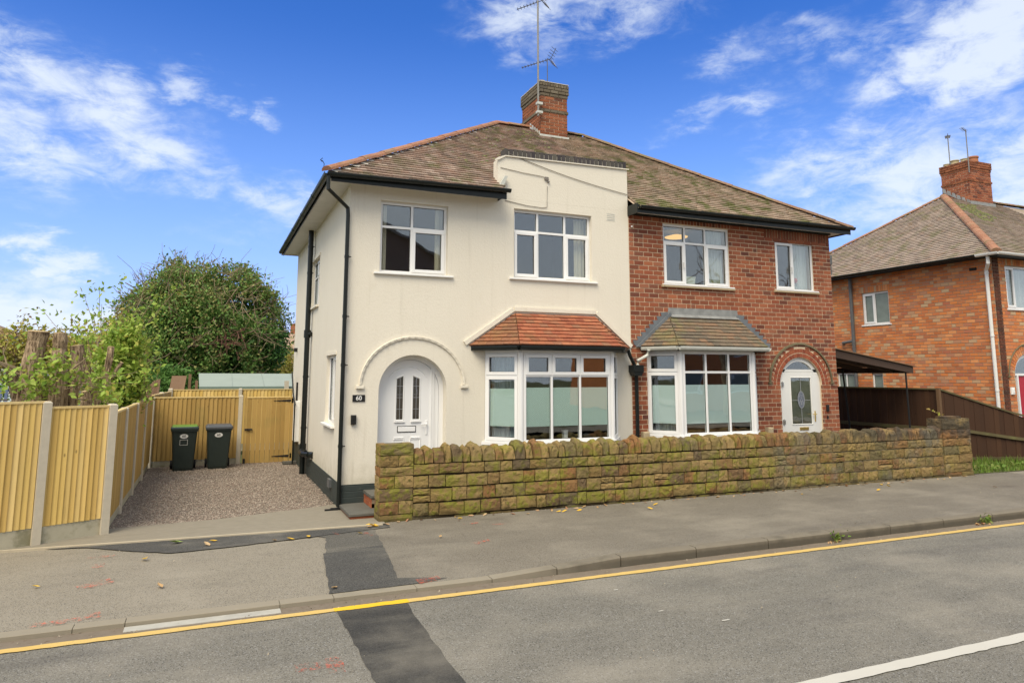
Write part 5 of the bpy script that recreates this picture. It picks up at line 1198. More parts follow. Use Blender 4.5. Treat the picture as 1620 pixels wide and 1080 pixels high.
# ================================================================== GARDEN WALL OF DRESSED SANDSTONE
gw = empty('garden_wall', (6.9, -1.1, 0), 'long mossy sandstone garden wall with upright rounded coping stones along the pavement', 'wall')
WX0, WX1, WY0, WY1 = .34, 13.38, -1.25, -.95
def rock(x0, x1, z0, z1, y0, depth, key=None, nx=6, nz=5, amp=.022, side=0):
    """rock-faced stone, front at y0 (towards -Y); local origin x0,y0,z0"""
    w, h = x1-x0, z1-z0; vs = []; fs = []
    for j in range(nz):
        for i in range(nx):
            u, v = i/(nx-1), j/(nz-1); edge = min(u, 1-u, v, 1-v)
            y = -amp*(.35+1.1*random.random()) if edge > .01 else -amp*random.uniform(.05, .75)
            ex = random.uniform(-.004, .004) if edge <= .01 else random.uniform(-.25, .25)*w/nx; ez = random.uniform(-.004, .004) if edge <= .01 else random.uniform(-.22, .22)*h/nz
            vs.append((u*w+ex, y, v*h+ez))
    for j in range(nz-1):
        for i in range(nx-1):
            a = j*nx+i; q = (a, a+1, a+nx+1, a+nx); fs += [(q[0], q[1], q[2]), (q[0], q[2], q[3])] if random.random() < .5 else [(q[0], q[1], q[3]), (q[1], q[2], q[3])]
    k = len(vs); vs += [(0,depth,0),(w,depth,0),(w,depth,h),(0,depth,h)]; c = (0, nx-1, nx*nz-1, nx*(nz-1))
    bot = list(range(nx)); top = list(range(nx*(nz-1), nx*nz)); lf = [j*nx for j in range(nz)]; rt = [j*nx+nx-1 for j in range(nz)]
    fs += [tuple(bot[::-1]+[k, k+1]), tuple(top+[k+2, k+3]), tuple(lf+[k+3, k]), tuple(rt[::-1]+[k+1, k+2])]
    return vs, fs
def smooth_item(vs, fs, M): return (None, vs, fs, M)
courses = [(-.10,.045),(.055,.245),(.258,.452),(.465,.645),(.657,.812)]
items = []
for ci, (z0, z1) in enumerate(courses):
    x = .86 if ci else .40
    xe = 12.47
    while x < xe-.04:
        w = random.choice([.17,.21,.24,.27,.3,.34,.40]) if ci else random.uniform(.2,.45)
        if xe-(x+w) < .12: w = xe-x
        dz = random.uniform(-.006, .006); yy = WY0+random.uniform(-.010, .012)+(.0 if ci else .015)
        if random.random() < .06 and ci > 1 and w > .2:
            zm = (z0+z1)/2
            for (za, zb) in ((z0, zm-.004), (zm+.004, z1)): vs, fs = rock(0, w-.013, 0, zb-za-.010, 0, .14, amp=.014); items.append((None, vs, fs, Matrix.Translation((x, yy, za+dz))))
        else:
            vs, fs = rock(0, w-.013, 0, z1-z0-.014, 0, .14, amp=.015 if ci else .010); items.append((None, vs, fs, Matrix.Translation((x, yy, z0+dz))))
        x += w
pieces('stone', items, STONE, gw, 300, 'stones')
# pillars
def pillar(x0, x1, y0, y1, hs, side_left, name='pillar_stone'):
    its = []
    z = hs[0]
    for k, z1 in enumerate(hs[1:]):
        w = x1-x0; split = [0, w] if k % 2 == (0 if side_left else 1) and k < len(hs)-2 and w < .6 else [0, w*random.uniform(.4,.62), w]
        if k == len(hs)-2: split = [0, w]
        for a, c in zip(split[:-1], split[1:]):
            vs, fs = rock(0, c-a-.010, 0, z1-z-.012, 0, .2, amp=.016); its.append((None, vs, fs, Matrix.Translation((x0+a+.005, y0+random.uniform(-.008,.008), z))))
        # left or right return
        vs, fs = rock(0, y1-y0-.03, 0, z1-z-.012, 0, .12, amp=.012)
        its.append((None, vs, fs, Matrix.Translation((x0, y1-.01, z)) @ Matrix.Rotation(-math.pi/2, 4, 'Z')))
        vs, fs = rock(0, y1-y0-.03, 0, z1-z-.012, 0, .12, amp=.012)
        its.append((None, vs, fs, Matrix.Translation((x1, y0+.02, z)) @ Matrix.Rotation(math.pi/2, 4, 'Z')))
        b = MB(); b.box(x0+.02, x1-.02, y0+.03, y1-.02, z, z1-.006); z = z1
    pieces(name, its, STONE, gw, 300)
pillar(.35, .855, WY0, WY1+.03, [-.10,.11,.30,.485,.66,.795,.96,1.125], True)
pillar(12.49, 13.37, WY0-.01, WY1+.05, [-.10,.10,.29,.47,.65,.81,1.0,1.225], False)
b = MB(); b.prism([(12.62,-1.22),(13.2,-1.2),(13.16,-.97),(12.66,-.99)], 'z', 1.215, 1.26); b.build('cap_stone', STONE, gw)
b = MB(); b.box(.37, .84, WY0+.02, WY1+.01, -.1, 1.11); b.box(.84, 12.5, WY0+.012, WY1, -.1, .80); b.box(12.5, 13.35, WY0+.02, WY1+.03, -.1, 1.20); b.build('mortar_core', STONE_MORTAR, gw)
# coping: upright cock-and-hen stones
items = []; x = .87; prev = 0
while x < 12.47:
    w = random.choice([.125,.14,.155,.17,.185,.205])*random.uniform(.95,1.05); 
    if 12.5-(x+w) < .08: w = 12.5-x
    h = random.choice([.215,.23,.24,.25,.265,.285]) if x < 7 else random.choice([.21,.22,.235,.25,.265])
    if x < .95: h = .21
    nprof = 9; vs = []; fs = []; secs = [(0,.80,.80),(.16,.95,.95),(.5,1.0,1.0),(.84,.94,.94),(1,.78,.78)]
    jl = [random.uniform(.91, 1.05) for _ in range(nprof)]
    lean = random.uniform(-.07,.07)*(1 if x < 7 else 1.8) + (.0 if x < 8 else .10)
    for (u, sh, sy) in secs:
        for k in range(nprof):
            a = math.pi*k/(nprof-1); yy = -.155*math.copysign(abs(math.cos(a))**.42, math.cos(a)); zz = h*(abs(math.sin(a))**.62)*sh*jl[k]
            if k in (0, nprof-1): zz = 0
            vs.append((u*(w-.019)+lean*zz+random.uniform(-.006,.006), yy*(.97+.03*sy)+random.uniform(-.012,.012), zz+(random.uniform(-.012,.012) if 0 < k < nprof-1 else 0)))
    n = nprof
    for s in range(len(secs)-1):
        for k in range(n-1): fs.append((s*n+k, s*n+k+1, (s+1)*n+k+1, (s+1)*n+k))
    fs += [tuple(range(n)), tuple(range(len(vs)-1, len(vs)-n-1, -1))]
    items.append((None, vs, fs, Matrix.Translation((x, -1.10+random.uniform(-.012,.012), .818+random.uniform(-.004,.004)))))
    x += w
pieces('coping_stone', items, STONE, gw, 300)
# creeper tip over the right-hand pillar
b = MB(); b.tube([(12.9,-1.0,1.25),(12.6,-1.05,1.34),(12.3,-1.1,1.42)], .006, 5); cr = b.build('creeper', TWIG); tag(cr, 'thin creeper stem with yellow leaves lying over the right end pillar of the stone wall', 'plant')
def leaf_cloud(C0, size, jitter=.4, up=.3):
    """folded rhombic leaves at the given centres"""
    C0 = np.asarray(C0, float); N = len(C0); n = rng.normal(0, 1, (N, 3)); n[:,2] = np.abs(n[:,2])*(1-up)+up; n /= np.linalg.norm(n, axis=1)[:,None]
    a = rng.normal(0, 1, (N, 3)); a -= (a*n).sum(1)[:,None]*n; a /= np.linalg.norm(a, axis=1)[:,None]; c = np.cross(n, a)
    s = (size*(1+jitter*(rng.random(N)-.5)*2))[:,None]
    V = np.stack([C0-a*s, C0+c*s*.55+n*s*.18, C0+a*s, C0-c*s*.55+n*s*.18], 1).reshape(-1, 3)
    i = 4*np.arange(N)[:,None]; F = np.concatenate([i+np.array([[0,1,2]]), i+np.array([[0,2,3]])], 0)
    return V, F
def foliage(name, C0, size, m, parent, up=.3, kind=None):
    V, F = leaf_cloud(C0, size, up=up); return link(name, np_mesh(name, V, F), m, parent, None, kind)
foliage('leaf', [(12.32,-1.1,1.42),(12.5,-1.07,1.38),(12.56,-1.05,1.36),(12.66,-1.05,1.33),(12.72,-1.04,1.31),(12.9,-1.0,1.28),(12.8,-1.0,1.27)], .045, LEAF_YEL, cr)

# ================================================================== FENCES ON THE LEFT
def fence_panel(parent, P, Q, z0, z1, m, bw=.10, face=1, rail=True, gb=.17, gz=None, top=True):
    """feather-edge boards from P to Q (plan points); face=+1: boards on the right-hand side walking P->Q"""
    P, Q = Vector((*P, 0)), Vector((*Q, 0)); d = (Q-P).normalized(); nrm = Vector((d.y, -d.x, 0))*face; L = (Q-P).length
    n = max(1, round(L/bw)); w = L/n; items = []
    key = 'bd%.3f_%.3f' % (w, z1-z0)
    vs = [(0,0,0),(w+.012,0,0),(w+.012,.018,0),(0,.006,0)]; h = z1-z0-gb
    for k in range(n):
        M = Matrix(((d.x,nrm.x,0,0),(d.y,nrm.y,0,0),(0,0,1,0),(0,0,0,1))); M.translation = P+d*(k*w)+Vector((0,0,z0+gb))+nrm*random.uniform(-.001,.001)
        V = [(0,0,0),(w+.010,0,0),(w+.010,.032,0),(0,.006,0),(0,0,h),(w+.010,0,h),(w+.010,.032,h),(0,.006,h)]
        items.append((key, V, [(3,7,6,2),(2,6,5,1),(0,4,7,3),(4,5,6,7)], M))
    pieces('board', items, m, parent, 300)
    T = Matrix(((d.x,nrm.x,0,P.x),(d.y,nrm.y,0,P.y),(0,0,1,0),(0,0,0,1)))
    b = MB(T)
    for z in (z0+gb+.2, (z0+z1)/2+.08, z1-.25): b.box(0, L, -.05, -.002, z, z+.06)
    b.build('back_rail', m, parent)
    if top: b = MB(T); b.cbox(-.005, L+.005, -.03, .035, z1, z1+.028, .004); b.build('capping_rail', FENCE_RAIL, parent)
    if gb: b = MB(T); b.box(0, L, -.03, .015, z0-.05 if gz is None else gz, z0+gb-.004); b.build('gravel_board', GRAVEL_BOARD, parent)
def conc_post(parent, x, y, z0, z1, ang=0, w=.10, d=.115):
    T = Matrix.Translation((x, y, 0)) @ Matrix.Rotation(ang, 4, 'Z'); b = MB(T); b.prism([(-w/2,-d/2),(-w/2+.012,-d/2-.0),(w/2-.012,-d/2),(w/2,-d/2+.012),(w/2,d/2),(-w/2,d/2)], 'z', z0, z1-.02)
    b.add([(-w/2,-d/2,z1-.02),(w/2,-d/2,z1-.02),(w/2,d/2,z1-.02),(-w/2,d/2,z1-.02),(-w/2+.02,-d/2+.02,z1),(w/2-.02,-d/2+.02,z1),(w/2-.02,d/2-.02,z1),(-w/2+.02,d/2-.02,z1)], [(4,5,6,7),(0,1,5,4),(1,2,6,5),(2,3,7,6),(3,0,4,7)]); b.build('post', CONC, parent)
lf = empty('board_fence', (-3.25, 1.5, 0), 'golden board fence with concrete posts along the left of the gravel drive', 'fence')
D1 = Vector((-.889, -.457)); S0 = Vector((-3.25, -.60)); a45 = math.atan2(D1.y, D1.x)
pp = [S0 + D1*s for s in (0, .80, 1.62, 2.5)]
tops = [1.745, 1.80, 1.86, 1.9]
for k in range(3):
    P, Q = pp[k+1], pp[k]; z1 = (1.70, 1.775, 1.85)[k]
    fence_panel(lf, (P.x, P.y), (Q.x, Q.y), .02, z1, FENCE, .066, 1, gb=.21)
for k in range(4): conc_post(lf, pp[k].x, pp[k].y, -.1, tops[k], a45, .10, .12)
ys_ = [-.60, .95, 2.75, 4.62, 6.62]
for k in range(4): fence_panel(lf, (-3.25, ys_[k]+.05), (-3.25, ys_[k+1]-.04), .0, 1.595, FENCE_SHADED if k else FENCE_SHADED, .10, 1, gb=.15)
for k in range(1, 4): conc_post(lf, -3.25, ys_[k], -.1, 1.63, 0, .12, .10)
ys2 = [6.85, 8.6, 10.4]
for k in range(2): fence_panel(lf, (-3.25+.08*k, ys2[k]+.05), (-3.25+.10*(k+1), ys2[k+1]-.04), .0, 1.64, FENCE_SHADED, .10, 1, gb=.15)
conc_post(lf, -3.17, 8.62, -.1, 1.69, 0, .12, .10)
bf = empty('board_fence', (-2.2, 6.77, 0), 'golden timber board fence panel closing the drive behind the two wheelie bins', 'fence')
fence_panel(bf, (-3.2, 6.77), (-1.37, 6.77), .0, 1.59, FENCE_SHADED, .098, 1, gb=.15)
conc_post(bf, -3.235, 6.74, -.1, 1.62, 0, .09, .10); conc_post(bf, -1.315, 6.74, -.1, 1.645, 0, .10, .10)
gt = empty('garden_gate', (-.65, 6.77, 0), 'golden timber side gate with black strap hinges next to the cream house', 'gate')
items = []
for k in range(9):
    x = -1.16+.112*k; V = [(0,0,0),(.104,0,0),(.104,-.014,0),(0,-.022,0),(0,0,1.55),(.104,0,1.55),(.104,-.014,1.55),(0,-.022,1.55)]
    items.append(('g', V, [(3,2,6,7),(2,1,5,6),(0,3,7,4),(4,7,6,5)], Matrix.Translation((x, 6.75+random.uniform(-.001,.001), .02))))
pieces('board', items, FENCE_SHADED, gt)
b = MB(); b.cbox(-1.17, -.145, 6.72, 6.77, 1.57, 1.60); b.build('capping_rail', FENCE_RAIL, gt)
b = MB(); b.box(-1.22, -1.165, 6.73, 6.80, 0, 1.59); b.box(-.145, -.075, 6.70, 6.80, 0, 1.60); b.build('gate_post', FENCE_SHADED, gt)
for z in (1.50, .16):
    b = MB(); b.prism([(-.10,z-.03),(-.10,z+.03),(-.55,z+.006),(-.55,z-.006)], 'y', 6.722, 6.73); b.box(-.13,-.09,6.70,6.725,z-.06,z+.06); b.build('strap_hinge', BLACK_IRON, gt)
b = MB(); b.box(-1.20, -1.03, 6.70, 6.73, .80, .84); b.tube([(-1.10,6.70,.82),(-1.10,6.68,.82),(-1.04,6.68,.82)], .012, 6); b.build('latch', BLACK_IRON, gt)
b = MB(); b.box(-1.21,-1.16,6.70,6.73,.02,.13); b.build('drop_bolt', BLACK_IRON, gt)
rf = empty('board_fence', (-1.2, 10.5, 0), 'golden timber fence across the rear garden seen just above the drive fence', 'fence')
fence_panel(rf, (-3.0, 10.5), (-1.25, 10.5), .0, 1.69, FENCE, .10, 1, gb=.15); fence_panel(rf, (-1.15, 10.5), (1.6, 10.5), .0, 1.69, FENCE, .10, 1, gb=.15)
conc_post(rf, -1.2, 10.48, -.1, 1.74); conc_post(rf, -3.05, 10.48, -.1, 1.75, 0, .12, .1)
# leaning remains of an old picket fence beyond
of = empty('picket_fence', (-3.6, 8.5, 0), 'grey weathered leaning picket fence behind the golden fence', 'fence')
for k in range(11):
    x = -3.48+.005*k; y = 7.0+.36*k; h = 1.86+.012*k+random.uniform(-.03,.03); b = MB(); l = .22; b.add([(x-.012,y,0),(x-.012,y+.11,0),(x+.008,y+.11,0),(x+.008,y,0),(x+.06,y+l,h),(x+.06,y+l+.11,h-.04),(x+.08,y+l+.11,h-.04),(x+.08,y+l,h),(x+.07,y+l+.06,h+.05)], [(0,1,5,4),(1,2,6,5),(2,3,7,6),(3,0,4,7),(4,5,8),(5,6,8),(6,7,8),(7,4,8)]); b.build('picket', OLD_WOOD, of)
b = MB(); b.add([(-3.3,11.2,.2),(-2.9,11.25,.2),(-2.7,11.9,2.1),(-3.1,11.8,2.1),(-3.3,11.24,.2),(-2.9,11.29,.2),(-2.7,11.94,2.1),(-3.1,11.84,2.1)], [(0,1,2,3),(7,6,5,4),(0,4,5,1),(1,5,6,2),(2,6,7,3),(3,7,4,0)]); tag(b.build('board', OLD_WOOD), 'wide grey board leaning beyond the golden fence below the ivy tree', 'board')
for (x, h, l, lab) in ((-2.62,2.15,.0,'tall thin wooden stake left of the pale green shed roof'),(-2.42,1.95,.03,'short split wooden stake against the left edge of the pale green shed roof')):
    b = MB(); b.box(x-.04, x+.04, 12.4, 12.46, 0, h); tag(b.build('stake', OLD_WOOD), lab, 'stake')
# ================================================================== WHEELIE BINS
def bin_(x, y, lid_m, label, extra, rotz=0.0, lid2=None):
    t = empty('wheelie_bin', (x, y, .012), label, 'bin', 'wheelie bins in front of the drive fence'); t.rotation_euler = (0, 0, rotz); Tm = Matrix.Translation((x, y, .012)) @ Matrix.Rotation(rotz, 4, 'Z'); WORLD[t] = Tm
    b = MB(Tm)
    def ringz(z, w, d, off=0): return [(-w/2+.03,-d/2+off,z),(w/2-.03,-d/2+off,z),(w/2,-d/2+.03+off,z),(w/2,d/2+off,z),(-w/2,d/2+off,z),(-w/2,-d/2+.03+off,z)]
    rs = [ringz(0,.40,.44,.05), ringz(.06,.42,.46,.04), ringz(.80,.51,.58,0), ringz(.86,.52,.60,0), ringz(.87,.56,.64,0), ringz(.91,.56,.64,0)]
    vs = [v for r_ in rs for v in r_]; fs = [tuple(range(5,-1,-1))]
    for i in range(len(rs)-1):
        for k in range(6): fs.append((i*6+k, i*6+(k+1) % 6, (i+1)*6+(k+1) % 6, (i+1)*6+k))
    b.add(vs, fs); b.build('body', BIN, t)
    b = MB(Tm); L0 = ringz(.905,.575,.66,-.005); L1 = ringz(.945,.575,.66,-.005); L2 = ringz(.985,.50,.56,.0)
    b.add(L0+L1+L2, [tuple(range(5,-1,-1))] + [(i*6+k, i*6+(k+1) % 6, (i+1)*6+(k+1) % 6, (i+1)*6+k) for i in range(2) for k in range(6)] + [tuple(range(12,18))])
    lid = b.build('lid', lid_m if not lid2 else BIN, t)
    if lid2: b = MB(Tm); b.add(ringz(.947,.56,.64,-.004)+ringz(.990,.50,.56,.0), [(k, (k+1) % 6, 6+(k+1) % 6, 6+k) for k in range(6)] + [tuple(range(6,12))]); b.build('lid_top', lid2, t)
    b = MB(Tm); b.tube([(-.22,.33,.93),(-.22,.38,.95),(.22,.38,.95),(.22,.33,.93)], .016, 8); b.build('handle', BIN, t)
    for s in (-1, 1):
        b = MB(Tm); b.tube([(s*.215,.24,.10),(s*.265,.24,.10)], .10, 18); wh = b.build('wheel', RUBBER, t); b = MB(Tm); b.tube([(s*.262,.24,.10),(s*.270,.24,.10)], .05, 12); b.build('hub', BIN_LID, wh)
    def onface(z): return -.22+.05-(.0)+((z-.06)/(.74))*(-.29+.19)*1.0-.0
    zc = .765; yf = -.29+.005*(.8-zc)/.1; n = 20; tilt = math.atan2(.10, .74)
    Fm = Tm @ Matrix.Translation((-.02, -.2865+.0, zc)) @ Matrix.Rotation(-tilt*.0, 4, 'X')
    yv = lambda z: -.29 + (.80-z)*(.10/.74)
    b = MB(Tm); ring_pts = [(-.01+.085*math.cos(2*math.pi*k/n), zc+.05*math.sin(2*math.pi*k/n)) for k in range(n)]; b.add([(p[0], yv(p[1])-.003, p[1]) for p in ring_pts], [tuple(range(n))]); st = b.build('number_sticker', WHITE, t)
    text_obj('60', .075, SIGN_BLACK, st, Tm @ Matrix.Translation((-.01, yv(zc)-.005, zc)) @ Matrix.Rotation(math.atan2(.10,.74), 4, 'X') @ FRONT)
    if extra:
        b = MB(Tm); x0, x1, z0, z1, w = -.09, .07, .57, .69, .007
        for (a, c, d_, e_) in ((x0,x1,z1-w,z1),(x0,x1,z0,z0+w),(x0,x0+w,z0,z1),(x1-w,x1,z0,z1)): b.add([(a,yv(d_)-.003,d_),(c,yv(d_)-.003,d_),(c,yv(e_)-.003,e_),(a,yv(e_)-.003,e_)], [(0,1,2,3)])
        b.build('label_outline', WHITE, t)
    return t
bin_(-2.50, 6.05, BIN, 'dark green wheelie bin with a bright green lid, number 60, nearer the left fence', True, .03, BIN_GREEN)
bin_(-1.78, 6.15, BIN_LID, 'dark green wheelie bin with a grey lid, number 60, nearer the side gate', False, .02)
# ================================================================== NEIGHBOURING HOUSE ON THE RIGHT
NX, NY = 17.3, .43; ND = 7.9; NW = 11.0
nh = empty('house', (NX, NY, 0), 'orange brick neighbouring house with hipped tiled roof beyond the dark fence on the right', 'house')
Tf = Matrix.Identity(4)
NW1 = (17.80, 19.4, 3.95, 5.12); ND1 = (18.42, .60, .2, 2.12)
b = MB(); wall_face(b, NX+.01, NX+NW, 0, 5.35, [NW1], [(ND1[0], ND1[1], 0, ND1[3])], NY, .2)
NS1 = (3.66-NY+NY, 4.64, 3.74, 4.76); NS2 = (5.05, 5.80, 1.15, 2.215); NS3 = (4.05, 4.45, 1.15, 2.20)
side_wall(b, NX, [NS1, NS2, NS3], NY, NY+ND, 0, 5.35, .2)
b.poly([(NX,NY+ND,0),(NX+NW,NY+ND,0),(NX+NW,NY+ND,5.35),(NX,NY+ND,5.35)]); b.poly([(NX+NW,NY,0),(NX+NW,NY+ND,0),(NX+NW,NY+ND,5.35),(NX+NW,NY,5.35)])
nwall = b.build('wall', MORTAR_G, nh)
brick_wall(nwall, NX+.24, NX+NW, 0, 5.35, NY, [NW1], (ND1[0], ND1[1], 0, ND1[3]), .80, BRICK_N, 0, soldiers=[(17.7,19.5,5.13,5.33)], stuff_only=True, name='front_bricks')
T = Matrix(((0,1,0,NX),(-1,0,0,NY+ND),(0,0,1,0),(0,0,0,1)))
rs_ = [(NY+ND-r[1], NY+ND-r[0], r[2], r[3]) for r in (NS1, NS2, NS3)]
brick_wall(nwall, 0, ND, 0, 5.35, 0, rs_, None, None, BRICK_N, 0, T=T, stuff_only=True, name='side_bricks', soldiers=[(NY+ND-4.72, NY+ND-3.6, 4.77, 4.97)])
brick_wall(nwall, NX+.0, NX+.235, 0, 5.35, NY-.012, [], None, None, BRICK_QUOIN, 0, stuff_only=True, name='quoin_bricks')
items = []
for ring_ in (0, 1):
    n = 26
    for k in range(n):
        a0 = math.pi*(k+.07)/n; a1 = math.pi*(k+.93)/n; r0 = .61+.1*ring_; bb = MB()
        bb.prism([(rr*math.cos(a), rr*math.sin(a)) for rr, a in ((r0,a0),(r0+.09,a0),(r0+.09,a1),(r0,a1))], 'y', -.012, .01); items.append((None, [tuple(v) for v in bb.v], bb.f, Matrix.Translation((ND1[0], NY, ND1[3]))))
pieces('arch_brick', items, BRICK_N, nwall, 300)
b = MB(); n = 40; Pm = arch_pts(ND1[0], 2.12, .86, n)
for k in range(n): 
    p, q = Pm[k], Pm[k+1]; b.tube([(p[0],NY-.02,p[1]),(q[0],NY-.02,q[1])], .022, 4, cap=False)
b.cbox(17.50,17.60,NY-.05,NY,2.09,2.13); b.build('hood_moulding', bpy.data.materials['weathered_dark_stone'], nh)
window(nh, (NW1[0], NY+.04, NW1[2]), (1,0,0), NW1[1]-NW1[0], NW1[3]-NW1[2], [.42,1.1], None, {(0,0)}, UPVC, sill=(.05,.08,.05), curtains=[(.06,1.4,.03,1.1,CURTAIN_WHITE)])
for r_, gl in ((NS1, OBSC), (NS2, OBSC), (NS3, OBSC)):
    window(nh, (NX+.04, r_[1], r_[2]), (0,-1,0), r_[1]-r_[0], r_[3]-r_[2], [(r_[1]-r_[0])*.45] if r_[1]-r_[0] > .6 else [], None, {(0,0)} if r_ is NS1 else set(), UPVC, sill=(.05,.07,.04), glass=gl)
b = MB(); arch_frame(b, ND1[0], ND1[3], ND1[2], ND1[1]-.01, ND1[1]-.09, NY+.05, NY+.12); b.box(17.9, 18.9, NY+.05, NY+.12, 2.14, 2.20); b.box(17.98,18.03,NY+.04,NY+.1,.2,2.14); b.build('door_frame', UPVC, nh)
b = MB(); b.box(18.03, 18.95, NY+.08, NY+.12, .2, 2.14); b.build('door', DOOR_RED, nh)
b = MB(); b.prism([(17.93,2.2),(18.91,2.2)]+[p for p in arch_pts(ND1[0],ND1[3],.51,16) if p[1] > 2.21], 'y', NY+.09, NY+.1); b.build('fanlight', GLASS, nh)
b = MB(); b.cbox(17.56,17.70,NY-.05,NY-.008,1.64,1.83,.01); b.cbox(17.59,17.67,NY-.056,NY-.05,1.68,1.79); b.build('alarm_box', WHITE, nh)
room(nh, 17.7, 20.2, NY+.3, 4, 3.0, 5.3, ROOM_GREY)
ne, nk = 5.37, .68; NEX = NX-.38; NEY = NY-.38; NRX = NX+3.98; NRY = NY+3.95; NRZ = ne+nk*(NRY-NEY)
b = MB(); e = .02; XE = NX+NW+.38; YE = NY+ND+.38
b.poly([(NEX,NEY,ne-e),(XE,NEY,ne-e),(XE,NRY,NRZ-e),(NRX,NRY,NRZ-e)]); b.poly([(NEX,YE,ne-e),(NEX,NEY,ne-e),(NRX,NRY,NRZ-e)]); b.poly([(XE,YE,ne-e),(NEX,YE,ne-e),(NRX,NRY,NRZ-e),(XE,NRY,NRZ-e)])
b.build('roof', TILE_N, nh)
tile_plane('tile', (NEX,NEY,ne), (NX+7,NEY,ne), (NX+7,NRY,NRZ), (NRX,NRY,NRZ), TILE_N, nh, .13, .17, 0, .03)
tile_plane('side_tile', (NEX,YE,ne), (NEX,NEY,ne), (NRX,NRY,NRZ), (NRX,NRY,NRZ), TILE_N, nh, .13, .17, 0, .03)
ridge_run(nh, (NEX-.02,NEY-.02,ne+.02), (NRX,NRY,NRZ+.03), RIDGE, .12, .36, 'hip_tile'); ridge_run(nh, (NEX-.02,YE+.02,ne+.02), (NRX,NRY,NRZ+.03), RIDGE, .08, .36, 'hip_tile'); ridge_run(nh, (NX+6.2,NRY,NRZ+.03), (NX+9,NRY,NRZ+.03), RIDGE_OLD, .1, .36)
sp = []
for k in range(700):
    x = random.uniform(NRX-1.2, NRX+1.6); y = random.uniform(NRY-2.0, NRY-.5); left = NEX+(y-NEY)*(NRX-NEX)/(NRY-NEY)
    if x > left+.2 and abs((x-left)-.9-.3*math.sin(y*5)) < .55: sp.append(((x, y, ne+(y-NEY)*nk+.02), NR, random.uniform(.03, .08)))
moss_clumps(nh, sp)
b = MB(); b.prism([(NEX,NEY),(XE,NEY),(XE,NY),(NX,NY),(NX,YE),(NEX,YE)][::-1], 'z', 5.31, 5.345); b.build('soffit', DARKWALL, nh)
b = MB(); b.box(NEX-.012, NEX, NEY, YE, 5.29, 5.39); b.box(NEX, XE, NEY-.012, NEY, 5.27, 5.38); b.build('fascia', BLACK, nh)
gutter(nh, (NEX-.012, YE, 5.39), (NEX-.012, NEY+.5, 5.36), BLACK); gutter(nh, (NEX-.012, NEY+.5, 5.36), (NEX-.012, NEY-.10, 5.36), UPVC_OLD, r=.06); gutter(nh, (NEX-.10, NEY-.012, 5.36), (XE, NEY-.012, 5.36), UPVC_OLD, r=.06)
pipe(nh, [(NEX+.02,NEY+.25,5.34),(NEX+.02,NEY+.25,5.12),(NX-.07,NEY+.50,4.98),(NX-.07,NEY+.50,.1)], .045, UPVC_OLD, clips=(4.9,3.2,1.75), dirv=(0,-.7,0))
pipe(nh, [(NX-.09,4.98,5.3),(NX-.09,4.98,2.2),(NX-.09,4.98,.05)], .055, GREYPIPE, name='soil_pipe', clips=(4.2,3.2))
b = MB(); b.tube([(NX-.09,4.98,3.25),(NX-.15,5.35,3.20),(NX-.02,5.45,3.2)], .05, 10); b.build('waste_branch', GREYPIPE, nh)
b = MB(); b.box(NX-.016,NX-.001,3.9,8.3,3.44,3.455); b.build('wall_cable', BLACK_IRON, nh) if False else None
b = MB(); b.tube([(NEX+.15,5.6,5.42),(NEX+.15,5.6,6.15)], .03, 8); b.tube([(NEX+.15,5.6,5.85),(NEX+.15,5.6,6.15)], .06, 8); b.build('vent_pipe', GREYPIPE, nh)
b = MB(); b.box(NX-.02,NX-.001,.85,1.05,5.02,5.10); b.build('air_vent', DARKWALL, nh)
nch = empty('chimney_stack', (22.7, 4.6, 8), 'red brick chimney with several pots on the neighbouring roof at the right edge', 'chimney')
stack(nch, 22.18, 23.36, 4.02, 5.05, 7.9, 9.66, BRICK, BRICK_CH, 9.30)
for (x, y, r_, h, m_) in ((22.9,4.3,.17,.28,POT_RED),(22.35,4.25,.13,.12,POT),(22.35,4.6,.14,.16,POT),(22.35,4.9,.12,.10,POT),(22.9,4.8,.13,.14,POT)): pot(nch, x, y, 9.67, r_, h, m_)
b = MB()
for k in range(6):
    y = 4.0+.17*k-.0; z = ne+(y-NEY)*nk; b.add([(22.16,y,z-.02),(22.16,y+.17,z+.09),(22.16,y+.17,z+.24),(22.16,y+.06,z+.19)], [(0,1,2,3)])
zf = ne+(4.0-NEY)*nk; b.add([(22.1,4.0,zf),(23.45,4.0,zf),(23.5,3.75,zf-.16),(22.05,3.75,zf-.16),(22.1,4.0,zf+.14),(23.45,4.0,zf+.14)], [(0,1,2,3),(0,4,5,1)]); b.build('lead_flashing', LEAD_PALE, nch)
aerial((22.3, 4.75), .018, 9.66, 10.85, [(10.8, R(35), .75, .75, 7, .16, R(10), None)], 'left tv aerial with a slanting boom on the neighbouring chimney')
aerial((22.13, 3.97), .018, 9.2, 10.75, [(10.7, R(200), .5, .1, 4, .15, 0, None)], 'right plain tv aerial mast on the neighbouring chimney corner')
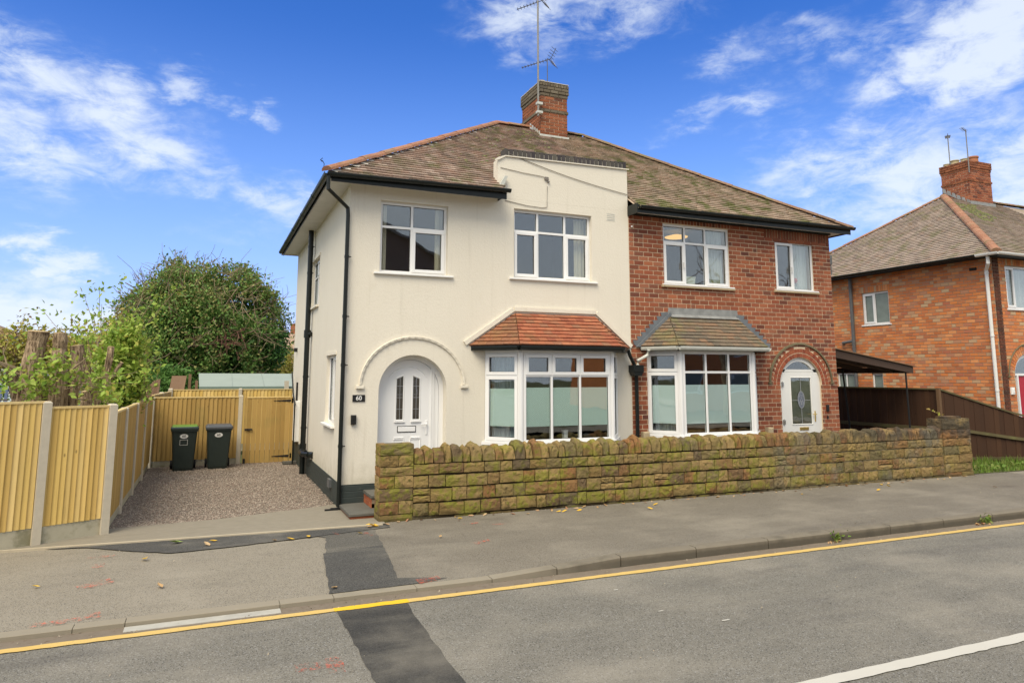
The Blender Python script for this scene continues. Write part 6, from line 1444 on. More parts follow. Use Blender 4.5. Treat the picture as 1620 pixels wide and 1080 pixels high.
# ================================================================== LEAN-TO CARPORT AND DARK FENCE
cp = empty('carport', (12.8, 1.2, 0), 'lean-to carport with sloping brown fascia on thin dark posts beside the brick house', 'carport')
b = MB(); b.prism([(RX+.01,2.72),(14.66,2.195),(14.66,2.355),(RX+.01,2.93)], 'y', .98, 1.03); b.build('fascia', BEAM, cp)
b = MB(); b.prism([(RX+.01,2.935),(14.74,2.36),(14.74,2.378),(RX+.01,2.955)], 'y', .94, 5.2); b.build('roof_sheet', OLD_WOOD, cp)
b = MB(); b.box(14.60, 14.66, 1.04, 5.2, 2.20, 2.35); b.build('side_beam', BEAM, cp)
for k in range(5):
    b = MB(); y = 1.5+.85*k; b.prism([(RX+.01,2.76),(14.6,2.21),(14.6,2.33),(RX+.01,2.90)], 'y', y, y+.05); b.build('rafter', BEAM, cp)
b = MB(); b.tube([(14.40,1.0,2.2),(14.42,1.0,0)], .022, 8); b.build('post', BLACK_IRON, cp)
b = MB(); b.tube([(14.10,2.7,2.3),(14.32,2.7,0)], .024, 8); b.build('post', BLACK_IRON, cp)
b = MB(); b.tube([(14.42,4.9,2.2),(14.42,4.9,0)], .035, 8); b.build('post', BLACK_IRON, cp)
df = empty('dark_fence', (15.0, .6, 0), 'dark brown stained board fence with green tinged rails between the brick house and the neighbour', 'fence')
FX = 15.0
items = []
for k in range(70):
    y = .60+.125*k; V = [(0,0,0),(0,.122,0),(.014,.122,0),(.014,0,0),(0,0,1.76),(0,.122,1.76),(.014,.122,1.76),(.014,0,1.76)]
    items.append(('d', V, [(0,4,5,1),(0,3,7,4),(4,7,6,5)], Matrix.Translation((FX+(.008 if k % 2 else 0), y, .02))))
A0, A1 = Vector((15.0, .58, 0)), Vector((20.0, -1.42, 0)); dd = (A1-A0).normalized(); nn = Vector((dd.y, -dd.x, 0)); LL_ = (A1-A0).length
topz = lambda s: 1.775 - .32*min(s, 2.1) - .12*max(0, s-2.1)
T = Matrix(((dd.x,nn.x,0,0),(dd.y,nn.y,0,0),(0,0,1,0),(0,0,0,1))); s = 0
while s < LL_:
    w = .124; h0, h1 = topz(s), topz(s+w); o = .007 if int(s/w) % 2 else 0
    M = T.copy(); M.translation = A0+dd*s; V = [(0,o,.0),(w-.003,o,0),(w-.003,o,h1),(0,o,h0),(0,o-.014,0),(w-.003,o-.014,0),(w-.003,o-.014,h1),(0,o-.014,h0)]
    items.append((None, V, [(0,1,2,3),(3,2,6,7),(0,3,7,4)], M)); s += w
pieces('board', items, FENCE_DARK, df, 300)
b = MB()
for z in (.75, ): b.box(FX-.05, FX-.002, .6, 9.2, z, z+.09)
b.box(FX-.03, FX+.03, .55, 9.2, 1.781, 1.82); b.build('rail', RAIL_DARK, df)
T2 = T.copy(); T2.translation = A0; b = MB(T2)
for k in range(12):
    s0, s1 = LL_*k/12, LL_*(k+1)/12; a, c = topz(s0), topz(s1)
    b.add([(s0,-.03,a+.003),(s1,-.03,c+.003),(s1,.035,c+.003),(s0,.035,a+.003),(s0,-.03,a+.045),(s1,-.03,c+.045),(s1,.035,c+.045),(s0,.035,a+.045)], [(3,2,6,7),(7,6,5,4),(0,3,7,4),(0,1,2,3)])
    a, c = a*.46, c*.46
    b.add([(s0,.008,a),(s1,.008,c),(s1,.055,c),(s0,.055,a),(s0,.008,a+.075),(s1,.008,c+.075),(s1,.055,c+.075),(s0,.055,a+.075)], [(3,2,6,7),(7,6,5,4),(0,3,7,4),(0,1,2,3)])
b.box(0, LL_, .008, .04, .05, .12); b.build('rail', RAIL_DARK, df)
b = MB(); b.box(14.95, 15.03, .54, .62, 0, 1.83); b.build('post', wood_mat('brown_post', [(.12,.07,.04),(.15,.09,.05)]), df)
# grass verge against the fence
N = 5200; u = rng.random(N); t = rng.random(N)**1.3; gx = 13.45+u*6.5; lo = -1.15-.03*(gx-13.4); hi_ = .58-(gx-15.0)*.4; hi_ = np.minimum(hi_, .5); gy = lo+(hi_-lo)*t; hgt = .05+.13*rng.random(N)*(.4+t); az_ = rng.random(N)*6.28; w = .008+.008*rng.random(N); ln = hgt*.5*rng.random(N)
cx_, sx_ = np.cos(az_), np.sin(az_)
V = np.stack([np.stack([gx-sx_*w, gy+cx_*w, 0*gx], 1), np.stack([gx+sx_*w, gy-cx_*w, 0*gx], 1), np.stack([gx+cx_*ln, gy+sx_*ln, hgt], 1)], 1).reshape(-1, 3)
link('grass', np_mesh('grass', V, 3*np.arange(N)[:,None]+np.array([[0,1,2]])), GRASS, None, None, 'stuff')
V, F = leaf_cloud(np.stack([13.5+6*rng.random(260), -1.0+.5*rng.random(260)-.03, .03+.07*rng.random(260)], 1), .045, up=.7); link('weeds', np_mesh('weeds', V, F), GRASS, None, None, 'stuff')
sheet('verge', [(13.4,-1.2),(20.5,-1.42),(20.5,.2),(13.4,.6)], .010, GROUND)
sheet('front_yard', [(15.6,-.2),(30,-1.4),(30,14),(15.6,14)], .003, PATH)
# ================================================================== BEYOND THE REAR GARDEN
sh = empty('shed', (0, 14.5, 0), 'long low shed with a pale green sheet roof beyond the rear fence', 'shed')
b = MB(); b.add([(-2.35,13.4,1.72),(3.5,13.4,1.70),(3.5,15.4,2.16),(-2.42,15.4,2.18),(-2.35,13.4,1.66),(3.5,13.4,1.64)], [(0,1,2,3),(4,5,1,0)]); b.build('roof', GREEN_ROOF, sh)
b = MB(); b.box(-2.36, 3.5, 13.37, 13.41, 1.66, 1.745); b.build('roof_edge', plain('green_edge', (.19,.25,.21), .5), sh)
for k in range(1, 6):
    b = MB(); x = -2.35+1.0*k; b.add([(x,13.40,1.722),(x+.02,13.40,1.722),(x+.02,15.38,2.176),(x,15.38,2.176)], [(0,1,2,3)]); b.build('roof_seam', plain('seam', (.24,.28,.25), .6) if k == 1 else bpy.data.materials['seam'], sh)
b = MB(); b.box(-2.2, 3.4, 13.6, 15.2, 0, 1.66); b.build('wall', DARKWALL, sh)
b = MB(); b.box(.28, .42, 13.2, 13.3, 0, 1.93); tag(b.build('concrete_post', CONC), 'short concrete post standing in front of the pale green shed roof', 'post')

# ------------------------------------------------------------------ vegetation helpers
def tapered(b, path, r0, r1, n=9, wob=.0):
    k = len(path); rs = [(r0+(r1-r0)*i/(k-1))*(1+random.uniform(-wob, wob)) for i in range(k)]; b.tube(path, r0, n, rs=rs)
def branchy(b, p, d, L, r, depth, spread=.6, segs=4, minr=.004):
    pts = [Vector(p)]; d = Vector(d).normalized()
    for i in range(segs):
        d = (d+Vector((random.gauss(0,.13), random.gauss(0,.13), random.gauss(0,.08)))).normalized(); pts.append(pts[-1]+d*L/segs)
    tapered(b, pts, r, max(minr, r*.45), 5)
    tips = [pts[-1]]
    if depth > 0:
        for i in range(1, segs+1):
            if random.random() < .75:
                dd_ = (d+Vector((random.gauss(0,spread), random.gauss(0,spread), random.gauss(.1,spread*.7)))).normalized()
                tips += branchy(b, pts[i], dd_, L*random.uniform(.45,.7), max(minr, r*.5), depth-1, spread, 3, minr)
    return tips
def clump_leaves(tips, per, rad):
    T_ = np.array([tuple(t) for t in tips]); C0 = np.repeat(T_, per, 0)+rng.normal(0, rad, (len(T_)*per, 3)); return C0
def lobed_cloud(center, radii, nclump, per, crad, shell=.5, hole=0, zmin=None):
    c = np.array(center); P = []
    while len(P) < nclump:
        v = rng.normal(0, 1, 3); v /= np.linalg.norm(v)
        r = 1-shell*rng.random()**2.2; bump = 1+.06*math.sin(v[0]*7+v[2]*5)+.05*math.sin(v[1]*9+v[2]*8)+.03*math.sin(v[0]*17+1)*math.sin(v[2]*15)+rng.normal(0,.018)
        q = c+v*np.array(radii)*r*bump
        if zmin is not None and q[2] < zmin: continue
        P.append(q)
    P = np.array(P); C0 = np.repeat(P, per, 0)+rng.normal(0, 1, (nclump*per, 3))*crad*(.6+.8*np.repeat(rng.random(nclump), per)[:,None]); return C0
# big ivy-clad tree
iv = empty('ivy_tree', (-2.6, 21.5, 0), 'large dome of dark ivy on an old tree behind the pale green shed roof', 'tree')
b = MB(); tapered(b, [(-2.7,21.5,0),(-2.6,21.5,1.6),(-2.8,21.4,3),(-2.5,21.5,4.6)], .35, .18, 10, .1)
for k in range(14):
    a = k*.7; tips = branchy(b, (-2.7,21.5,1.8+.15*k), (math.cos(a), math.sin(a)*.8, .75), 2.6, .09, 1)
b.build('trunk', BARK, iv)
C1 = np.concatenate([lobed_cloud((-2.45,21.5,3.72), (3.1,2.8,3.0), 520, 110, .21, .30, zmin=1.1), lobed_cloud((-2.45,21.5,3.72), (3.2,2.9,3.12), 420, 34, .13, .25, zmin=1.1)]); foliage('crown', C1, .066, LEAF_IVY, iv, up=.15, kind='stuff')
C2 = lobed_cloud((-2.5,21.7,3.3), (2.6,2.3,2.5), 420, 40, .3, .8, zmin=.8); foliage('inner_leaves', C2, .12, LEAF_DEEP, iv, up=.1, kind='stuff')
C3 = lobed_cloud((.1,21.3,3.35), (1.0,1.3,1.0), 120, 40, .17, .7); foliage('side_leaves', C3, .085, LEAF_DEEP, iv, up=.15, kind='stuff')
b = MB()
for k in range(190):
    v = Vector((random.gauss(.15,1), -abs(random.gauss(.3,1)), random.gauss(.5,.9))).normalized(); p = Vector((-2.45+v.x*3.1, 21.5+v.y*2.8, 3.75+v.z*3.0)); d = Vector((v.x*.6+random.gauss(0,.6), v.y*.5, random.gauss(.1,.6)))
    if p.z > 1.5: branchy(b, p, d, random.uniform(.5, 1.1), .018, 1, .7, 3, .006)
b.build('dead_twigs', TWIG_PALE, iv, kind='stuff')
b = MB()
for k in range(34):
    p = Vector((-1.75+random.gauss(0,.35), 18.75+random.gauss(0,.12), 3.65+random.gauss(0,.28))); branchy(b, p, (random.gauss(0,.8), -.2, random.gauss(-.3,.6)), .6, .014, 1, .8, 3, .006)
b.build('red_twigs', TWIG_RED, iv)
b = MB()
for k in range(13):
    x = -5.1+.16*k+random.gauss(0,.15); branchy(b, (x, 21.4, 5.4+.10*k), (random.gauss(-.3,.3), 0, 1), random.uniform(.4,.95), .014, 2, .45, 4, .005)
b.build('bare_shoots', TWIG, iv)
Cb = np.array([(-5.2+2.2*rng.random()+rng.normal(0,.1), 21.4, 5.4+1.2*rng.random()) for _ in range(90)]); foliage('sparse_leaves', Cb, .05, LEAF_RUST, iv, kind='stuff')
C5 = C1[(C1[:,2] > 4.6+.5*rng.random(len(C1))) & (rng.random(len(C1)) < .30)]+np.array([0,-.03,.05]); foliage('top_leaves', C5, .06, LEAF_OLIVE, iv, up=.2, kind='stuff')
# lower bush between shed and ivy tree
bu = empty('bush', (-4.0, 15.0, 0), 'bright mid green bush filling the gap between the picket fence and the pale green shed', 'bush')
b = MB()
for k in range(7): branchy(b, (-3.4+.1*k, 16.5, 0), (random.gauss(0,.3), random.gauss(0,.3), 1), 1.6, .03, 1)
b.build('stems', TWIG, bu)
foliage('leaves', lobed_cloud((-3.3,16.6,1.25), (.95,.8,1.2), 150, 36, .16, .7, zmin=.1), .07, leaf_mat('mid_green_leaf', [(.05,.13,.02),(.09,.20,.035),(.13,.25,.05),(.07,.16,.03)]), bu, kind='stuff')
# shrubs on the far side of the shed, toward the house
hs = empty('bush', (2.2, 26, 0), 'straggly yellow-green shrubs above the shed roof beside the cream house', 'bush')
b = MB()
for k in range(22): branchy(b, (.2+.35*k*.7, 26+random.gauss(0,.5), .2), (random.gauss(0,.35), 0, 1), random.uniform(2.0,3.0), .03, 2, .5)
b.build('stems', TWIG_PALE, hs)
foliage('leaves', lobed_cloud((1.8,26.5,1.8), (3.4,1.2,1.7), 380, 26, .28, .8, zmin=.5), .085, LEAF_YEL, hs, kind='stuff')
# pollarded trees behind the left fence
def pollard(name_label, base, stems, leaves, lm, lsize=.05, n=9):
    t = empty('pollarded_tree', base, name_label, 'tree'); b = MB(); cut = MB()
    for path, r0, r1 in stems:
        P = [Vector(p) for p in path]; Q = []
        for i in range(len(P)-1):
            for k in range(4): Q.append(P[i].lerp(P[i+1], k/4)+Vector((random.gauss(0,.008), random.gauss(0,.008), 0)))
        Q.append(P[-1]); k = len(Q); rs = [(r0+(r1-r0)*i/(k-1))*random.uniform(.93,1.08) for i in range(k)]
        b.tube(Q, r0, 16, rs=rs); d = (Q[-1]-Q[-2]).normalized(); cut.tube([Q[-1]-d*.002, Q[-1]+d*.012], rs[-1]*.93, 14)
    # bark ridges: push vertices in and out
    for i, v in enumerate(b.v): b.v[i] = v+Vector((random.gauss(0,.007), random.gauss(0,.007), 0))
    b.build('trunk', BARK, t); cut.build('cut_face', CUTWOOD, t)
    tw = MB(); tips = []
    for (p, d, L, r_, dep) in leaves: tips += branchy(tw, p, d, L, r_, dep, .6, 4, .004)
    tw.build('branches', TWIG_PALE, t); foliage('leaves', clump_leaves(tips, 6, .08), lsize, lm, t, up=.35, kind='stuff'); return t
Yp = 1.5
pollard('leftmost thick pollarded trunk with a pale sawn top behind the left fence', (-4.6, Yp, 0),
  [([(-4.50,Yp,0),(-4.55,Yp,1.4),(-4.66,Yp,2.2),(-4.60,Yp,2.82)], .14, .145), ([(-4.55,Yp+.1,0),(-4.78,Yp+.1,1.6),(-4.95,Yp+.1,2.25)], .11, .07), ([(-4.42,Yp+.2,0),(-4.50,Yp+.2,1.9),(-4.62,Yp+.2,2.3)], .12, .10)],
  [((-4.8,Yp,2.2),(-.8,-.2,.5),.8,.03,2),((-4.7,Yp,2.1),(-.6,-.3,.3),.7,.02,2),((-4.6,Yp-.1,2.2),(.5,-.5,.1),.5,.012,2),((-4.7,Yp-.1,1.9),(-.2,-.6,.1),.5,.012,2),((-4.5,Yp-.1,2.05),(.3,-.6,.3),.45,.010,2),((-4.95,Yp,2.0),(-.3,-.4,.4),.5,.012,2),((-4.9,Yp-.1,1.75),(-.3,-.5,0),.5,.01,2),((-4.45,Yp-.1,1.9),(.1,-.5,.0),.4,.01,2)], LEAF_LIME)
pollard('tall straight pollarded trunk with a flat sawn top, second from the left behind the fence', (-4.25, Yp, 0),
  [([(-4.18,Yp,0),(-4.24,Yp,1.7),(-4.29,Yp,2.3),(-4.30,Yp,2.80)], .16, .095), ([(-4.12,Yp+.12,1.5),(-4.06,Yp+.12,2.2),(-4.08,Yp+.12,2.60)], .10, .10)],
  [((-4.1,Yp-.1,2.2),(.8,-.3,.7),.35,.018,0),((-4.15,Yp-.1,1.9),(.5,-.5,.2),.6,.012,2),((-4.05,Yp-.1,2.0),(.7,-.3,.1),.6,.012,2),((-4.0,Yp-.1,1.75),(.5,-.4,-.1),.5,.01,2),((-4.2,Yp-.1,1.8),(-.1,-.6,.1),.45,.01,2),((-3.95,Yp,1.8),(.5,-.1,.5),.4,.01,2)], LEAF_LIME)
pollard('short leaning broken stump with thin side stems, nearest the leafy sapling behind the fence', (-3.95, Yp+.9, 0),
  [([(-3.72,Yp+.9,0),(-3.82,Yp+.9,1.7),(-3.95,Yp+.9,2.0),(-4.10,Yp+.9,2.42)], .05, .035), ([(-3.60,Yp+1,0),(-3.64,Yp+1,1.7),(-3.72,Yp+1,2.15),(-3.68,Yp+1,2.62)], .055, .055), ([(-4.0,Yp+.9,0),(-3.96,Yp+.9,1.5),(-4.0,Yp+.9,1.85)], .10, .08), ([(-3.7,Yp+1,2.0),(-3.5,Yp+1,2.35)], .04, .03)],
  [((-3.85,Yp+.8,1.9),(.2,-.4,.4),.4,.01,1),((-4.0,Yp+.8,2.0),(.0,-.4,.5),.5,.01,2)], LEAF_LIME)
# leafy sapling
sl = empty('sapling', (-3.55, 3.6, 0), 'leafy lime green sapling growing tall over the left fence in front of the ivy tree', 'tree')
b = MB(); tips = []
for (x, y, h, lx) in ((-3.70,3.6,2.25,.06),(-3.6,3.9,1.9,.04),(-3.9,3.7,2.1,-.03),(-3.6,3.4,1.6,.04),(-3.8,4.0,1.8,.0),(-3.9,3.4,1.7,-.03)):
    tips += branchy(b, (x, y, .2), (lx, 0, 1), h, .022, 2, .24, 6, .004)
b.build('stems', TWIG_PALE, sl)
cc = clump_leaves([t for t in tips if t.x < -3.15 or t.z > 2.2], 12, .10); cc2 = lobed_cloud((-3.62,3.7,2.15), (.42,.45,.95), 300, 15, .09, .8, zmin=.5); foliage('leaves', np.concatenate([cc, cc2]), .052, LEAF_LIME, sl, up=.45, kind='stuff')
C4 = lobed_cloud((-3.68,3.8,1.6), (.26,.4,.5), 90, 24, .09, .8); foliage('dark_leaves', C4, .05, bpy.data.materials['mid_green_leaf'], sl, up=.5, kind='stuff')
ys3 = empty('bush', (-3.45, 6.0, 0), 'yellowing fine leaved bush beside the sapling, behind the middle posts of the left fence', 'bush')
b = MB(); tips = []
for k in range(9): tips += branchy(b, (-4.5+.04*k, 5.2+.25*k, .2), (random.gauss(-.05,.08), 0, 1), 1.7, .016, 2, .22, 5)
b.build('stems', TWIG, ys3); foliage('leaves', clump_leaves([t for t in tips if t.x < -3.5], 8, .10), .05, LEAF_YEL, ys3, kind='stuff')
# rusty shrub on the sky line behind the pollards
ru = empty('shrub', (-6.2, 11, 0), 'open shrub with rusty and yellow leaves rising behind the pollarded trunks', 'shrub')
b = MB(); tips = []
for k in range(26): tips += branchy(b, (-7.4+.105*k, 11+random.gauss(0,.3), 1.6), (random.gauss(0,.18), 0, 1), random.uniform(.8,1.3) if k < 12 or k > 19 else random.uniform(.7,1.1), .016, 2, .32, 6, .005)
b.build('stems', TWIG, ru); tp = [t for t in tips]
foliage('leaves', clump_leaves(tp, 7, .11), .06, LEAF_YEL, ru, kind='stuff'); foliage('rusty_leaves', clump_leaves([t for t in tp if t.z > 2.6], 8, .10), .045, LEAF_RUST, ru, kind='stuff')
foliage('low_leaves', lobed_cloud((-6.2,10.9,2.85), (1.5,.6,.45), 120, 20, .15, .9), .06, LEAF_YEL, ru, kind='stuff')
# dense hedge closing the view low down behind the trunks
hg = empty('hedge', (-9.5, 10, 0), 'low green hedge glimpsed between the pollarded trunks at the far left', 'hedge')
b = MB()
for k in range(8): branchy(b, (-9.5+.5*k, 9.6, 0), (0, 0, 1), 1.2, .03, 1)
b.build('stems', TWIG, hg); foliage('leaves', lobed_cloud((-8.8,9.6,1.4), (2.4,.5,.9), 190, 30, .18, .9, zmin=.1), .07, bpy.data.materials['mid_green_leaf'], hg, kind='stuff')
# van behind the trees
vn = empty('van', (-5.9, 12, 0), 'white box van with a dark blue roof band parked behind the left fence trees', 'van')
b = MB(); b.cbox(-6.35, -4.75, 12.2, 16.4, .5, 3.0, .04); b.build('body', VAN_WHITE, vn)
b = MB(); b.cbox(-6.37, -4.73, 12.18, 16.42, 3.0, 3.17, .03); b.build('roof_band', VAN_BLUE, vn)
b = MB(); b.box(-5.58, -5.565, 12.19, 12.21, .6, 2.9); b.build('door_gap', DARKWALL, vn)
for s in (-6.25, -4.95):
    b = MB(); b.box(s, s+.1, 12.17, 12.2, .75, 1.05); b.build('tail_light', DOOR_RED, vn)
for (x, y) in ((-6.3,13),(-4.9,13),(-6.3,15.6),(-4.9,15.6)):
    b = MB(); b.tube([(x,y,.36),(x+.2,y,.36)], .36, 18); b.build('wheel', RUBBER, vn)
b = MB(); b.box(-6.0,-5.3,12.15,12.2,.62,.74); b.build('bumper', BIN_LID, vn)
lb = empty('pallet_stack', (-9.0, 8, 0), 'slatted blue grey metal screen low behind the fence at the far left edge', 'screen')
for k in range(13):
    b = MB(); x = -6.95+.10*k; b.box(x, x+.05, 5.0, 5.03, 1.0, 1.86); b.build('slat', BLUE_METAL, lb)
b = MB(); b.box(-7.0,-5.65,5.031,5.06,1.80,1.87); b.box(-7.0,-5.65,5.031,5.06,1.1,1.17); b.build('frame', BLUE_METAL, lb)
# far houses at the left edge and over the shrubs
def far_house(x, y, w, d, h, rh, label, wm, rm, rot_=0, chim=True, wins=((.2,.5),(.6,.9))):
    t = empty('house', (x, y, 0), label, 'house'); T = Matrix.Translation((x, y, 0)) @ Matrix.Rotation(rot_, 4, 'Z')
    b = MB(T); b.box(-w/2, w/2, 0, d, 0, h); b.build('wall', wm, t)
    b = MB(T); b.add([(-w/2-.3,-.3,h),(w/2+.3,-.3,h),(w/2+.3,d+.3,h),(-w/2-.3,d+.3,h),(-w/2+d/2,d/2,h+rh),(w/2-d/2,d/2,h+rh)], [(0,1,5,4),(1,2,5),(2,3,4,5),(3,0,4),(3,2,1,0)]); rf_ = b.build('roof', rm, t)
    if chim: b = MB(T); b.box(w/2-d/2-.5, w/2-d/2+.3, d/2-.3, d/2+.3, h+rh-.3, h+rh+1.1); c_ = b.build('chimney', BRICK_CH, rf_)
    for (a, c) in wins:
        for z in ((h*.18, h*.42), (h*.6, h*.86)):
            b = MB(T); b.box(-w/2+w*a, -w/2+w*c, -.05, .0, z[0], z[1]); f_ = b.build('window', UPVC, t); b = MB(T); b.box(-w/2+w*a+.1, -w/2+w*c-.1, -.07, -.051, z[0]+.1, z[1]-.1); b.build('pane', OBSC, f_)
    return t
far_house(-21.5, 60, 8, 7, 5.3, 1.7, 'distant pale house with a brown roof at the left edge above the trees', plain('pale_wall', (.50,.50,.48), .9), RIDGE_OLD)
far_house(-12.5, 75, 8, 7, 5.0, 2.0, 'distant brick house whose chimney shows between the shrub and the sapling', BRICK_N, RIDGE_OLD)
far_house(6.5, 78, 9, 7, 5.2, 2.2, 'distant house with dark roof on the hillside beside the cream house', plain('pale_wall_b', (.42,.36,.30), .9), TILE)
gh = empty('greenhouse', (-13, 34, 0), 'white framed glass outbuilding at the far left edge behind the trees', 'greenhouse')
b = MB()
for k in range(6): b.box(-13.0+.8*k, -12.93+.8*k, 34, 34.08, 0, 3.95)
for z in (3.9, 2.2, 1.0): b.box(-13.0, -8.93, 34, 34.08, z, z+.09)
b.build('frame', UPVC_OLD, gh); b = MB(); b.box(-12.95,-8.98,34.03,34.04,0,3.9); b.build('pane', plain('pale_glazing', (.55,.62,.66), .3, .5), gh)
# hillside
b = MB(); nx_, ny_ = 30, 8
V = []; F = []
for j in range(ny_):
    for i in range(nx_):
        x = -70+160*i/(nx_-1); y = 70+18*j; V.append((x, y, (.0 if j == 0 else 3.4+1.1*j+.9*math.sin(x*.09+j)+ .5*math.sin(x*.23)) * (1 if x > -12 else max(.25, 1+(x+12)/30))))
for j in range(ny_-1):
    for i in range(nx_-1): a = j*nx_+i; F.append((a, a+1, a+nx_+1, a+nx_))
b.add(V, F); b.build('hillside', GROUND, None, 'structure')
Nn = 900; hx = -10+70*rng.random(Nn); hy = 55+60*rng.random(Nn); hz_ = np.clip((hy-60)*.085, 0, 6)+.5+1.8*rng.random(Nn)
Cc = np.repeat(np.stack([hx, hy, hz_], 1), 30, 0)+rng.normal(0, .7, (Nn*30, 3)); foliage('far_wood', Cc, .26, LEAF_HILL, None, kind='stuff')
# ================================================================== ACROSS THE ROAD (seen in the window glass)
oh = empty('house', (4.5, -24, 0), 'gabled brown brick house across the road, mirrored in the front windows', 'house')
b = MB(); b.prism([(-1.5,0),(10.3,0),(10.3,7.7),(4.4,10.6),(-1.5,7.7)], 'y', -33, -24); b.build('wall', plain('brown_brickwork', (.30,.20,.14), .9, .2, var=.25, scale=9), oh)
b = MB(); b.add([(-2.0,-23.7,7.45),(4.4,-23.7,10.62),(4.4,-33.3,10.62),(-2.0,-33.3,7.45),(10.8,-23.7,7.45),(10.8,-33.3,7.45),(-2.0,-23.7,7.6),(4.4,-23.7,10.78),(4.4,-33.3,10.78),(-2.0,-33.3,7.6),(10.8,-23.7,7.6),(10.8,-33.3,7.6)], [(6,7,8,9),(7,10,11,8),(0,1,7,6),(1,4,10,7),(0,3,2,1),(1,2,5,4)]); b.build('roof', TILE_N, oh)
for (x0, z0) in ((.2,1.0),(6.3,1.0),(.2,4.3),(6.3,4.3)):
    b = MB(); b.box(x0, x0+1.7, -24.0, -23.94, z0, z0+1.35); w_ = b.build('window', UPVC, oh); b = MB(); b.box(x0+.1, x0+1.6, -23.939, -23.93, z0+.1, z0+1.25); b.build('pane', OBSC, w_)
far_house(27, -25, 11, 9, 5.6, 2.4, 'second brick house across the road, mirrored in the right-hand windows', BRICK_N, TILE_N, math.pi, wins=((.15,.4),(.6,.85)))
far_house(-11, -24, 11, 9, 5.6, 3.0, 'third brick house across the road, opposite the gravel drive', BRICK_N, TILE_N, math.pi, wins=((.15,.4),(.6,.85)))
sheet('far_pavement', [(-60,-16),(70,-16),(70,-13.2),(-60,-13.2)], 0.0, PAVE)
ot = empty('tree', (24.5, -21, 0), 'bare autumn tree across the road, mirrored in the upper right windows', 'tree'); b = MB(); tapered(b, [(24.5,-21,0),(24.4,-21,3.5)], .25, .2)
for k in range(7): branchy(b, (24.4,-21,3.0+.1*k), (math.cos(k*.9),math.sin(k*.9),1.1), 4.2, .11, 3, .5, 4, .02)
b.build('trunk', BARK, ot)
# ================================================================== FALLEN LEAVES AND LITTER
def leaf_mesh(i):
    rnd = random.Random(i); L = .05; vs = [(-L,0,.004),(-L*.3,L*.42,.012),(L*.4,L*.36,.016+.01*rnd.random()),(L,0,.008+.012*rnd.random()),(L*.4,-L*.36,.012),(-L*.3,-L*.42,.003+.014*rnd.random()),(0,0,.002)]
    me = bpy.data.meshes.new('fallen_leaf'); me.from_pydata(vs, [], [(0,6,1),(1,6,2),(2,6,3),(3,6,4),(4,6,5),(5,6,0)]); return me
LM = {}
for nm, m_ in (('d', DRY), ('y', DRY_YEL), ('g', LEAF_GREEN1)):
    LM[nm] = [leaf_mesh(i) for i in range(4)]
    for me in LM[nm]: me.materials.append(m_)
def put_leaf(x, y, z, s, kind, label, group):
    o = bpy.data.objects.new('fallen_leaf', random.choice(LM[kind])); col.objects.link(o); o.location = (x, y, z); o.rotation_euler = (random.gauss(0,.15), random.gauss(0,.15), random.uniform(0, 6.28)); o.scale = (s, s, s); tag(o, label, 'leaf', group)
for k in range(64):
    x = .5+12.8*(k+random.random())/64; y = -1.30-abs(random.gauss(0,.10)); 
    put_leaf(x, y, pz(x, y)+.006, random.uniform(.5,1.15), 'd', 'dry brown leaf lying along the foot of the stone wall', 'dry leaves along the foot of the stone wall')
for k in range(9):
    x = 1.5+random.uniform(0, 9); y = -1.36-random.uniform(0,.5); put_leaf(x, y, pz(x, y)+.006, random.uniform(.8,1.2), 'y', 'yellow leaf on the pavement near the stone wall', 'yellow leaves near the stone wall')
for k in range(7): put_leaf(.28+random.uniform(-.15,.18), -1.50+random.uniform(-.16,.08), .02, random.uniform(.8,1.3), 'd' if k % 2 else 'y', 'leaf in the little heap at the left end of the stone wall', 'leaves heaped at the left end of the wall')
put_leaf(-2.32, -1.55, .022, 1.9, 'g', 'large pale green leaf on the black tarmac strip', None)
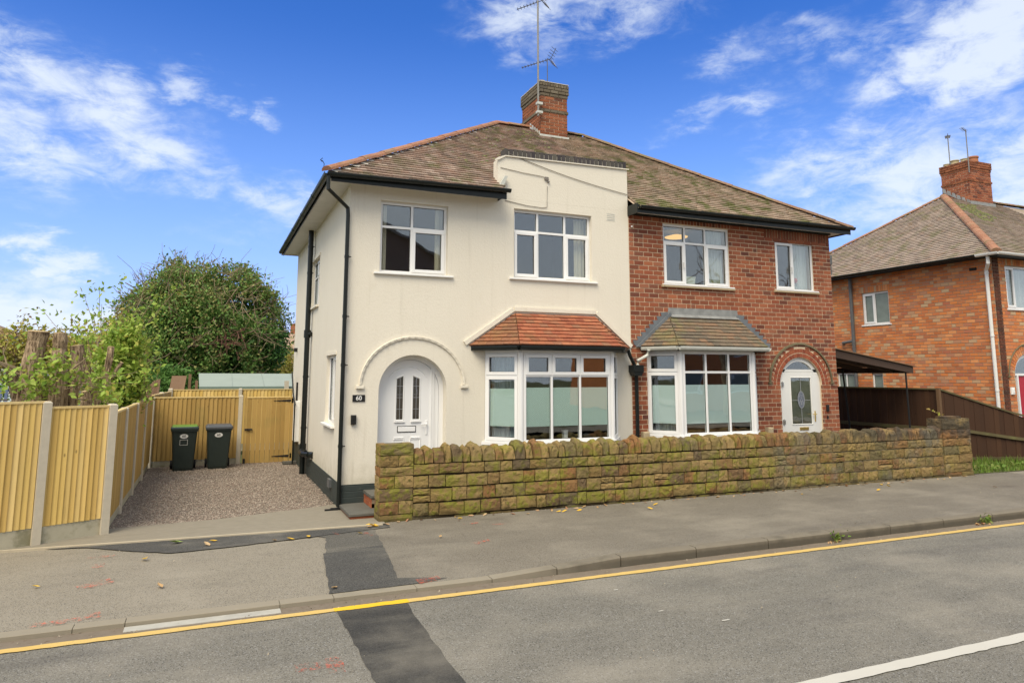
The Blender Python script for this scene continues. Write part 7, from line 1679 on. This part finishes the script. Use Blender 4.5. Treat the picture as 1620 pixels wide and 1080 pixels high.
for (x, y, s, kd, lb_) in ((-2.62,-2.29,1.3,'y','large yellow leaf on the pavement in front of the gravel drive'),(-1.88,-1.62,1.1,'y','yellow leaf on the black tarmac strip, left of the drain pipe'),(-1.95,-1.80,1.5,'d','brown leaf touching the yellow leaf on the tarmac strip'),(-2.39,-3.4,1.2,'d','curled brown leaf with a stalk in the middle of the left pavement'),(-3.55,-3.0,.8,'y','orange leaf at the left edge of the pavement'),(-.72,-4.0,1.0,'d','brown leaf at the lower left corner of the dark patch'),(-.95,-1.88,1.1,'y','yellow leaf at the upper left corner of the dark patch'),(-.72,-1.84,1.1,'y','second yellow leaf at the upper corner of the dark patch, nearer the patch'),(-1.15,-1.88,.9,'d','brown leaf left of the two yellow leaves by the dark patch'),(.9,-2.5,.8,'d','small brown leaf alone on the pavement right of the dark patch'),(4.6,-1.9,1.0,'y','golden leaf alone on the brown pavement, middle of the wall'),(9.6,-2.0,1.1,'y','golden leaf alone on the pavement near the right end of the wall'),(6.0,-4.33,1.0,'d','brown leaf in the channel under the kerb'),(12.0,-2.6,.9,'d','small leaf on the pavement at the far right'),(-.05,-1.9,1.0,'y','yellow leaf on the right edge of the dark patch')):
    put_leaf(x, y, (pz(x, y) if y > KY+.13 else ROAD_Z)+.018, s, kd, lb_, None)
for (x, y, lb_) in ((6.05, KY-.05, 'small weed rooted at the kerb foot, left of the two kerb weeds'), (9.1, KY-.06, 'larger weed with brown leaves rooted at the kerb foot toward the right edge')):
    t = empty('weed', (x, y, ROAD_Z), lb_, 'weed'); foliage('leaves', np.array([(x+random.gauss(0,.07), y+random.gauss(0,.02), ROAD_Z+.02+abs(random.gauss(0,.06))) for _ in range(34)]), .03, GRASS, t, up=.5); foliage('dead_leaves', np.array([(x-.1+random.gauss(0,.08), y-.03+random.gauss(0,.02), ROAD_Z+.02) for _ in range(10)]), .03, DRY, t, up=.8)
# scattered grit
N = 420; gx = -3.5+16*rng.random(N); gy = np.where(rng.random(N) < .45, KY-.02-.2*rng.random(N), np.where(rng.random(N) < .5, -1.28-.1*rng.random(N), -1.3-6*rng.random(N)))
gz = np.array([pz(x, y)+.012 if y > KY+.14 else ROAD_Z+.008 for x, y in zip(gx, gy)])
V, F = leaf_cloud(np.stack([gx, gy, gz], 1), .009, .6, up=.9); link('litter', np_mesh('litter', V, F), plain('pale_grit', (.34,.29,.22), .9, var=.5, scale=30), None, None, 'stuff')
fix_scale_nodes()
